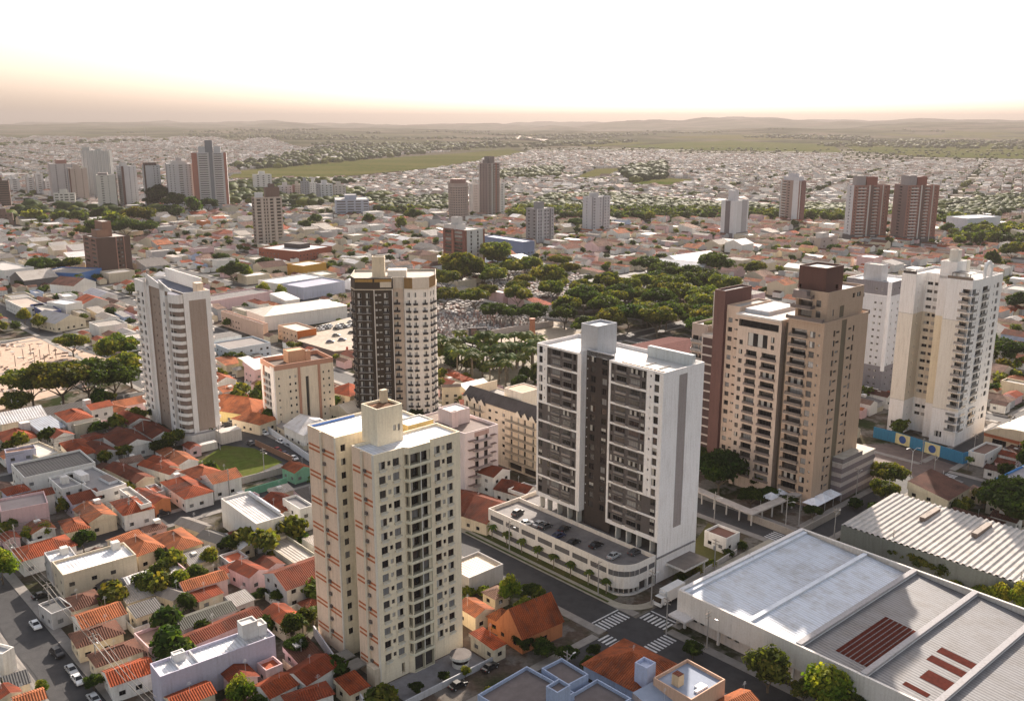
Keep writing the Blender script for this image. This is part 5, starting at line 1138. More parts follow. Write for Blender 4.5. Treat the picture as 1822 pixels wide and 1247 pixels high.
    for y in (-14, -28, -42): mb = MB(); mb.box(17, 27, y - 1.5, y, 7.1, 8.9, 'plaster', (.16, .12, .10), ('concrete', (.35, .3, .26))); b.extra.append(('roof_vent', mb))
    b.finish()
    # arched hall
    X, Y = G(1752, 768, 5); b = Bld('arched_hall', 'hall with pale vaulted roof and cream walls right of the yellow tower', 'hall', (X, Y), R(38)); b.style = 'brown'
    occ_local((X, Y), R(38), 0, 34, -26, 0, 2); n = 10; r = b.part('roof')
    for i in range(n):
        t0, t1 = math.pi * (.12 + .76 * i / n), math.pi * (.12 + .76 * (i + 1) / n); f = lambda t: (-13 + 15 * math.cos(t) * .93, 5 + 6.2 * (math.sin(t) - math.sin(math.pi * .12)))
        y0, z0_ = f(t0); y1, z1_ = f(t1); r.face([(-1, y1, z1_), (34, y1, z1_), (34, y0, z0_), (-1, y0, z0_)], 'roof_membrane', (.62, .55, .45)); r.face([(-1, y0, z0_), (-1, y1, z1_), (-1, -13, 5.0)][::-1], 'plaster', (.66, .55, .40))
    b.block(rect(0, 34, -26, 0), 0, 5.02, (.70, .56, .40), {3: grid([(3, 8), (12, 17), (20, 24)], 0, 4, 1, 2.4)}, ph=0); b.part('trim').box(-.3, -.003, -26, 0, 3.6, 4.9, 'plaster', (.5, .16, .08)); b.finish()
warehouse()
def plinth_deck():
    pts = [k(6, p) for p in ((955, 712), (1330, 822), (1620, 790), (1620, 470), (1480, 480), (1150, 570))]
    P = [G(*p, 4.0) for p in pts]; x0, y0 = P[0]; mb = MB(); lp = [(p[0] - x0, p[1] - y0) for p in P]
    b = Bld('parking_deck', 'raised tan car park deck with dark retaining wall beside the market hall', 'car park', P[0], 0)
    occupy(P); b.part('wall').prism(lp, 0, 4.0, 'plaster', (.17, .12, .10), ('asphalt', (.36, .30, .23))); b.part('gate_post').box(lp[2][0] - 8, lp[2][0] - 7, lp[2][1] - 3.5, lp[2][1] - 2.8, 0, 5.5, 'plaster', (.35, .06, .04))
    b.finish()
plinth_deck()
def street_wall(label, pts, h, t, col, name='boundary_wall', z=0, cat='wall', mat='plaster'):
    """wall following world points"""
    x0, y0 = pts[0]; mb = MB()
    for a, b in zip(pts, pts[1:]):
        d = (b[0] - a[0], b[1] - a[1]); l = math.hypot(*d); mb.obox((a[0] - x0, a[1] - y0), (d[0] / l, d[1] / l), 0, l, z, z + h, -t, 0, mat, col)
    o = mb.build(name, None, None, (x0, y0)); tag(o, label, cat); return o
def blue_wall():
    P = [G(1553, 778), G(1590, 787), G(1712, 826), G(1730, 822)]; x0, y0 = P[0]
    b = Bld('painted_wall', 'long blue street wall with two cream panels bearing blue discs', 'wall', P[0], 0); mb = b.part('wall')
    q = [(p[0] - x0, p[1] - y0) for p in P]
    for a, c in zip(q, q[1:]):
        d = (c[0] - a[0], c[1] - a[1]); l = math.hypot(*d); mb.obox(a, (d[0] / l, d[1] / l), 0, l, 0, 4.2, -.3, 0, 'plaster', (.035, .20, .36))
    a, c = q[1], q[2]; d = (c[0] - a[0], c[1] - a[1]); l = math.hypot(*d); u = (d[0] / l, d[1] / l); n = (u[1], -u[0])
    for f0 in (.02, .46):
        pm = MB(); t = l * f0; pm.obox(a, u, t, t + 6.0, .1, 4.1, .002, .06, 'plaster', (.68, .62, .34))
        disc = [(a[0] + u[0] * (t + 3 + 1.45 * math.cos(g)) + n[0] * .09, a[1] + u[1] * (t + 3 + 1.45 * math.cos(g)) + n[1] * .09, 2.1 + 1.45 * math.sin(g)) for g in [2 * math.pi * i / 24 for i in range(24)]]
        pm.face(disc, 'plaster', (.03, .09, .30)); b.extra.append(('painted_panel', pm))
    b.finish()
blue_wall()
# --- open lots
flatpx('grass_lot', [(352, 822), (398, 792), (452, 797), (503, 822), (432, 852), (398, 842)], .05, 'grass', (.10, .15, .025)); occupy([G(*p) for p in [(345, 822), (398, 788), (470, 792), (520, 822), (432, 860), (398, 850)]])
street_wall('rusty brown wall along the parked cars edging the grassy lot', [G(455, 792), G(520, 822)][::-1], 2.2, .25, (.26, .14, .09))
street_wall('grey block wall along the lower edge of the grassy lot', [G(428, 862), G(522, 838)], 2.4, .25, (.36, .33, .31))
street_wall('long green painted garden wall below the grassy lot', [G(437, 885), G(512, 862)], 2.6, .25, (.16, .40, .26))
street_wall('white boundary wall with vertical bars below the salmon block', [G(447, 748), G(553, 822)][::-1], 2.6, .25, (.62, .64, .68))
street_wall('tall white ramp wall below the cream twin tower', [G(560, 1130), G(640, 1247), G(655, 1275)][::-1], 2.6, .3, (.6, .58, .6))
street_wall('low stone garden wall in front of the taupe tower', [G(1330, 925), G(1415, 958), G(1495, 915)], 2.2, .3, (.34, .30, .26))
street_wall('white wall round the planted garden beside the white slab tower', [G(1160, 1078), G(1310, 985)][::-1], 1.6, .25, (.45, .43, .41))
flatpx('garden_lawn', [(1190, 1045), (1305, 985), (1330, 965), (1260, 930), (1210, 1000)], .05, 'grass', (.05, .07, .02)); occupy([G(*p) for p in [(1185, 1050), (1305, 985), (1340, 955), (1260, 925), (1205, 1000)]])
flatpx('dirt_lot', [(800, 610), (870, 578), (1000, 570), (1040, 590), (960, 612), (850, 625)], .05, 'concrete', (.36, .29, .21)); occupy([G(*p) for p in [(775, 625), (860, 576), (1040, 565), (1060, 600), (960, 640), (850, 630)]])
flatpx('dirt_lot', [(-120, 640), (60, 600), (215, 645), (110, 700), (-60, 745)], .05, 'concrete', (.46, .33, .24)); occupy([G(*p) for p in [(-150, 640), (60, 592), (250, 650), (240, 700), (-60, 750)]])
flatpx('asphalt_lot', [(1535, 790), (1590, 790), (1712, 832), (1640, 850), (1560, 838)], .05, 'asphalt', (.12, .085, .075)); occupy([G(*p) for p in [(1535, 785), (1590, 780), (1740, 822), (1640, 860), (1560, 848)]])
drape('field', [(408, 318), (420, 306), (600, 288), (905, 266), (935, 272), (770, 300), (600, 316)], 'grass', (.07, .085, .025))
drape('field', [(1010, 322), (1060, 302), (1118, 300), (1080, 318), (1030, 326)], 'grass', (.07, .085, .025)); drape('field', [(1120, 328), (1180, 318), (1240, 322), (1190, 332)], 'grass', (.05, .08, .012))
drape('field', [(380, 352), (430, 340), (470, 345), (440, 360)], 'grass', (.05, .065, .016))
for q_, c_ in (([(0, 252), (120, 249), (160, 255), (40, 262), (0, 262)], (.12, .11, .04)), ([(1100, 262), (1300, 250), (1480, 258), (1500, 272), (1250, 268)], (.07, .10, .028)), ([(1500, 258), (1700, 248), (1822, 262), (1822, 284), (1640, 280), (1520, 270)], (.065, .09, .022)), ([(1180, 246), (1330, 238), (1500, 244), (1380, 250)], (.11, .11, .045)), ([(1560, 238), (1700, 233), (1822, 240), (1822, 248), (1640, 246)], (.09, .10, .035)), ([(980, 256), (1080, 250), (1160, 256), (1060, 262)], (.10, .11, .04))): drape('field', q_, 'grass', c_)
CEM = [[(772, 585), (778, 548), (840, 528), (905, 548), (985, 578), (900, 590), (800, 608)], [(845, 522), (905, 488), (1050, 490), (1030, 530), (930, 538)], [(1095, 535), (1120, 508), (1190, 520), (1215, 552), (1150, 556)]]
for c in CEM: flatpx('cemetery_ground', c, .06, 'concrete', (.20, .17, .15)); occupy([G(*p) for p in c])
street_wall('stained cemetery wall above the dirt lot', [G(800, 612), G(905, 592), G(985, 580)], 3.2, .4, (.48, .42, .38))
street_wall('pale cemetery wall below the middle trees', [G(860, 540), G(930, 560), G(1010, 572)], 3, .4, (.66, .62, .6))
PLAZA = [(775, 600), (830, 606), (962, 612), (962, 690), (880, 690), (800, 665), (775, 650)]
flatpx('plaza_ground', PLAZA, .05, 'concrete', (.20, .17, .12)); occupy([G(*p) for p in PLAZA])
flat('entrance_paving', [M(-56, 9), M(-34, 9), M(-34, 17.4), M(-56, 17.4)], .06, 'concrete', (.22, .21, .22)); occupy([M(-60, 2), M(-30, 2), M(-30, 17.5), M(-60, 17.5)]); occupy([M(-33, 9), M(-27, 9), M(-27, 20), M(-33, 20)])
def guard():
    X, Y = M(-41, 10.5); b = Bld('guard_booth', 'small rounded guard booth at the entrance of the cream twin tower', 'guard booth', (X, Y), RZM); P = [(1.9 + 1.9 * math.cos(2 * math.pi * i / 14), 1.9 + 1.9 * math.sin(2 * math.pi * i / 14)) for i in range(14)]
    b.part('wall').prism(P, 0, 1.1, 'plaster', (.6, .58, .54)); b.part('glass_band').prism(inset(P, .1), 1.1, 2.2, 'glass_dark', (1, 1, 1)); b.part('roof').prism(inset(P, -.5), 2.2, 2.8, 'plaster', (.66, .64, .6), ('concrete', (.14, .12, .11))); b.finish()
guard(); street_wall('low pale entrance wall before the cream twin tower', [M(-57, 8.2), M(-30, 8.2)], 1.5, .25, (.5, .5, .52))
WOODS = [(980, 590), (1000, 520), (1080, 500), (1200, 495), (1290, 520), (1290, 620), (1100, 620), (1050, 600)]
occupy([G(*p) for p in WOODS]); occupy([G(*p) for p in [(1240, 870), (1250, 770), (1330, 830), (1350, 900)]])
# ================================================================== towers in the middle and far distance
def solve_w(X, Y, z, dx, dy, px):
    lo, hi = 0.0, 90.0; s = 1 if PX(X + dx, Y + dy, z)[0] > PX(X, Y, z)[0] else -1
    for _ in range(40):
        m = (lo + hi) / 2
        if s * (PX(X + dx * m, Y + dy * m, z)[0] - px) > 0: hi = m
        else: lo = m
    return lo
def mid(label, base, xl, xr, yt, cl, cr, rz=RZM, lcols=((.2, .35), (.6, .75)), rcols=((.2, .35), (.6, .75)), strips=(), top=None, name='apartment_tower', cat='apartment tower', group=None, sill=.9, wh=1.3, bal=(), maxw=48, style='dark', basecol=None, bands=None):
    X, Y = G(*base); lo, hi = 0, 160
    for _ in range(40):
        m = (lo + hi) / 2
        if PX(X, Y, m)[1] > yt: lo = m
        else: hi = m
    H = lo; c, s = math.cos(rz), math.sin(rz)
    w = max(4, min(48, solve_w(X, Y, H, c, s, xr))); d = max(4, min(48, solve_w(X, Y, H, -s, c, xl)))
    b = Bld(name, label, cat, (X, Y), rz, group); b.style = style; b.vars = [0, 0, 1, 0, 2]
    occ_local((X, Y), rz, 0, w, 0, d, 3)
    n = max(2, int((H - 4) / 3.0)); p = (H - 4.0) / n
    P = rect(0, w, 0, d)
    def ops(cols, W): return grid([(round(a * W, 2), round(e * W, 2)) for a, e in cols], 3.2, p, n, wh, sill, 'd' if Y > 800 else 'w')
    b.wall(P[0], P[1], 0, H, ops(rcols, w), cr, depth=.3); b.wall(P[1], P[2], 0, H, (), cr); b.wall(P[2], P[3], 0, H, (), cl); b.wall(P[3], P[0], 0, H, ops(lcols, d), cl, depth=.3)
    b.roof(P, H - .8, .8, (.38, .36, .34), 'concrete', cr)
    for (face, a, e, col, out) in strips:      # proud vertical bands
        if face == 'r': b.part('fin').obox((0, 0), (1, 0), a * w, e * w, .1, H + (out > 1), .003, min(out, .9), 'plaster', col)
        else: b.part('fin').obox((0, d), (0, -1), a * d, e * d, .1, H + (out > 1), .003, min(out, .9), 'plaster', col)
    for (face, a, e, col) in bal:
        for kk in range(n):
            z = 3.2 + kk * p + .2
            if face == 'r': b.part('balconies' if 0 else 'balcony').obox((0, 0), (1, 0), a * w, e * w, z, z + 1.0, .003, 1.3, 'plaster', col)
            else: b.part('balcony').obox((0, d), (0, -1), a * d, e * d, z, z + 1.0, .003, 1.3, 'plaster', col)
    for (x0, x1, y0, y1, h, col) in (top or [(.3, .65, .3, .7, 5, cr)]):
        b.block(rect(x0 * w, x1 * w, y0 * d, y1 * d), H - .79, H + h, col, ph=.4, rcol=(.4, .38, .36), part='lift_tower', rpart='lift_tower')
    if basecol: b.part('plinth').box(-.6, w + .6, -.6, d + .6, 0, 5, 'plaster', basecol)
    b.finish(maxw); return b
W_ = (.66, .64, .62); LG_ = (.52, .50, .50); TP_ = (.40, .32, .27); RB = (.26, .12, .09); DKB = (.10, .065, .05)
even = lambda n, f=.5: tuple(((i + .5 - f / 2) / n, (i + .5 + f / 2) / n) for i in range(n))
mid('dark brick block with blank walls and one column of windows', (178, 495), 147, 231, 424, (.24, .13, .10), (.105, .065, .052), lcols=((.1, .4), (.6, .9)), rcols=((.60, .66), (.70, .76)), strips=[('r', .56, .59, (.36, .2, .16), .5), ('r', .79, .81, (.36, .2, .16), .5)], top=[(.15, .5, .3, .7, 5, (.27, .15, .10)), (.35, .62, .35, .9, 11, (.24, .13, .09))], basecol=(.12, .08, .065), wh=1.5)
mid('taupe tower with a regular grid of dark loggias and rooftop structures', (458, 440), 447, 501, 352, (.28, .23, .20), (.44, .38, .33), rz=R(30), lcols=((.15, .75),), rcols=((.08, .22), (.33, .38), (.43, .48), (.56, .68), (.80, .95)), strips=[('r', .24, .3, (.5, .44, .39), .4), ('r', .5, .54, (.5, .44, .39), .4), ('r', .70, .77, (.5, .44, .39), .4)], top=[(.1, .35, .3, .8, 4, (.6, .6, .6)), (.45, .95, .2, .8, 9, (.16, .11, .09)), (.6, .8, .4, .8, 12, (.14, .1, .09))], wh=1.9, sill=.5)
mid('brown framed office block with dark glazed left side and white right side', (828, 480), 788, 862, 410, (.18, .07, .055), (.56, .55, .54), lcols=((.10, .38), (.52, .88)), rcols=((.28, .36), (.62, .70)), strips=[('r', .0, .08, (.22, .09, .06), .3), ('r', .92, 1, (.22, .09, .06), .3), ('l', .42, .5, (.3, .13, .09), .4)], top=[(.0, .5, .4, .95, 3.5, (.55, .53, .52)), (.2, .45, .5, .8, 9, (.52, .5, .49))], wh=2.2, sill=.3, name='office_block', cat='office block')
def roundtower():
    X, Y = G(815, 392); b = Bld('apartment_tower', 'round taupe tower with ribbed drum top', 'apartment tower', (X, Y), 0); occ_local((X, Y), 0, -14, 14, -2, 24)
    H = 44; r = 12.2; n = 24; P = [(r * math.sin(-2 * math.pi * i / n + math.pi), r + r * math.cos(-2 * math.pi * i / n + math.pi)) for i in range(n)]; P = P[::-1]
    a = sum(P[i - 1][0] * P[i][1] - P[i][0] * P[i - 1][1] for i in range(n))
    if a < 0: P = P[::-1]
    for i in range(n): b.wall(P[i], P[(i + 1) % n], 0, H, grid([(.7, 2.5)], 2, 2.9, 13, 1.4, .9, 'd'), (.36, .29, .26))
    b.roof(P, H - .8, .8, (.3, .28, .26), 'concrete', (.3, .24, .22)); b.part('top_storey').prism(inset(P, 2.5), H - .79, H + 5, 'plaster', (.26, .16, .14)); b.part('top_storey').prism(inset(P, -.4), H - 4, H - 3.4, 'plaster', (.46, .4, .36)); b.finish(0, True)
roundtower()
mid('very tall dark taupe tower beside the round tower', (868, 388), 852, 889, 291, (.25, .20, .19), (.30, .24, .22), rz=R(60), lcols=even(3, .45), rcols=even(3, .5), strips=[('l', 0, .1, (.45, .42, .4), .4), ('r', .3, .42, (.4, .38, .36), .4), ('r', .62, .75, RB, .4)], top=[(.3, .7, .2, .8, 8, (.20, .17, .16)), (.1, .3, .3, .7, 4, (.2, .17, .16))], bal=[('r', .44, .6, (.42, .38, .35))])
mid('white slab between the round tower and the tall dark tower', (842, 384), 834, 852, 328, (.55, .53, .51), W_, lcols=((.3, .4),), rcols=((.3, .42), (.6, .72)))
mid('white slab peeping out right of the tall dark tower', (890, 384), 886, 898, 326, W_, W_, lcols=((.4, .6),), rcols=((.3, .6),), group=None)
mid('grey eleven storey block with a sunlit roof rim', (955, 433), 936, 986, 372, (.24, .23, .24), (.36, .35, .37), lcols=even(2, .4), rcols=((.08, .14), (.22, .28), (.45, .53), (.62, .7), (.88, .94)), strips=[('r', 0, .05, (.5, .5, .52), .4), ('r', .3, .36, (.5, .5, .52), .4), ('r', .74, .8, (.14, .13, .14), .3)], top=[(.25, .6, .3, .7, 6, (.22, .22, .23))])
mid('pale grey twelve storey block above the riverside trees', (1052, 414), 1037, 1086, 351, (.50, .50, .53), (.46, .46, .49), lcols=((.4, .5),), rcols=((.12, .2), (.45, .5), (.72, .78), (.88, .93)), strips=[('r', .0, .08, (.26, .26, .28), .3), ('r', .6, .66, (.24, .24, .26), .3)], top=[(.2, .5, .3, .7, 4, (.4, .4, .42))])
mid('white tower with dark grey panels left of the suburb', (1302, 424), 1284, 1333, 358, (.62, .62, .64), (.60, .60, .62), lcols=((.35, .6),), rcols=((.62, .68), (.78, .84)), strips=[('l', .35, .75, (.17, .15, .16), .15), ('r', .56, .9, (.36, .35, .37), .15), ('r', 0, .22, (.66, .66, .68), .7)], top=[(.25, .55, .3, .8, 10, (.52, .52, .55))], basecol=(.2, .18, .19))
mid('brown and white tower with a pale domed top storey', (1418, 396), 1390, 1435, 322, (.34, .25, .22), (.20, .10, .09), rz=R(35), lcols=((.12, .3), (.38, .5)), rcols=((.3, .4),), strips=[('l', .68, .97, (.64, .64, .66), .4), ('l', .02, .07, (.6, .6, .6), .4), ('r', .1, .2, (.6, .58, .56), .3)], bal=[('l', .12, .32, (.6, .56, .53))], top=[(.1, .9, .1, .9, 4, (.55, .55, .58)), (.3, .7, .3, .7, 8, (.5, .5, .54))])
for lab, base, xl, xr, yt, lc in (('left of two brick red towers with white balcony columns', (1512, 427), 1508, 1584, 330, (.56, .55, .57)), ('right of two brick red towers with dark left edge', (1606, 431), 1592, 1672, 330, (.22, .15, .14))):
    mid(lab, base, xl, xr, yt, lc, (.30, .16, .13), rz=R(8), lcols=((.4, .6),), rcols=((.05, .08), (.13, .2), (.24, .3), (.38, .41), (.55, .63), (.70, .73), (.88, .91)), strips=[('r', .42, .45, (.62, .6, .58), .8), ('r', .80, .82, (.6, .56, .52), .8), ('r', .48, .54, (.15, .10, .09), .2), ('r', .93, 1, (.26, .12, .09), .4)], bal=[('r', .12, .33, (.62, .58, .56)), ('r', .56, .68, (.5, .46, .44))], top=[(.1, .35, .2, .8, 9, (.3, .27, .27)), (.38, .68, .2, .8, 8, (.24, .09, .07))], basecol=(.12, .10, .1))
# far left cluster
mid('tallest far left tower with orange brick edges and grey centre rib', (348, 374), 341, 402, 272, (.50, .25, .15), (.50, .50, .51), rz=R(14), lcols=(), rcols=((.2, .45), (.64, .86)), strips=[('r', 0, .16, (.34, .15, .11), .3), ('r', .5, .6, (.19, .20, .22), 1.2), ('r', .92, 1, (.34, .15, .11), .3)], bal=[('r', .2, .46, (.55, .55, .56)), ('r', .64, .88, (.55, .55, .56))], top=[(.2, .45, .2, .8, 8, (.45, .46, .48)), (.4, .62, .1, .8, 16, (.2, .21, .23)), (.65, .85, .2, .8, 8, (.45, .46, .48))])
mid('broad light grey tower with a central column of windows, far left', (303, 374), 290, 343, 292, (.20, .19, .20), (.50, .49, .50), rz=R(22), lcols=(), rcols=((.1, .14), (.24, .28), (.45, .6), (.72, .76), (.86, .9)), top=[(.2, .8, .2, .8, 4, (.5, .48, .47)), (.4, .6, .3, .7, 8, (.4, .38, .38))])
mid('white far left tower with a dark frame line, nearer the tall orange edged one', (262, 372), 252, 284, 294, (.46, .44, .44), (.52, .51, .52), rz=R(30), lcols=even(2, .4), rcols=((.6, .66), (.8, .86)), strips=[('r', 0, .1, (.11, .07, .06), .5)], top=[(.0, .8, .0, .3, 3, (.12, .08, .07))])
mid('white far left tower with brown centre stripe', (222, 370), 206, 242, 296, (.48, .46, .46), (.50, .49, .5), rz=R(35), lcols=even(2, .4), rcols=((.5, .56), (.8, .85)), strips=[('r', 0, .16, (.13, .075, .065), .5)], bal=[('l', .3, .9, (.6, .58, .57))], top=[(.1, .5, .3, .7, 4, (.5, .48, .47))])
mid('slender cream tower with one dark window column, far left', (176, 372), 172, 204, 312, (.55, .53, .50), (.60, .57, .52), rz=R(20), lcols=((.3, .5),), rcols=((.25, .38), (.62, .66)), top=[(.1, .6, .2, .8, 3, (.3, .26, .25))])
mid('wide pale tower with many vertical ribs, farthest of the left cluster', (152, 352), 148, 200, 268, (.46, .47, .46), (.48, .48, .47), rz=R(-8), lcols=(), rcols=even(8, .3), strips=[('r', x, x + .02, (.6, .6, .58), .8) for x in (.05, .18, .32, .45, .58, .7, .82, .95)], top=[(.05, .3, .2, .8, 5, (.45, .45, .44)), (.5, .7, .2, .8, 2, (.45, .45, .44))])
mid('taupe far left tower with dark blue stripe, front one of its pair', (128, 360), 118, 154, 300, (.46, .40, .37), (.40, .33, .29), rz=R(30), lcols=even(2, .4), rcols=((.3, .36), (.7, .76)), strips=[('r', 0, .08, (.12, .06, .05), .5), ('l', .3, .5, (.16, .17, .22), .4)])
mid('pale pink far left tower with brick top storey', (96, 356), 84, 132, 292, (.5, .42, .40), (.50, .46, .45), rz=R(30), lcols=even(2, .4), rcols=((.2, .26), (.55, .62), (.85, .9)), top=[(.3, .7, .1, .8, 6, (.34, .18, .15))])
mid('low white block with dark window rows in front of the far left towers', (98, 372), 92, 133, 344, (.58, .56, .53), (.62, .60, .56), rz=R(20), lcols=even(2, .6), rcols=((.05, .22), (.3, .42), (.5, .68), (.76, .94)), wh=1.5, name='office_block', cat='office block')
for i, (bx, xl, xr, yt, lab) in enumerate([(20, 12, 34, 318, 'small grey and white block, leftmost behind the dark office'), (50, 44, 60, 316, 'small white walled block, second from the left edge'), (66, 60, 76, 310, 'small brown and white block, third from the left edge'), (82, 77, 90, 322, 'small pale block left of the pink far tower')]):
    mid(lab, (bx, 345), xl, xr, yt, (.33, .28, .26), (.58, .56, .55), rz=R(35), lcols=even(2, .4), rcols=((.3, .7),))
mid('dark striped office tower cut by the left edge', (-12, 372), -34, 15, 322, (.13, .09, .07), (.15, .10, .08), rz=R(20), lcols=((.1, .9),), rcols=((.06, .94),), name='office_block', cat='office block')
mid('brown office block with lit square windows at the left edge', (-8, 402), -20, 22, 380, (.16, .10, .08), (.17, .11, .09), rz=R(20), rcols=even(4, .5), name='office_block', cat='office block')
for (base, xl, xr, yt, lc, rc, lab) in [((456, 346), 449, 483, 311, W_, W_, 'white tower just behind the taupe loggia tower'), ((500, 357), 494, 520, 331, LG_, LG_, 'plain grey block, first in the row right of the loggia tower'), ((526, 358), 520, 536, 329, RB, (.5, .42, .36), 'peach block in the row right of the loggia tower'), ((538, 360), 534, 550, 323, (.28, .29, .31), (.26, .27, .3), 'dark grey block in the row right of the loggia tower'), ((553, 362), 549, 564, 325, (.45, .45, .46), W_, 'white block after the dark grey one in the row'), ((572, 366), 562, 592, 328, (.3, .3, .32), (.5, .5, .52), 'two tone grey block near the striped office'), ((596, 360), 590, 615, 330, (.4, .34, .3), (.5, .46, .43), 'beige block at the right end of the row')]:
    mid(lab, base, xl, xr, yt, lc, rc, rz=R(30), lcols=even(2, .35), rcols=even(3, .35), maxw=20)
mid('blue and white striped office building in the left distance', (598, 385), 587, 656, 356, (.55, .56, .6), (.35, .38, .46), rz=R(12), lcols=((.05, .95),), rcols=((.04, .3), (.36, .55), (.6, .76), (.84, .98)), wh=1.4, name='office_block', cat='office block')
mid('low beige apartment block with white roof tank, right of centre', (1458, 449), 1441, 1491, 424, (.46, .38, .34), (.44, .36, .33), lcols=((.3, .4),), rcols=((.2, .28), (.6, .7)), top=[(.2, .6, .2, .8, 4, (.55, .52, .5))], name='apartment_block', cat='apartment block')
mid('cream office at the right edge in the distance', (1812, 408), 1806, 1860, 392, (.5, .42, .3), (.5, .42, .3), name='office_block', cat='office block')

# ================================================================== occupancy mask
GX0, GY0, GW, GH = -900, 90, 2000, 1500
mask = np.zeros((GH, GW), bool)
def raster(poly):
    xs = [p[0] - GX0 for p in poly]; ys = [p[1] - GY0 for p in poly]
    x0, x1, y0, y1 = int(max(0, min(xs))), int(min(GW - 1, max(xs))) + 1, int(max(0, min(ys))), int(min(GH - 1, max(ys))) + 1
    if x1 <= x0 or y1 <= y0: return
    gx, gy = np.meshgrid(np.arange(x0, x1) + .5, np.arange(y0, y1) + .5); ins = np.zeros(gx.shape, bool); n = len(xs)
    for i in range(n):
        xa, ya, xb, yb = xs[i - 1], ys[i - 1], xs[i], ys[i]
        if ya == yb: continue
        c = ((ya > gy) != (yb > gy)) & (gx < (xb - xa) * (gy - ya) / (yb - ya) + xa); ins ^= c
    mask[y0:y1, x0:x1] |= ins
for pl in OCC: raster(pl)
for ax, c, h, t0, t1 in ROADS:
    e = h + 2.6
    raster([M(c - e, t0), M(c + e, t0), M(c + e, t1), M(c - e, t1)] if ax == 'u' else [M(t0, c - e), M(t1, c - e), M(t1, c + e), M(t0, c + e)])
def free(x, y, w, d, rz, mark=True, tol=.02):
    c, s = math.cos(rz), math.sin(rz); nx, ny = max(2, int(w)), max(2, int(d)); bad = 0; cells = []
    for i in range(nx + 1):
        for j in range(ny + 1):
            a, b = w * i / nx, d * j / ny; gx, gy = int(x + a * c - b * s - GX0), int(y + a * s + b * c - GY0)
            if not (0 <= gx < GW and 0 <= gy < GH): return False
            if mask[gy, gx]: bad += 1
            cells.append((gy, gx))
    if bad > tol * len(cells): return False
    if mark:
        for q in cells: mask[q] = True
    return True

# ================================================================== filler houses on the street grid
class Prims:
    """collects many small pitched or flat buildings for one merged mesh"""
    def __init__(s): s.L = []
    def add(s, x, y, z, rz, w, d, h, rh, ax, wc, rc, rm): s.L.append((x, y, z, rz, w, d, h, rh, ax, wc, rc, rm))
    def build(s, name):
        v = []; f = []; m = []; c = []
        for (x, y, z, rz, w, d, h, rh, ax, wc, rc, rm) in s.L:
            cs, sn = math.cos(rz), math.sin(rz); n = len(v)
            def T(a, b, zz): return (x + a * cs - b * sn, y + a * sn + b * cs, z + zz)
            v += [T(0, 0, -1), T(w, 0, -1), T(w, d, -1), T(0, d, -1), T(0, 0, h), T(w, 0, h), T(w, d, h), T(0, d, h)]
            if rh > 0:
                v += [T(-.0, d / 2, h + rh), T(w, d / 2, h + rh)] if ax else [T(w / 2, 0, h + rh), T(w / 2, d, h + rh)]
                if ax: fs = [((0, 1, 5, 4), 0), ((1, 2, 6, 9, 5), 0), ((2, 3, 7, 6), 0), ((3, 0, 4, 8, 7), 0), ((4, 5, 9, 8), 1), ((6, 7, 8, 9), 1)]
                else: fs = [((0, 1, 5, 8, 4), 0), ((1, 2, 6, 5), 0), ((2, 3, 7, 9, 6), 0), ((3, 0, 4, 7), 0), ((4, 8, 9, 7), 1), ((5, 6, 9, 8), 1)]
            else: fs = [((0, 1, 5, 4), 0), ((1, 2, 6, 5), 0), ((2, 3, 7, 6), 0), ((3, 0, 4, 7), 0), ((4, 5, 6, 7), 1)]
            for q, k_ in fs: f.append(tuple(n + i for i in q)); m.append(rm if k_ else 'plaster'); c.append(rc if k_ else wc)
        if not f: return
        return link_mesh(name, mesh_from(name, v, f, m, c), None, 'stuff')
near_n = 0; FAR = Prims(); TREESPOTS = []; filler = []
RCT = [(TILE[0], 'roof_tile', 'orange'), (TILE[1], 'roof_tile', 'red'), (TILE[3], 'roof_tile', 'brown red'), (TO, 'roof_tile', 'pale orange'), (TD, 'roof_tile', 'dark brown'), ((.13, .06, .045), 'roof_tile', 'blackened'), ((.32, .20, .15), 'roof_tile', 'faded pink')]
RCM = [((.56, .54, .53), 'sheet_metal', 'white'), ((.24, .225, .215), 'fibre_cement', 'grey'), ((.34, .30, .26), 'fibre_cement', 'tan'), ((.11, .10, .095), 'fibre_cement', 'dark grey'), ((.075, .065, .06), 'fibre_cement', 'blackish')]
us = sorted(u for u, _ in UR); vs = sorted(v for v, _ in VR)
hv = dict(VR); hu = dict(UR)
rf_ = random.Random(11)
vlist = [-840] + [v for v in vs]; ulist = us
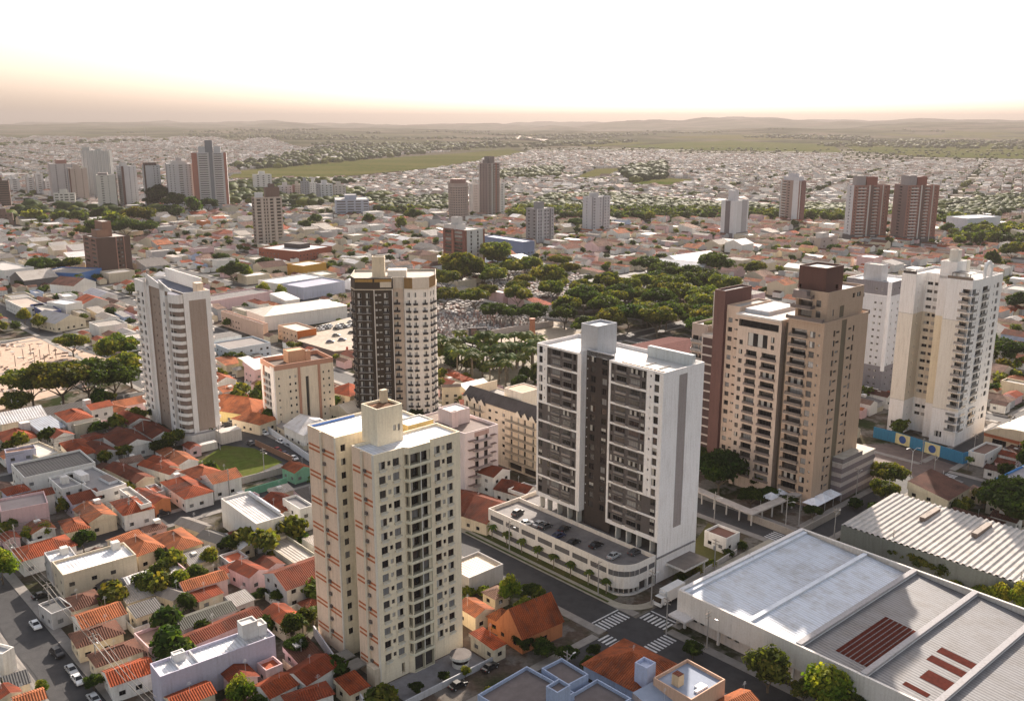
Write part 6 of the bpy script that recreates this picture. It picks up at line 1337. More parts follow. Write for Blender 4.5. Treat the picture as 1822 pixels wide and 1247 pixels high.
for vi in range(len(vs) - 1):
    for ui in range(len(us) - 1):
        v0, v1 = vs[vi] + hv[vs[vi]] + 2.5, vs[vi + 1] - hv[vs[vi + 1]] - 2.5; u0, u1 = us[ui] + hu[us[ui]] + 2.3, us[ui + 1] - hu[us[ui + 1]] - 2.3
        cx, cy = M((v0 + v1) / 2, (u0 + u1) / 2)
        if cy < 60 or abs(math.degrees(math.atan2(cx, cy))) > 36 or math.hypot(cx, cy) > 1480: continue
        comm = .20 if cx > -20 else .50      # more sheds and flat roofs on the left side
        rows = max(1, int((u1 - u0) / 15.5)); rd = (u1 - u0) / rows
        for r in range(rows):
            t = v0
            while t < v1 - 6:
                big = rf_.random() < comm * .45; lw = rf_.uniform(6.5, 11) * (2.0 if big else 1); lw = min(lw, v1 - t)
                if lw < 6: break
                gd = rf_.uniform(.5, 3.5); w = lw - rf_.choice([.5, .8, 2.2, 3]); d = rd - gd - rf_.choice([.6, 2, 4, 7]); d = max(7, d)
                y0 = u0 + r * rd + (gd if r % 2 == 0 else rd - gd - d); x0 = t + .2
                X, Y = M(x0, y0); jit = rf_.uniform(-.03, .03)
                if free(X, Y, w, d, RZM + jit):
                    tile = rf_.random() > (comm + (.25 if big else 0)); rc, rm, rn_ = rf_.choice(RCT if tile else RCM)
                    kv = rf_.uniform(.8, 1.2); rc2 = tuple(min(.8, c_ * kv) for c_ in rc)
                    wn_ = rf_.choice(['white', 'white', 'cream', 'beige', 'grey', 'grey', 'pink', 'stone'] + (['yellow', 'blue', 'orange'] if rf_.random() < .12 else [])); h = rf_.uniform(3.2, 4.6) if rf_.random() < .8 else rf_.uniform(5.5, 7)
                    if big: h += 2
                    roof = rf_.choice(['gable', 'gable', 'hip', 'shed']) if tile else rf_.choice(['flat', 'flat', 'gable', 'shed'])
                    filler.append([math.hypot(X, Y), X, Y, RZM + jit, w, d, h, roof, rc2, rm, rn_, wn_, big])
                else:
                    # fall back to a smaller house that may fit the gap
                    for (ww, dd) in ((w * .6, d * .5), (5, 6)):
                        if ww > 4 and free(X + 1, Y + 1, ww, dd, RZM):
                            rc, rm, rn_ = rf_.choice(RCT); filler.append([math.hypot(X, Y), X + 1, Y + 1, RZM, ww, dd, 3.4, 'gable', rc, rm, rn_, rf_.choice(['white', 'cream', 'pink']), False]); break
                if rf_.random() < .62: TREESPOTS.append(M(t + lw * rf_.random(), y0 + d + 1.5 if r % 2 == 0 else y0 - 1.5))
                t += lw
for i in range(9000):     # sheds, carports and back rooms squeezed into the yards near the camera
    x, y = rf_.uniform(-180, 260), rf_.uniform(140, 470); w, d = rf_.uniform(3.2, 8.5), rf_.uniform(3.5, 9)
    if free(x, y, w, d, RZM, True, .0):
        rc, rm, rn_ = rf_.choice(RCT + RCM); filler.append([math.hypot(x, y), x, y, RZM, w, d, rf_.uniform(2.6, 3.6), rf_.choice(['gable', 'shed', 'flat', 'hip']), rc, rm, rn_, rf_.choice(['white', 'cream', 'beige', 'grey', 'pink']), False])
        if rf_.random() < .5: TREESPOTS.append((x + w + 2, y - 2))
def inview(x, y, z=3, mg=40):
    if y < 100: return False
    a, b = PX(x, y, z); return -mg < a < 1822 + mg and b < 1247 + mg
# hidden behind the big towers?
HIDE = [(550, 700, 835, 1240), (962, 600, 1262, 1060), (1235, 470, 1552, 900), (1590, 470, 1785, 780), (235, 500, 383, 775), (465, 620, 600, 760), (632, 470, 775, 740), (848, 680, 963, 850), (760, 735, 885, 850)]
def shown(x, y):
    a, b = PX(x, y, 3)
    return inview(x, y) and not any(x0 + 3 < a < x1 - 3 and y0 < b < y1 - 6 for x0, y0, x1, y1 in HIDE)
filler = [q for q in filler if inview(q[1], q[2])]
filler.sort(key=lambda q: q[0])
HANDN = sum(1 for o in bpy.data.objects if o.get('category') == 'house')
quota = 298 - HANDN; cnt = {'house': 0, 'building': 0}
for q in filler:
    dist, X, Y, rz, w, d, h, roof, rc, rm, rn_, wn_, big = q
    cat = 'building' if big else 'house'; lim = quota if cat == 'house' else 150
    if shown(X, Y) and cnt[cat] < lim and dist < 1150:
        cnt[cat] += 1
        b = Bld('commercial_building' if big else 'house', None, cat, (X, Y), rz); near = dist < 420; b.vars = [0, 0, 1, 2]
        house_geo(b, w, d, h, roof, rc, WALLC[wn_], rm if roof != 'flat' else ('sheet_metal' if rm != 'roof_tile' else 'concrete'), b.rn, openings=near)
        if near and w > 5 and b.rn.random() < .6: tank(b, w * b.rn.uniform(.2, .7), d * b.rn.uniform(.4, .7), h - .2, b.rn.uniform(.8, 1.3))
        if near and w > 5 and roof != 'flat' and b.rn.random() < .5: aerial(b, w * .4, d * .5, h)
        if near and w > 5:
            wc_ = WALLC[b.rn.choice(['white', 'grey', 'beige', 'stone'])]; b.part('yard_wall').box(-1.3, -1.15, -1.5, d * .8, 0, 2.0, 'plaster', wc_); b.part('yard_wall').box(-1.149, w * .7, -1.5, -1.35, 0, 2.0, 'plaster', wc_)
        b.finish(6 if near else 0)
        rt = {'gable': 'gabled', 'hip': 'hip roofed', 'shed': 'lean-to', 'flat': 'flat roofed'}[roof]
        mt = 'tile' if rm == 'roof_tile' else 'sheet'
        PEND.append((b.root, f'{rn_} {mt} roofed {wn_} {"hall" if big else "house"}' if roof != 'flat' else f'{wn_} flat roofed {"hall" if big else "house"}', X, Y))
    else:
        FAR.add(X, Y, 0, rz, w, d, h, 0 if roof == 'flat' else min(w, d) * .2, w > d, WALLC[wn_], rc, rm)
# ------------------------------------------------------------------ the far suburbs, one merged mass
rr = random.Random(3)
def inpoly(p, poly):
    x, y = p; c = False
    for i in range(len(poly)):
        x1, y1 = poly[i - 1]; x2, y2 = poly[i]
        if (y1 > y) != (y2 > y) and x < (x2 - x1) * (y - y1) / (y2 - y1) + x1: c = not c
    return c
GREEN_PX = [[(400, 322), (420, 304), (600, 284), (905, 263), (945, 272), (770, 304), (600, 322)], [(1005, 324), (1060, 300), (1122, 297), (1080, 320)], [(1110, 330), (1180, 315), (1250, 320), (1190, 336)],
            [(372, 360), (430, 336), (480, 342), (440, 366)], [(905, 380), (985, 352), (1100, 352), (1300, 372), (1420, 372), (1600, 372), (1822, 352), (1822, 378), (1700, 405), (1400, 392), (1100, 395), (900, 392)], [(640, 366), (800, 352), (840, 372), (700, 384)], [(1100, 306), (1180, 292), (1190, 318), (1120, 326)], [(880, 312), (1000, 300), (990, 318), (890, 322)]]
SRZ = R(62)     # the suburb beyond the stream has its own grid
SUBROADS = []
def sub_road_local(a, b): return (a % 118) < 11 or (b % 62) < 8
farcount = 0
for step_i in range(2):
    pass
def suburb(x0, x1, y0, y1, cell, rz, rmin, rmax, dens):
    global farcount
    c, s = math.cos(rz), math.sin(rz); R_ = int(4200 / cell)
    for i in range(-R_, R_):
        for j in range(-R_, R_):
            a, b = i * cell, j * cell * 1.1
            if (a % 150) < cell * 1.7 or (b % 75) < cell * .5: continue
            if x1 == 700 and i * j % 3 == 0 and a * s < 0: pass
            x, y = a * c - b * s, 2700 + a * s + b * c
            x += rr.uniform(-1.5, 1.5); y += rr.uniform(-1.5, 1.5); r = math.hypot(x, y)
            if not (rmin < r < rmax) or y < 0: continue
            px, py = PX(x, y, terrain_h(x, y))
            if not (x0 < px < x1 and -30 < px < 1850): continue
            if py < y0(px): continue
            if any(inpoly((px, py), g) for g in GREEN_PX): continue
            if rr.random() > dens: continue
            w, d = rr.uniform(.55, .85) * cell, rr.uniform(.6, .95) * cell
            t = rr.random(); big = rr.random() < .03
            if big: w *= 2.2; d *= 1.6
            rc = rr.choice([(.18, .08, .055), (.22, .12, .09), (.13, .065, .05), (.25, .18, .15)]) if t < .6 else rr.choice([(.40, .38, .37), (.20, .19, .18), (.13, .12, .12)])
            wc = rr.choice([(.66, .63, .61), (.5, .46, .43), (.6, .57, .54)])
            FAR.add(x, y, terrain_h(x, y), rz + rr.choice([0, 0, .05]), w, d, rr.uniform(3.2, 6.5), rr.choice([0, w * .18, w * .2]), rr.random() < .5, wc, rc, 'roof_tile' if t < .55 else 'concrete'); farcount += 1
suburb(480, 1850, lambda p: 262 + (26 if p > 1500 else (14 if p > 1200 else 8)) + max(0, (700 - p) * .06), 0, 15.5, SRZ, 1380, 4600, .86)
suburb(-30, 700, lambda p: 243 + max(0, p - 380) * .10 + 5 * math.sin(p * .05), 0, 17.5, R(38), 1380, 6800, .62)
FAR.build('distant_houses')
# streets running away through the far suburb, sun glare put into their pale colour
c, s = math.cos(SRZ), math.sin(SRZ); sr = MB()
for i in range(-24, 26):
    a = i * 150 + 14; pts = []
    for j in range(-60, 61):
        b = j * 40; x, y = a * c - b * s, 2700 + a * s + b * c; r = math.hypot(x, y)
        if 1500 < r < 4300 and y > 0:
            px, py = PX(x, y, 0)
            if 900 < px < 1850 and not any(inpoly((px, py), g) for g in GREEN_PX): pts.append((x, y)); continue
        pts.append(None)
    for p, q in zip(pts, pts[1:]):
        if p and q:
            w_ = 9.5; z0_, z1_ = terrain_h(*p) + .5, terrain_h(*q) + .5
            sr.face([(p[0] - w_ * c, p[1] - w_ * s, z0_), (p[0] + w_ * c, p[1] + w_ * s, z0_), (q[0] + w_ * c, q[1] + w_ * s, z1_), (q[0] - w_ * c, q[1] - w_ * s, z1_)], 'asphalt', (.42, .38, .35))
sr.build('street', None, 'structure')
print('fillers', len(filler), cnt, 'far', farcount)
# ================================================================== trees
def crown_mesh(seed, lobes, nleaf, leaf, cols, flat_=.62, spread=.62, name='crown', core=True, lr=(.34, .5)):
    rg = np.random.default_rng(seed); L_ = []
    for i in range(lobes):
        a = 2 * math.pi * (i + rg.random() * .7) / lobes; rr_ = spread * (0.25 + .75 * rg.random()) if i else 0
        L_.append((rr_ * math.cos(a), rr_ * math.sin(a), (.5 + rg.random() * .5 - rr_ * .35) * flat_ * 1.1, rg.uniform(*lr)))
    L_ = np.array(L_); V = []; F = []; C_ = []
    idx = rg.integers(0, len(L_), nleaf); d = rg.normal(size=(nleaf, 3)); d /= np.linalg.norm(d, axis=1)[:, None]; d[:, 2] = np.where(d[:, 2] < -.35, -d[:, 2], d[:, 2])
    rad = L_[idx, 3] * rg.uniform(.62, 1.16, nleaf); c = L_[idx, :3] + d * rad[:, None] * np.array([1, 1, flat_ * 1.15])
    n = d + rg.normal(size=(nleaf, 3)) * .5; n /= np.linalg.norm(n, axis=1)[:, None]
    t = np.cross(n, rg.normal(size=(nleaf, 3))); t /= np.linalg.norm(t, axis=1)[:, None]; b = np.cross(n, t); s = leaf * rg.uniform(.6, 1.4, nleaf)[:, None]
    q = np.stack([c - t * s - b * s * .6, c + t * s - b * s * .6, c + t * s + b * s * .6, c - t * s + b * s * .6], 1).reshape(-1, 3)
    v = [tuple(x) for x in q]; f = [(4 * i, 4 * i + 1, 4 * i + 2, 4 * i + 3) for i in range(nleaf)]
    clump = rg.random(len(L_)); cc = []
    for i in range(nleaf):
        k_ = cols[int(min(len(cols) - 1, (clump[idx[i]] * .6 + rg.random() * .4) * len(cols)))]; m_ = rg.uniform(.7, 1.3); cc.append((k_[0] * m_, k_[1] * m_, k_[2] * m_))
    if core:
        import bmesh
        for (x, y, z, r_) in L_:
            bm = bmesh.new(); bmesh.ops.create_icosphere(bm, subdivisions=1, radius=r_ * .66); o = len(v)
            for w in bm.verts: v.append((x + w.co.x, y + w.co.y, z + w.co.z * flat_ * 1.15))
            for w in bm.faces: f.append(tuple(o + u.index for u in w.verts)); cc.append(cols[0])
            bm.free()
    return mesh_from(name, v, f, ['leaf'] * len(f), cc)
def trunk_mesh(h, r, seed, forks=4, spread=.5):
    rg = random.Random(seed); mb = MB(); mb.tube((0, 0, -.3), (rg.uniform(-.1, .1) * h, 0, h * .55), r, r * .7, 'bark', (.13, .10, .07), 6)
    for i in range(forks):
        a = 2 * math.pi * i / forks + rg.random(); mb.tube((0, 0, h * .5), (spread * math.cos(a), spread * math.sin(a), h * 1.15), r * .55, r * .2, 'bark', (.13, .10, .07), 5)
    return mesh_from('trunk', mb.v, mb.f, mb.m, mb.c)
OLIVE = [(.035, .058, .014), (.065, .092, .02), (.11, .13, .026), (.17, .16, .032)]
DARKG = [(.022, .042, .012), (.035, .065, .014), (.06, .09, .018)]
BRIGHT = [(.07, .12, .015), (.13, .18, .02), (.22, .23, .03)]
KIND = {'broad': [(crown_mesh(s, 17, 5200, .046, c_, .6, .72, lr=(.2, .42)), trunk_mesh(.62, .05, s)) for s, c_ in ((1, OLIVE), (2, OLIVE), (3, DARKG), (4, OLIVE))],
        'round': [(crown_mesh(s, 11, 2600, .062, c_, .95, .5, lr=(.28, .5)), trunk_mesh(.5, .06, s, 3, .25)) for s, c_ in ((5, DARKG), (6, BRIGHT), (7, OLIVE))],
        'dark': [(crown_mesh(s, 17, 5200, .044, DARKG, .62, .7, lr=(.22, .42)), trunk_mesh(.6, .05, s)) for s in (8, 9)],
        'bush': [(crown_mesh(s, 5, 500, .12, c_, .7, .45, lr=(.4, .6)), trunk_mesh(.2, .05, s, 2, .1)) for s, c_ in ((10, BRIGHT), (11, DARKG))],
        'far': [(crown_mesh(s, 6, 420, .13, c_, .75, .5, lr=(.4, .55)), trunk_mesh(.5, .06, s, 2, .2)) for s, c_ in ((12, OLIVE), (13, DARKG), (14, OLIVE))]}
def tree(x, y, r, kind='broad', label=None, lift=None, var=None, z=0, group=None):
    ks = KIND[kind]; cm, tm = ks[(var if var is not None else int(abs(x * 7 + y * 3))) % len(ks)]
    t = empty('bush' if kind == 'bush' else 'tree', (x, y, z), rnd.uniform(0, 6.28), label, 'bush' if kind == 'bush' else 'tree', group)
    t.scale = (r, r, r * rnd.uniform(.9, 1.15)); lift = lift if lift is not None else {'broad': .55, 'dark': .5, 'round': .45, 'bush': .05, 'far': .4}[kind]
    link_mesh('trunk', tm, t); c = link_mesh('crown', cm, t, None, (0, 0, lift)); occupy([(x - r * .3, y - r * .3), (x + r * .3, y - r * .3), (x + r * .3, y + r * .3), (x - r * .3, y + r * .3)])
    tname = {'broad': 'broad spreading tree', 'dark': 'dark green spreading tree', 'round': 'round crowned tree', 'bush': 'low green bush', 'far': 'small leafy tree'}[kind]
    sz = '' if kind in ('bush', 'far') else ('large ' if r > 7.5 else ('' if r > 4.2 else 'small '))
    PEND.append((t, sz + tname, x, y)) if label is None else None
    return t
TN = 0
def treepx(px, py, wpx, kind='broad', label=None, var=None):
    x, y = G(px, py); r = wpx / 2 * math.hypot(x, y, CAM_H) / FPX; return tree(x, y, r, kind, label, var=var)
for a in [(60, 722, 95), (112, 722, 115, 'broad', None, 3), (158, 716, 105), (207, 712, 95, 'dark'), (236, 690, 85), (30, 742, 62), (215, 655, 72), (132, 635, 58, 'broad', None, 0), (192, 650, 42, 'round'), (45, 578, 28, 'round', None, 1), (70, 588, 30, 'round', None, 1), (75, 492, 46), (102, 490, 42, 'dark'), (128, 488, 36),
          (288, 1040, 42, 'round', None, 2), (322, 1062, 50, 'round', 'tree with bright yellow green crown among the back gardens at lower left', 1), (352, 1048, 50, 'round'), (262, 1068, 55, 'round', None, 2), (376, 1010, 38, 'round', None, 1), (288, 1005, 30, 'round', None, 0), (333, 1095, 44, 'round', 'round clipped dark tree between grey barn and red roofs', 0), (235, 880, 24, 'round', None, 1), (412, 985, 46, 'dark'), (440, 975, 30, 'round'), (290, 812, 44, 'dark'), (152, 835, 27, 'dark'), (66, 845, 14, 'round'), (5, 1040, 60, 'round', None, 1), (50, 965, 26, 'round', None, 1), (82, 960, 30, 'round', None, 1),
          (428, 1262, 62, 'round', 'yellow flowering tree at the bottom edge among red roofs', 1), (520, 1140, 50, 'round', None, 2), (545, 1122, 44, 'round', None, 2), (530, 1170, 48, 'dark'), (608, 1218, 40, 'dark'), (500, 1075, 40, 'dark'), (455, 1075, 26, 'dark'), (468, 1062, 24, 'dark'), (485, 1000, 34, 'bush'), (540, 1010, 34, 'bush'), (398, 1105, 30, 'bush'), (420, 1098, 26, 'bush'), (75, 1235, 26, 'round', None, 1), (168, 1228, 36, 'dark'), (245, 1190, 16, 'bush'), (205, 1115, 20, 'bush'),
          (906, 1075, 50, 'round', 'sunlit yellow green tree below the podium street', 1), (946, 1068, 46, 'dark'), (882, 1120, 26, 'bush'), (835, 1062, 34, 'bush'), (862, 1060, 34, 'bush'), (828, 1205, 22, 'round', None, 1), (868, 1238, 26, 'bush'), (790, 1212, 24, 'dark'), (930, 1160, 42, 'dark'), (1010, 1180, 44, 'dark'), (1055, 1168, 30, 'dark'), (965, 1170, 50, 'dark'), (1232, 1172, 40, 'dark'), (1050, 1200, 40, 'dark'), (740, 1235, 30, 'dark'), (700, 1240, 26, 'bush'),
          (1366, 1232, 92, 'round', 'tree with lit top in front of the warehouse wall, left of the two', 2), (1468, 1272, 96, 'round', 'bigger lit tree cut by the bottom edge in front of the warehouse', 1), (1430, 1250, 60), (1525, 1275, 60), (1640, 1022, 52), (1598, 1003, 44), (1678, 1036, 40, 'round'), (1712, 1036, 32, 'bush'), (1778, 1080, 46, 'round', None, 1), (1812, 1094, 48, 'round', None, 1), (1742, 1066, 38, 'bush'), (1700, 1052, 34, 'bush'), (1560, 965, 34, 'bush'),
          (1805, 945, 125, 'dark', 'huge dark tree at the right edge beside the ribbed shed'), (1780, 905, 60, 'dark'), (1646, 905, 32, 'round', 'small bright yellow street tree at the right crossing', 1), (1578, 868, 66, 'broad', None, 0), (1572, 900, 56, 'broad', None, 3), (1555, 915, 34, 'bush'), (1600, 915, 30, 'bush'), (1520, 905, 30, 'bush'), (1445, 925, 34, 'dark'), (1402, 905, 36, 'dark'),
          (1278, 880, 98, 'dark', 'large dark tree left of the taupe tower, front one'), (1305, 862, 78, 'dark'), (1262, 838, 70, 'dark'), (1335, 902, 52, 'dark'), (1365, 890, 40, 'dark'), (1285, 815, 60, 'dark'), (1350, 870, 40, 'dark'), (1295, 990, 24, 'bush'), (1320, 978, 22, 'bush'), (1215, 1035, 24, 'bush'), (1240, 1022, 24, 'bush'), (1265, 1008, 24, 'bush'),
          (820, 512, 80, 'broad', None, 0), (845, 556, 62), (792, 525, 60), (882, 480, 66), (925, 535, 50, 'broad', None, 1), (977, 525, 76), (862, 508, 56), (905, 500, 50), (940, 495, 56), (1010, 500, 44), (880, 575, 56, 'dark'), (912, 577, 54, 'dark'), (950, 582, 56, 'dark'), (1005, 586, 60, 'dark'), (1270, 498, 66), (1342, 497, 44), (1152, 497, 66), (1178, 495, 40), (1235, 512, 36), (1090, 560, 60), (1145, 562, 50),
          (1790, 652, 66, 'dark'), (1812, 560, 50, 'dark'), (1800, 470, 50), (1765, 478, 30, 'far'), (1815, 655, 30, 'bush'), (472, 486, 36, 'dark'), (416, 505, 50, 'dark'), (395, 475, 34, 'dark'), (440, 500, 30, 'round'), (470, 530, 30, 'round'), (500, 535, 26, 'round'), (205, 425, 50, 'far'), (225, 428, 50, 'dark'), (250, 412, 60, 'broad'), (265, 425, 40), (180, 428, 50, 'dark'), (155, 430, 40), (285, 372, 56, 'dark'), (310, 380, 46, 'dark'), (270, 372, 30, 'dark'), (370, 380, 36, 'dark'), (345, 388, 40, 'far'), (735, 398, 36, 'dark'), (715, 415, 30, 'far'), (655, 405, 26, 'far'), (1023, 410, 32, 'dark'), (560, 405, 30, 'dark'), (545, 412, 30, 'dark'), (1435, 448, 26, 'dark'), (1480, 452, 20, 'far'), (768, 392, 16, 'dark')]:
    treepx(*a)
def scatter(poly, n, rmin, rmax, kinds=('broad',), gap=1.2, seed=1):
    rg = random.Random(seed); P = [G(*p) for p in poly]; xs = [p[0] for p in P]; ys = [p[1] for p in P]; got = []; tries = 0
    while len(got) < n and tries < n * 60:
        tries += 1; x, y, r = rg.uniform(min(xs), max(xs)), rg.uniform(min(ys), max(ys)), rg.uniform(rmin, rmax)
        if inpoly((x, y), P) and all(math.hypot(x - a, y - b) > (r + c_) * .5 * gap for a, b, c_ in got): got.append((x, y, r)); tree(x, y, r, rg.choice(kinds))
    return got
scatter([(1000, 606), (1010, 548), (1090, 520), (1200, 500), (1300, 530), (1300, 612), (1100, 605)], 46, 8, 13, ('broad', 'broad', 'dark'), 1.15, 4)
scatter([(776, 556), (790, 502), (880, 478), (1000, 482), (1020, 545), (900, 562)], 20, 7, 11, ('broad',), 1.5, 41)
scatter([(1440, 560), (1430, 500), (1500, 500), (1520, 560)], 5, 7, 10, seed=8)
for cpoly in CEM[:1]: scatter([(775, 560), (800, 540), (860, 545), (880, 570)], 2, 5, 7, seed=5)
scatter([(1120, 552), (1150, 515), (1290, 520), (1290, 560)], 7, 8, 11, seed=14)
# palms on the plaza
def palm_meshes(seed, nf=15):
    rg = random.Random(seed); tr = MB(); lean = rg.uniform(-.25, .25)
    for i in range(5): tr.tube((lean * i / 5, 0, i * 1.5 - (.2 if i == 0 else 0)), (lean * (i + 1) / 5, 0, (i + 1) * 1.5), .24 - .02 * i, .22 - .02 * i, 'bark', (.22, .18, .13), 6, i == 4)
    cr = MB()
    for i in range(nf):
        a = 2 * math.pi * i / nf + rg.uniform(-.15, .15); el = rg.uniform(.1, .95); L_ = rg.uniform(2.3, 3.0); pts = []
        for j in range(6):
            t = j / 5; pts.append((lean + math.cos(a) * L_ * t * (1 - .15 * t), math.sin(a) * L_ * t * (1 - .15 * t), 7.5 + L_ * (math.sin(el) * t - .95 * t * t)))
        nx, ny = -math.sin(a), math.cos(a)
        for j in range(5):
            w0, w1 = .15 + .5 * math.sin(math.pi * min(1, j / 5 + .1)), .15 + .5 * math.sin(math.pi * min(1, (j + 1) / 5)) * .9; p, q = pts[j], pts[j + 1]; col = rg.choice([(.05, .09, .02), (.09, .13, .03), (.13, .15, .04)])
            for s in (-1, 1): cr.face([p, q, (q[0] + s * nx * w1, q[1] + s * ny * w1, q[2] - w1 * .55), (p[0] + s * nx * w0, p[1] + s * ny * w0, p[2] - w0 * .55)], 'leaf', col)
    return mesh_from('crown', cr.v, cr.f, cr.m, cr.c), mesh_from('trunk', tr.v, tr.f, tr.m, tr.c)
PALMS = [palm_meshes(s) for s in (1, 2, 3, 4)]
def palm(x, y, s, z=0, label=None):
    cm, tm = PALMS[int(abs(x * 5 + y)) % 4]; t = empty('palm_tree', (x, y, z), rnd.uniform(0, 6), label, 'palm'); t.scale = (s * 1.25, s * 1.25, s); link_mesh('trunk', tm, t); link_mesh('crown', cm, t)
    if not label: PEND.append((t, 'tall feathery palm' if s > 1.2 else ('feathery palm' if s > .8 else 'small feathery palm'), x, y))
rg = random.Random(21); P = [G(*p) for p in [(772, 625), (850, 632), (965, 640), (965, 692), (880, 690), (800, 670), (772, 660)]]; got = []
while len(got) < 46:
    x, y = rg.uniform(-60, 30), rg.uniform(360, 480)
    if inpoly((x, y), P) and all(math.hypot(x - a, y - b) > 4.1 for a, b in got): got.append((x, y)); palm(x, y, rg.uniform(1.3, 2.0))
scatter([(780, 640), (960, 640), (960, 690), (800, 672)], 12, 3.5, 6, ('round', 'broad'), seed=9)
for i in range(8): x, y = M(7.8, 12 + i * 6.2); palm(x, y, .55)
for p, s in (((597, 560), 1.2), ((505, 668), .8), ((515, 662), .8), ((768, 665), .9), ((1745, 735), .6), ((142, 512), 1.3), ((250, 480), 1.2), ((415, 650), .9), ((540, 1135), .6), ((560, 1110), .6), ((220, 1190), .5), ((1722, 836), .6), ((610, 548), 1.2), ((650, 690), .9)): palm(*G(*p), s)
# scattered street and garden trees: the nearest ones as trees of their own, the rest one mass
OCC0 = [pl_ for pl_ in OCC if len(pl_) >= 5]
cand = [(math.hypot(x, y), x, y) for x, y in TREESPOTS if inview(x, y)]
cand.sort(); already = sum(1 for o in bpy.data.objects if o.get('category') == 'tree'); left = 296 - already; farT = []
for d_, x, y in cand:
    gx, gy = int(x - GX0), int(y - GY0); blocked = 0 <= gx < GW and 0 <= gy < GH and mask[gy, gx]
    r = rr.uniform(2.2, 5.2)
    if d_ < 330 and blocked: continue
    if any(inpoly((x, y), pl_) for pl_ in OCC0): continue
    if left > 0 and shown(x, y) and d_ < 1300: tree(x, y, r, 'far'); left -= 1
    else: farT.append((x, y, 0, r))
def in_px(px, py): return G(px, py)
def scatter_far(poly, n, rmin, rmax, seed):
    rg_ = random.Random(seed); P_ = [G(*p) for p in poly]; xs = [p[0] for p in P_]; ys = [p[1] for p in P_]; k_ = 0; t_ = 0
    while k_ < n and t_ < n * 30:
        t_ += 1; x, y = rg_.uniform(min(xs), max(xs)), rg_.uniform(min(ys), max(ys))
        if inpoly((x, y), P_): farT.append((x, y, terrain_h(x, y), rg_.uniform(rmin, rmax))); k_ += 1
scatter_far(GREEN_PX[4], 3600, 4, 8.5, 1); scatter_far(GREEN_PX[5], 500, 4, 8, 2); scatter_far(GREEN_PX[6], 160, 7, 15, 3); scatter_far(GREEN_PX[7], 420, 6, 11, 4)
scatter_far([(372, 362), (430, 346), (560, 340), (700, 352), (640, 372), (500, 372)], 340, 7, 12, 5)
scatter_far([(-40, 392), (60, 372), (200, 380), (340, 382), (300, 396), (100, 402)], 90, 7, 12, 6)
scatter_far([(1680, 420), (1822, 410), (1822, 440), (1700, 440)], 60, 6, 10, 7); scatter_far([(400, 300), (560, 268), (900, 258), (700, 280), (480, 302)], 700, 7, 14, 8)
scatter_far([(400, 344), (420, 332), (560, 326), (640, 330), (520, 345)], 120, 8, 14, 9)
rg_ = random.Random(77)
for i in range(5200):     # trees among the far suburb roofs
    r = rg_.uniform(1300, 4300); az = rg_.uniform(-.50, .50); x, y = r * math.sin(az), r * math.cos(az); px, py = PX(x, y, 0)
    if any(inpoly((px, py), g) for g in GREEN_PX[:3]): continue
    if rg_.random() < .55 or r < 2600: farT.append((x, y, terrain_h(x, y), rg_.uniform(3, 6.5)))
for i in range(7000):     # hedges and copses on the hills
    r = rg_.uniform(4000, 9000); az = rg_.uniform(-.5, .5); x, y = r * math.sin(az), r * math.cos(az)
    if noise.noise(Vector((x * .0012, y * .0012, 5))) > .16 and not any(inpoly(PX(x, y, terrain_h(x, y)), g) for g in GREEN_PX[:3]): farT.append((x, y, terrain_h(x, y) - 2, rg_.uniform(7, 15)))
def far_trees():
    import bmesh
    bases = []; leafy = []
    for cm_, _ in KIND['far']:
        co = np.empty(len(cm_.vertices) * 3, np.float32); cm_.vertices.foreach_get('co', co); co = co.reshape(-1, 3); co[:, 2] += .4
        tris = []; cs_ = []
        for p_ in cm_.polygons:
            if p_.index % 2 and len(p_.vertices) == 4: continue
            w_ = list(p_.vertices); tris.append(w_[:3])
            if len(w_) == 4: tris.append([w_[0], w_[2], w_[3]])
        leafy.append((co, np.array(tris)))
    for s in range(5):
        bm = bmesh.new(); bmesh.ops.create_icosphere(bm, subdivisions=2, radius=1.0)
        co = np.array([v.co[:] for v in bm.verts]); fa = np.array([[v.index for v in f.verts] for f in bm.faces]); bm.free()
        k_ = np.array([1 + .55 * noise.noise(Vector((c_[0] * 1.7 + s * 9, c_[1] * 1.7, c_[2] * 1.7))) + .3 * noise.noise(Vector((c_[0] * 4 + s, c_[1] * 4, c_[2] * 4))) for c_ in co]); co = co * k_[:, None] * np.array([1, 1, .72]); co[:, 2] += .75; bases.append((co, fa))
    VV, FF, CC = [], [], []; off = 0; rg2 = np.random.default_rng(5); pal = np.array(OLIVE[:3] + DARKG)
    for i, (x, y, z, r) in enumerate(farT):
        co, fa = leafy[i % 3] if math.hypot(x, y) < 1250 else bases[i % 5]; a = i * 1.7; ca, sa = math.cos(a), math.sin(a)
        w = np.stack([co[:, 0] * ca - co[:, 1] * sa, co[:, 0] * sa + co[:, 1] * ca, co[:, 2]], 1) * r + np.array([x, y, z - .2 * r]); VV.append(w); FF.append(fa + off); off += len(co)
        CC.append(np.clip(pal[rg2.integers(0, len(pal))] * rg2.uniform(.7, 1.4, (len(fa), 1)), 0, 1))
    V_ = np.concatenate(VV); F_ = np.concatenate(FF); C2 = np.concatenate(CC); me = bpy.data.meshes.new('distant_trees')
    me.vertices.add(len(V_)); me.vertices.foreach_set('co', V_.astype(np.float32).ravel()); me.loops.add(F_.size); me.loops.foreach_set('vertex_index', F_.astype(np.int32).ravel())
    me.polygons.add(len(F_)); me.polygons.foreach_set('loop_start', np.arange(0, F_.size, 3, dtype=np.int32)); me.update(calc_edges=True); me.materials.append(MATS['leaf']); finish_mesh(me, C2)
    link_mesh('distant_trees', me, None, 'stuff')
far_trees()
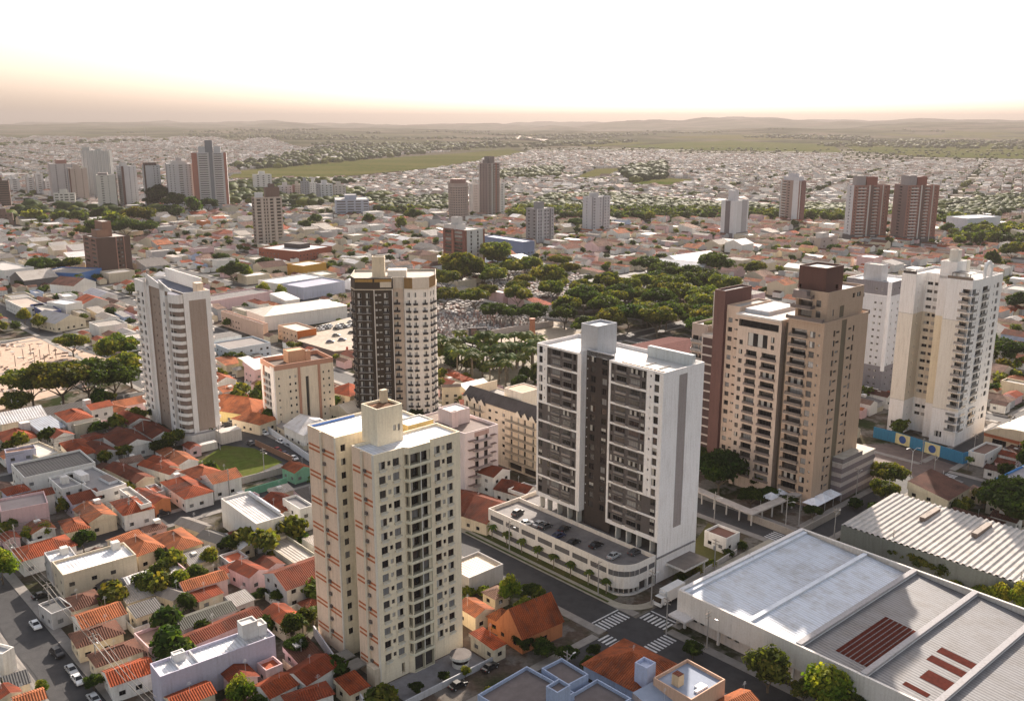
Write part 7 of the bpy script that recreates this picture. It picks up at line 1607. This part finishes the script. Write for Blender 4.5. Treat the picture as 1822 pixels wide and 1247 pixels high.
# ================================================================== tombs
TC = [(.50, .47, .45), (.36, .33, .31), (.26, .24, .23), (.6, .58, .56), (.16, .14, .135), (.30, .20, .17)]
def tomb_mesh(i):
    mb = MB(); c_ = TC[i]; mb.box(-.6, .6, -1.2, 1.2, 0, .6, 'concrete', c_); mb.box(-.5, .5, -1.1, 1.1, .6, .75, 'concrete', tuple(x * .9 for x in c_)); mb.box(-.5, .5, .9, 1.15, .76, 1.7 + .3 * (i % 3), 'concrete', c_)
    return mesh_from('tomb', mb.v, mb.f, mb.m, mb.c)
TM = [tomb_mesh(i) for i in range(6)]; tot = []; rg = random.Random(31)
for c_ in CEM:
    P = [G(*p) for p in c_]; xs = [Minv(*p)[0] for p in P]; ys = [Minv(*p)[1] for p in P]
    a = min(xs)
    while a < max(xs):
        b_ = min(ys)
        while b_ < max(ys):
            x, y = M(a + rg.uniform(-.4, .4), b_ + rg.uniform(-.3, .3))
            if inpoly((x, y), P) and rg.random() < .9: tot.append((math.hypot(x, y), x, y))
            b_ += 3.3 if (int(b_ / 3.3) % 6) else 4.4
        a += 2.5
tot.sort(); rest = MB(); cc_, ss_ = math.cos(RZM), math.sin(RZM)
for i, (d_, x, y) in enumerate(tot):
    k_ = rg.randrange(6)
    if i < 300: o = link_mesh('tomb', TM[k_], None, None, (x, y, .06), RZM + (math.pi / 2 if rg.random() < .3 else 0)); o.scale = (1.3, 1.1, rg.uniform(.8, 1.7)); tag(o, 'pale stone tomb among many alike in the crowded cemetery', 'tomb', 'tombs packed in the cemetery')
    else: rest.obox((x, y), (cc_, ss_), -.7, .7, .06, rg.uniform(.7, 2.4), -1.3, 1.1, 'concrete', TC[k_])
rest.build('tombs', None, 'stuff')
# ================================================================== vehicles
CARC = {'white': (.74, .74, .74), 'silver': (.40, .41, .42), 'black': (.018, .018, .02), 'dark grey': (.07, .07, .075), 'red': (.30, .02, .02), 'dark blue': (.03, .04, .10)}
def car_meshes(col, suv=0):
    hz = .14 * suv; b = MB(); W2 = .86
    prof = [(-2.12, .32), (-2.16, .62), (-2.08, .92 + hz), (-1.35, .98 + hz), (.85, .96 + hz), (1.75, .84 + hz), (2.1, .66 + hz), (2.14, .34)]
    inn = [(x * .985, z) for x, z in prof]; n = len(prof)
    def S(y, k): return [(x, y, z) for x, z in k]
    l0, l1 = S(-W2, prof), S(W2, prof); w = .80
    t0, t1 = [(x, -w if z > .8 else -W2, z) for x, z in prof], [(x, w if z > .8 else W2, z) for x, z in prof]
    b.face(t0, 'paint', col); b.face(t1[::-1], 'paint', col)
    for i in range(n): j = (i + 1) % n; b.face([t0[j], t0[i], t1[i], t1[j]], 'paint', col)
    rf0 = 1.46 + hz * 1.6; back = -1.75 if suv else -1.55
    g = MB(); bs = [(back, .97 + hz), (1.02, .97 + hz)]; tp = [(-1.35 if suv else -.95, rf0), (.28, rf0)]
    B = [(bs[0][0], -.76, bs[0][1]), (bs[1][0], -.76, bs[1][1]), (bs[1][0], .76, bs[1][1]), (bs[0][0], .76, bs[0][1])]; T = [(tp[0][0], -.6, rf0), (tp[1][0], -.6, rf0), (tp[1][0], .6, rf0), (tp[0][0], .6, rf0)]
    for i in range(4): j = (i + 1) % 4; g.face([B[i], B[j], T[j], T[i]], 'glass_dark', (1, 1, 1))
    r = MB(); r.box(tp[0][0] - .03, tp[1][0] + .03, -.62, .62, rf0 - .01, rf0 + .04, 'paint', col)
    for (xa, za, xb, zb) in ((bs[0][0], bs[0][1], tp[0][0], rf0), (bs[1][0], bs[1][1], tp[1][0], rf0), (-.25, .98 + hz, -.25, rf0)):
        for s in (-1, 1): r.tube((xa, s * .765, za), (xb, s * .61, zb), .045, .045, 'paint', col, 4, False)
    wh = MB(); wh.tube((0, -.1, 0), (0, .1, 0), .32, .32, 'rubber', (1, 1, 1), 12); ri = MB(); ri.tube((0, -.105, 0), (0, .105, 0), .19, .19, 'paint', (.45, .45, .46), 8)
    hl = MB(); hl.box(-.04, .04, -.16, .16, 0, .14, 'lamp_glass', (1, 1, 1)); tl = MB(); tl.box(-.03, .03, -.14, .14, 0, .18, 'paint', (.3, .01, .01))
    f = lambda nm, q: mesh_from(nm, q.v, q.f, q.m, q.c)
    return f('body', b), f('cabin_glass', g), f('roof', r), (f('wheel', wh), f('rim', ri)), f('headlight', hl), f('taillight', tl)
CM = {}
def car(x, y, ang, col='white', z=.03, label=None, suv=0):
    if (col, suv) not in CM: CM[(col, suv)] = car_meshes(CARC[col], suv)
    b, g, r, w, hl, tl = CM[(col, suv)]; t = empty('parked_car', (x, y, z), ang, label, 'car')
    link_mesh('body', b, t); link_mesh('cabin_glass', g, t); link_mesh('roof', r, t)
    for sx in (-1.32, 1.32):
        for sy in (-.78, .78): wo = link_mesh('wheel', w[0], t, None, (sx, sy, .32)); link_mesh('rim', w[1], wo)
    if math.hypot(x, y) < 300:
        for sy in (-.6, .6): link_mesh('headlight', hl, t, None, (2.06, sy, .56)); link_mesh('taillight', tl, t, None, (-2.13, sy, .68))
    if label is None: PEND.append((t, f'{col} ' + ('tall estate car' if suv else 'small car'), x, y))
    return t
AU, AV = RZM + math.pi / 2, RZM
def carpx(p, col, ang, z=.03, label=None, suv=0):
    x, y = G(p[0], p[1], z); car(x, y, ang, col, z, label, suv)
Kc = lambda p: (940 + p[0] / 4.453, 820 + p[1] / 4.453)
for p, c_, a_ in [((90, 512), 'silver', AV), ((138, 528), 'dark grey', AV), ((285, 550), 'black', AV + .2), ((237, 605), 'dark blue', AV), ((357, 656), 'black', AV), ((537, 680), 'black', AV), ((677, 764), 'silver', AV + .1)]: carpx(Kc(p), c_, a_, 7.2)
carpx(k(9, (630, 495)), 'dark grey', AV + .2, 7.2, 'dark car in the sunlit corner of the podium deck', 1); carpx(k(9, (712, 590)), 'white', AV - .4, 7.2, 'white car in the sun on the podium deck')
carpx(k(3, (297, 630)), 'white', AU + math.pi, .03, 'white car alone on the wide left street'); carpx(k(3, (478, 865)), 'black', AU + math.pi + .1, .03, 'dark car in the shade of the left street', 1); carpx(k(3, (597, 1005)), 'silver', AU + math.pi, .03, 'silver car, front one of two parked nose to tail on the left street'); carpx(k(3, (650, 1085)), 'white', AU + math.pi, .03, 'white car behind the silver one on the left street'); carpx(k(3, (780, 1240)), 'silver', AU, .03, 'silver car at the bottom of the left street'); carpx(k(3, (345, 385)), 'black', AV, .03, 'dark car parked before the beige white roofed building')
for p, c_, a_ in [((75, 600), 'dark grey', .3), ((105, 586), 'silver', .3), ((130, 573), 'white', .3), ((160, 585), 'silver', .3), ((80, 548), 'dark grey', .3), ((55, 530), 'red', .3), ((245, 630), 'silver', AU), ((274, 645), 'white', AU), ((362, 690), 'white', AU), ((408, 712), 'silver', AU), ((342, 735), 'red', AU), ((382, 757), 'dark blue', AU), ((432, 780), 'white', AU), ((200, 700), 'dark grey', AU), ((475, 748), 'black', AU)]: carpx((380 + p[0] / 3.037, 560 + p[1] / 3.037), c_, a_)
for i, p in enumerate([(1165, 612), (1200, 605), (1235, 598), (1270, 590), (1180, 590), (1215, 583), (1250, 576), (1285, 570), (1350, 600), (1385, 592), (1420, 585), (1455, 578), (1490, 570), (1370, 570), (1405, 562)]): carpx(k(6, p), ['silver', 'white', 'dark grey', 'silver', 'black', 'white'][i % 6], AU + .1, 4.0)
for p, c_ in (((1350, 668), 'dark grey'), ((1290, 733), 'dark blue'), ((1410, 712), 'dark blue'), ((1510, 640), 'black'), ((1500, 530), 'silver'), ((1535, 552), 'white')): carpx(k(6, p), c_, .1, 4.0)
for p, c_, a_, s in [((1465, 648), 'black', AV, 0), ((1540, 622), 'white', AV, 0), ((1655, 570), 'white', AV, 0), ((1570, 755), 'white', AV + math.pi, 1)]: carpx(k(13, p), c_, a_, .03, None, s)
for p, c_, a_ in [((72, 852), 'white', AV), ((153, 834), 'silver', AV), ((73, 742), 'white', AV), ((234, 718), 'white', AV), ((210, 720), 'silver', AV), ((290, 916), 'black', AV), ((8, 980), 'black', AV), ((865, 842), 'white', AV), ((37, 912), 'silver', AV), ((520, 622), 'silver', AU), ((418, 602), 'dark grey', AU), ((428, 606), 'silver', AU), ((438, 610), 'white', AU), ((872, 1190), 'black', AV + .1), ((815, 1222), 'black', AV), ((835, 622), 'dark grey', AV), ((812, 618), 'silver', AV), ((1660, 858), 'black', AV), ((845, 680), 'silver', AU), ((785, 700), 'white', AU), ((1590, 640), 'silver', AU), ((820, 612), 'white', AV), ((1130, 985), 'dark grey', AV)]:
    carpx(p, c_, a_, .03 if p != (1130, 985) else 7.2)
def truck():
    x, y = G(1184, 1073); t = empty('delivery_truck', (x, y, .03), AV + math.pi, 'white refrigerated box truck by the podium corner', 'truck')
    p = MB(); p.box(-6.2, 1.0, -1.2, 1.2, .95, 3.9, 'paint', (.66, .65, .64)); p.build('cargo_box', t)
    p = MB(); p.prism([(1.15, -1.1), (3.3, -1.1), (3.3, 1.1), (1.15, 1.1)], .5, 1.5, 'paint', (.7, .7, .7)); p.face([(3.3, -1.1, 1.5), (3.3, 1.1, 1.5), (2.95, 1.05, 2.7), (2.95, -1.05, 2.7)], 'glass_dark', (1, 1, 1)); p.box(1.15, 2.95, -1.08, 1.08, 1.501, 2.75, 'paint', (.7, .7, .7)); p.build('cab', t)
    p = MB(); p.box(1.0, 1.7, -.8, .8, 2.9, 3.6, 'paint', (.6, .6, .6)); p.build('cooling_unit', t); p = MB(); p.box(-6.1, 3.1, -.5, .5, .5, .94, 'paint', (.05, .05, .05)); p.build('chassis', t)
    w = MB(); w.tube((0, -.15, 0), (0, .15, 0), .48, .48, 'rubber', (1, 1, 1), 12); wm = mesh_from('wheel', w.v, w.f, w.m, w.c)
    for xx in (-5, -3.8, 2.3):
        for yy in (-.95, .95): link_mesh('wheel', wm, t, None, (xx, yy, .48))
    hl = MB(); hl.box(3.301, 3.36, -.2, .2, .7, .95, 'lamp_glass', (1, 1, 1)); hm = mesh_from('headlight', hl.v, hl.f, hl.m, hl.c)
    for yy in (-.8, .8): link_mesh('headlight', hm, t, None, (0, yy, 0))
truck()
# ================================================================== poles, lamps and wires
pm_ = MB(); pm_.tube((0, 0, -.2), (0, 0, 9.5), .17, .11, 'concrete', (.36, .34, .32), 8); POLE = mesh_from('post', pm_.v, pm_.f, pm_.m, pm_.c)
pm_ = MB(); pm_.box(-1.1, 1.1, -.06, .06, 8.8, 8.95, 'concrete', (.30, .26, .22)); pm_.box(-.9, .9, -.06, .06, 7.9, 8.03, 'concrete', (.30, .26, .22)); CROSS = mesh_from('crossarm', pm_.v, pm_.f, pm_.m, pm_.c)
pm_ = MB(); pm_.tube((0, 0, 7.2), (0, -1.8, 8.1), .045, .035, 'paint', (.5, .5, .5), 5); pm_.box(-.14, .14, -2.5, -1.75, 8.05, 8.2, 'paint', (.62, .62, .6)); LAMP = mesh_from('lamp_arm', pm_.v, pm_.f, pm_.m, pm_.c)
pm_ = MB(); pm_.tube((.35, 0, 6.2), (.35, 0, 7.3), .28, .28, 'paint', (.3, .31, .32), 8); TRAFO = mesh_from('transformer', pm_.v, pm_.f, pm_.m, pm_.c)
def pole(x, y, rz, i=0, label=None, s=1):
    t = empty('utility_pole', (x, y, 0), rz, label, 'utility pole'); t.scale = (s, s, s); link_mesh('post', POLE, t); link_mesh('crossarm', CROSS, t)
    if i % 2 == 0: link_mesh('lamp_arm', LAMP, t)
    if i % 5 == 3: link_mesh('transformer', TRAFO, t)
    if label is None: PEND.append((t, 'concrete utility pole' + (' with street lamp' if i % 2 == 0 else ''), x, y))
def wires(A, B, rz, lab):
    g = MB(); c_, s_ = math.cos(rz), math.sin(rz)
    for off, z in ((-1, 9), (0, 9), (1, 9), (-.5, 8.1), (.5, 8.1), (0, 7.1)):
        pts = []
        for j in range(7):
            t = j / 6; pts.append((A[0] + (B[0] - A[0]) * t + c_ * off - A[0], A[1] + (B[1] - A[1]) * t + s_ * off - A[1], z - 1.1 * 4 * t * (1 - t) * .6))
        for p, q in zip(pts, pts[1:]): g.tube(p, q, .055, .055, 'paint', (.05, .045, .04), 3, False)
    o = g.build('power_line', None, None, A); PEND.append((o, 'span of overhead wires', (A[0] + B[0]) / 2, (A[1] + B[1]) / 2)); o['category'] = 'power line'
npole = 0
for (v, u0, u1, st) in ((-98.6, -30, 290, 31), (5.9, -20, 122, 33), (-15.5, 112, 210, 33), (64.5, 20, 60, 30), (77.5, -60, 40, 32), (157.5, -30, 60, 30)):
    prev = None; u = u0
    while u <= u1:
        x, y = M(v, u)
        if min(abs(u - q) for q in us) > 3 and inview(x, y): pole(x, y, RZM, npole); npole += 1
        cur = (x, y)
        if prev and v == -98.6 and inview(x, y): wires(prev, cur, RZM, '')
        prev = cur; u += st
for (u, v0, v1, st) in ((1.0, 12, 62, 26), (-10, -95, 60, 33), (134.8, -95, -20, 31), (203.2, -95, -20, 31), (263.5, -95, -15, 34), (-10, 80, 210, 32), (1.2, 80, 145, 34)):
    prev = None; v = v0
    while v <= v1:
        x, y = M(v, u)
        if min(abs(v - q) for q in vs) > 3 and inview(x, y): pole(x, y, AU, npole); npole += 1
        cur = (x, y)
        if prev and u in (134.8, 203.2) and inview(x, y): wires(prev, cur, AU, '')
        prev = cur; v += st
# double headed street light at the right crossing
x, y = G(1620, 848); t = empty('street_lamp', (x, y, 0), R(10), 'tall grey street lamp with two bowed arms at the right crossing', 'street lamp')
g = MB(); g.tube((0, 0, 0), (0, 0, 9), .16, .1, 'paint', (.55, .55, .55), 8); g.build('post', t)
for s in (-1, 1):
    g = MB(); g.tube((0, 0, 9), (s * 1.3, 0, 10.2), .06, .05, 'paint', (.55, .55, .55), 6); g.tube((s * 1.3, 0, 10.2), (s * 2.5, 0, 9.9), .05, .16, 'paint', (.6, .6, .6), 6); g.build('lamp_head', t)
# ================================================================== single things
x, y = G(947, 606); t = empty('chimney', (x, y, 0), 0, 'old round brick chimney standing on the dirt lot', 'chimney'); g = MB(); g.tube((0, 0, 0), (0, 0, 11.5), 1.9, 1.4, 'brick', (.42, .17, .09), 14); g.build('shaft', t); g = MB(); g.tube((0, 0, 11.5), (0, 0, 12.3), 1.7, 1.7, 'brick', (.36, .14, .08), 14); g.build('cap', t)
x, y = G(850, 612); t = empty('billboard', (x, y, 0), R(8), 'dark billboard on a post beside the palms', 'billboard'); g = MB(); g.box(-.3, .3, -.3, .3, 0, 5, 'paint', (.2, .2, .2)); g.build('post', t); g = MB(); g.box(-5, 5, -.25, .25, 4.5, 9, 'paint', (.06, .05, .06)); g.box(-3.5, -.5, -.3, -.26, 5.2, 8.4, 'paint', (.2, .12, .1)); g.box(.6, 4.2, -.3, -.26, 6.2, 8.0, 'paint', (.3, .28, .27)); g.build('panel', t)
def canopy():
    P = [G(*p, 3.6) for p in ((1225, 868), (1338, 916), (1430, 878))]; t = empty('garden_walkway', (*P[0], 0), 0, 'flat concrete walkway canopy on thin columns in front of the taupe tower', 'canopy'); n = 0; g = MB()
    for a, b_ in zip(P, P[1:]):
        d = (b_[0] - a[0], b_[1] - a[1]); l = math.hypot(*d); u = (d[0] / l, d[1] / l); g.obox((a[0] - P[0][0], a[1] - P[0][1]), u, 0, l, 3.3 + .01 * n, 3.7 + .01 * n, -3, 0, 'concrete', (.42, .38, .35)); n += 1
        for i in range(int(l / 5)):
            c_ = MB(); c_.obox((a[0] - P[0][0], a[1] - P[0][1]), u, i * 5 + .3, i * 5 + .65, 0, 3.3, -.6, -.25, 'plaster', (.5, .47, .44)); c_.build('column', t)
    g.build('slab', t)
canopy()
def tent(px, n, lab, sz=5):
    x, y = G(*px); t = empty('event_tent', (x, y, 0), RZM, lab, 'tent')
    for i in range(n):
        g = MB(); x0 = i * sz; A = [(x0, 0, 2.6), (x0 + sz, 0, 2.6), (x0 + sz, sz, 2.6), (x0, sz, 2.6)]; ap = (x0 + sz / 2, sz / 2, 4.2)
        for j in range(4): g.face([A[j], A[(j + 1) % 4], ap], 'plaster', (.78, .80, .86))
        g.build('roof', t)
        for (px_, py_) in ((x0 + .1, .1), (x0 + sz - .1, .1), (x0 + .1, sz - .1), (x0 + sz - .1, sz - .1)):
            if px_ > x0 + 1 and i < n - 1: continue
            p_ = MB(); p_.box(px_ - .05, px_ + .05, py_ - .05, py_ + .05, 0, 2.6, 'paint', (.5, .5, .5)); p_.build('leg', t)
tent((1452, 916), 3, 'row of three white peaked tents at the foot of the taupe tower'); tent((1375, 905), 2, 'pair of white peaked tents beside the walkway canopy', 4.5)
x, y = G(350, 808); t = empty('storage_container', (x, y, 0), R(42), 'white storage container at the corner of the grassy lot', 'container'); g = MB(); g.box(0, 8, 0, 2.6, .2, 2.9, 'plaster', (.62, .58, .52), ('sheet_metal', (.55, .53, .5))); g.build('body', t); g = MB(); g.box(.2, 1.4, -.04, -.003, .3, 2.5, 'paint', (.4, .38, .35)); g.build('door', t)
x, y = G(487, 1056); t = empty('swimming_pool', (x, y, 0), RZM, 'small dark swimming pool behind the pink gabled house', 'pool'); g = MB(); g.box(-.6, 7.6, -.6, 4.6, 0, .16, 'concrete', (.5, .34, .24)); g.build('pool_deck', t); g = MB(); g.face([(0, 0, .18), (7, 0, .18), (7, 4, .18), (0, 4, .18)], 'water', (1, 1, 1)); g.build('water', t)
# price board left of the salmon block
x, y = G(413, 684); t = empty('price_sign', (x, y, 0), R(40), 'black price board with white digits above a shop forecourt', 'sign'); g = MB(); g.box(-1.9, 1.9, -.1, .1, 2.6, 4.6, 'paint', (.02, .02, .02)); g.build('panel', t)
for xx in (-1.6, 1.6): g = MB(); g.tube((xx, 0, 0), (xx, 0, 2.6), .08, .08, 'paint', (.4, .4, .4)); g.build('post', t)
fc = bpy.data.curves.new('digits', 'FONT'); fc.body = '29,99'; fc.size = 1.5; fc.align_x = 'CENTER'; fc.extrude = .02; fo = bpy.data.objects.new('digits', fc); scn.collection.objects.link(fo); bpy.context.view_layer.update(); dm = bpy.data.meshes.new_from_object(fo.evaluated_get(bpy.context.evaluated_depsgraph_get())); bpy.data.objects.remove(fo); fo = link_mesh('digits', dm, t, None, (0, -.13, 3.05)); fo.rotation_euler = (R(90), 0, 0)
wm = bpy.data.materials.new('digit_paint'); wm.use_nodes = True; wm.node_tree.nodes['Principled BSDF'].inputs['Base Color'].default_value = (.8, .8, .8, 1); dm.materials.clear(); dm.materials.append(wm)
# ruins on the left dirt lot
rg = random.Random(5); rb = MB()
for i in range(260):
    x, y = G(rg.uniform(-60, 190), rg.uniform(608, 700)); a = rg.uniform(0, 3); s = rg.uniform(.4, 3.2); rb.obox((x, y), (math.cos(a), math.sin(a)), 0, s, .05, rg.uniform(.15, .9), 0, rg.uniform(.2, 1.4), 'concrete', rg.choice([(.5, .42, .36), (.34, .22, .17), (.42, .30, .23), (.6, .56, .52)]))
rb.build('rubble', None, 'stuff')
for i, p in enumerate([(42, 640), (62, 646), (72, 640), (80, 650), (100, 638), (28, 652), (55, 632), (88, 630)]):
    x, y = G(*p); g = MB(); g.box(-.15, .15, -.15, .15, 0, 5.5, 'concrete', (.34, .26, .22)); o = g.build('bare_post', None, None, (x, y, 0)); tag(o, 'bare column left standing in the demolished lot', 'post', 'bare columns of the demolished lot')
# radio masts on the horizon
for px_, py_, h_ in ((261, 262, 60), (445, 262, 42), (329, 262, 40)):
    x, y = G(px_, py_); y2 = 4200; x = x * y2 / y; z0_ = terrain_h(x, y2); g = MB(); g.tube((0, 0, 0), (0, 0, h_ + 25), 2.0, .8, 'paint', (.5, .45, .45), 4); o = g.build('radio_mast', None, None, (x, y2, z0_)); tag(o, None, 'mast'); PEND.append((o, 'thin radio mast on the hazy skyline', x, y2))
# lake glinting before the hills
drape('lake', [(912, 248), (925, 244), (945, 247), (958, 248), (975, 251), (968, 253.5), (945, 250.5), (920, 249)], 'water', (1, 1, 1), 8)
# a pedestrian at the right crossing
def person(px, lab, shirt, trousers):
    x, y = G(*px); v = [(0, 0, .95), (0, 0, 1.2), (0, 0, 1.42), (0, 0, 1.55), (0, .02, 1.70), (-.1, 0, .9), (-.13, .12, .5), (-.14, .2, .08), (.1, 0, .9), (.13, -.1, .5), (.14, -.22, .08), (-.2, 0, 1.4), (-.27, .06, 1.12), (-.26, .2, .9), (.2, 0, 1.4), (.27, -.06, 1.12), (.26, -.04, .86), (-.14, .32, .04), (.14, -.08, .04)]
    e = [(0, 1), (1, 2), (2, 3), (3, 4), (0, 5), (5, 6), (6, 7), (0, 8), (8, 9), (9, 10), (2, 11), (11, 12), (12, 13), (2, 14), (14, 15), (15, 16), (7, 17), (10, 18)]; rad = [.15, .14, .16, .06, .11, .1, .07, .045, .1, .07, .045, .06, .045, .035, .06, .045, .035, .04, .04]
    me = bpy.data.meshes.new('person'); me.from_pydata(v, e, []); o = bpy.data.objects.new('person', me); scn.collection.objects.link(o); o.location = (x, y, .14); o.rotation_euler = (0, 0, .7)
    m = o.modifiers.new('skin', 'SKIN'); sv = me.skin_vertices[0].data
    for i, r_ in enumerate(rad): sv[i].radius = (r_, r_ * .85)
    sv[0].use_root = True; s = o.modifiers.new('sub', 'SUBSURF'); s.levels = 1; s.render_levels = 2; me.materials.append(shirt); tag(o, lab, 'person')
def cmat(n, c_): m = bpy.data.materials.new(n); m.use_nodes = True; m.node_tree.nodes['Principled BSDF'].inputs['Base Color'].default_value = (*c_, 1); return m
person((1612, 893), 'person in dark clothes walking on the pavement at the right crossing', cmat('dark_cloth', (.03, .03, .05)), None)
person((1618, 872), 'person in pale clothes near the crossing, farther from the camera', cmat('pale_cloth', (.5, .42, .36)), None)

# ================================================================== labels that single things out
LANDM = [('cream twin tower', M(-45, 30)), ('white slab tower', M(26, 28)), ('taupe tower', M(105, 28)), ('yellow panelled tower', G(1690, 770)), ('curved balcony tower', G(310, 760)), ('salmon banded block', G(520, 750)), ('many sided tower', G(702, 740)), ('zigzag roofed block', M(55, 97)), ('pink block', M(30, 97)), ('white market hall', G(540, 570)), ('grassy lot', G(430, 825)), ('big white warehouse', M(35, -45)), ('ribbed roof shed', M(90, -45)), ('long lavender wall', G(420, 1160)), ('beige streetside building', G(170, 1040)), ('cemetery', G(870, 560)), ('chimney lot', G(920, 590)), ('demolished left lot', G(80, 650)), ('dark brick block', G(185, 490)), ('taupe loggia tower', G(470, 438)), ('brown framed office', G(826, 476)), ('grey midrise block', G(960, 430)), ('riverside grey block', G(1060, 413)), ('dark panelled tower', G(1308, 423)), ('domed brown tower', G(1412, 395)), ('left brick tower', G(1545, 427)), ('right brick tower', G(1632, 430)), ('orange edged tower', G(370, 372)), ('round taupe tower', G(815, 390)), ('beige tank block', G(1465, 448)), ('left street', M(-105, 60)), ('podium crossing', M(0, -4)), ('right crossing', M(151, -4)), ('palm plaza', G(870, 650)), ('parking podium', M(15, 35))]
def ordw(i): return ORD[i] if i < 16 else f"{i + 1}{'th' if 10 < (i + 1) % 100 < 14 else {1: 'st', 2: 'nd', 3: 'rd'}.get((i + 1) % 10, 'th')} nearest"
ORD = ['nearest', 'second nearest', 'third nearest', 'fourth nearest', 'fifth nearest', 'sixth nearest', 'seventh nearest', 'eighth nearest', 'ninth nearest', 'tenth nearest', 'eleventh nearest', 'twelfth nearest', 'thirteenth nearest', 'fourteenth nearest', 'fifteenth nearest', 'sixteenth nearest'] + [f'{i}th nearest' for i in range(17, 60)]
groups = {}
for o, base_, x, y in PEND:
    nm, (lx, ly) = min(LANDM, key=lambda q: math.hypot(q[1][0] - x, q[1][1] - y)); d_ = math.hypot(lx - x, ly - y)
    r_ = math.hypot(lx, ly); ex, ey = lx / r_, ly / r_; al = (x - lx) * ex + (y - ly) * ey; ac = (x - lx) * ey - (y - ly) * ex
    side = ('behind' if al > 0 else 'in front of') if abs(al) > abs(ac) else ('right of' if ac > 0 else 'left of')
    groups.setdefault((base_, side, nm), []).append((d_, o))
for (base_, side, nm), lst in groups.items():
    lst.sort(key=lambda q: q[0])
    for i, (d_, o) in enumerate(lst):
        o['label'] = (f'{base_} {side} the {nm}' if len(lst) == 1 else f'{base_} {side} the {nm}, {ordw(i)}')
GP = {'house': 'houses of the town', 'building': None, 'tree': 'trees of the town', 'palm': 'palms', 'car': 'parked cars', 'utility pole': 'utility poles along the streets', 'power line': 'overhead wires', 'bush': 'garden bushes', 'mast': 'masts on the skyline', 'apartment tower': 'apartment towers', 'sill': None}
for o in bpy.data.objects:
    c_ = o.get('category')
    if c_ and GP.get(c_) and not o.get('group'): o['group'] = GP[c_]

# ================================================================== haze
hm = bpy.data.materials.new('haze'); hm.use_nodes = True; nt = hm.node_tree; nt.nodes.remove(nt.nodes['Principled BSDF'])
pv_ = nt.nodes.new('ShaderNodeVolumePrincipled'); pv_.inputs['Color'].default_value = (.34, .315, .31, 1); pv_.inputs['Density'].default_value = HAZE_DENSITY; pv_.inputs['Anisotropy'].default_value = .25
nt.links.new(pv_.outputs[0], nt.nodes['Material Output'].inputs['Volume'])
mb = MB(); x0, x1, y0, y1, z0_, z1_ = -21000, 21000, -400, 25000, -6, 330
v = [(x0, y0, z0_), (x1, y0, z0_), (x1, y1, z0_), (x0, y1, z0_), (x0, y0, z1_), (x1, y0, z1_), (x1, y1, z1_), (x0, y1, z1_)]
me = bpy.data.meshes.new('haze'); me.from_pydata(v, [], [(0, 3, 2, 1), (4, 5, 6, 7), (0, 1, 5, 4), (1, 2, 6, 5), (2, 3, 7, 6), (3, 0, 4, 7)]); me.materials.append(hm); o = bpy.data.objects.new('haze', me); scn.collection.objects.link(o); o['kind'] = 'stuff'
from collections import Counter
print('CATS', Counter(o.get('category') for o in bpy.data.objects if o.get('category')).most_common(30), 'objects', len(bpy.data.objects), 'fartrees', len(farT), 'tombs', len(tot))
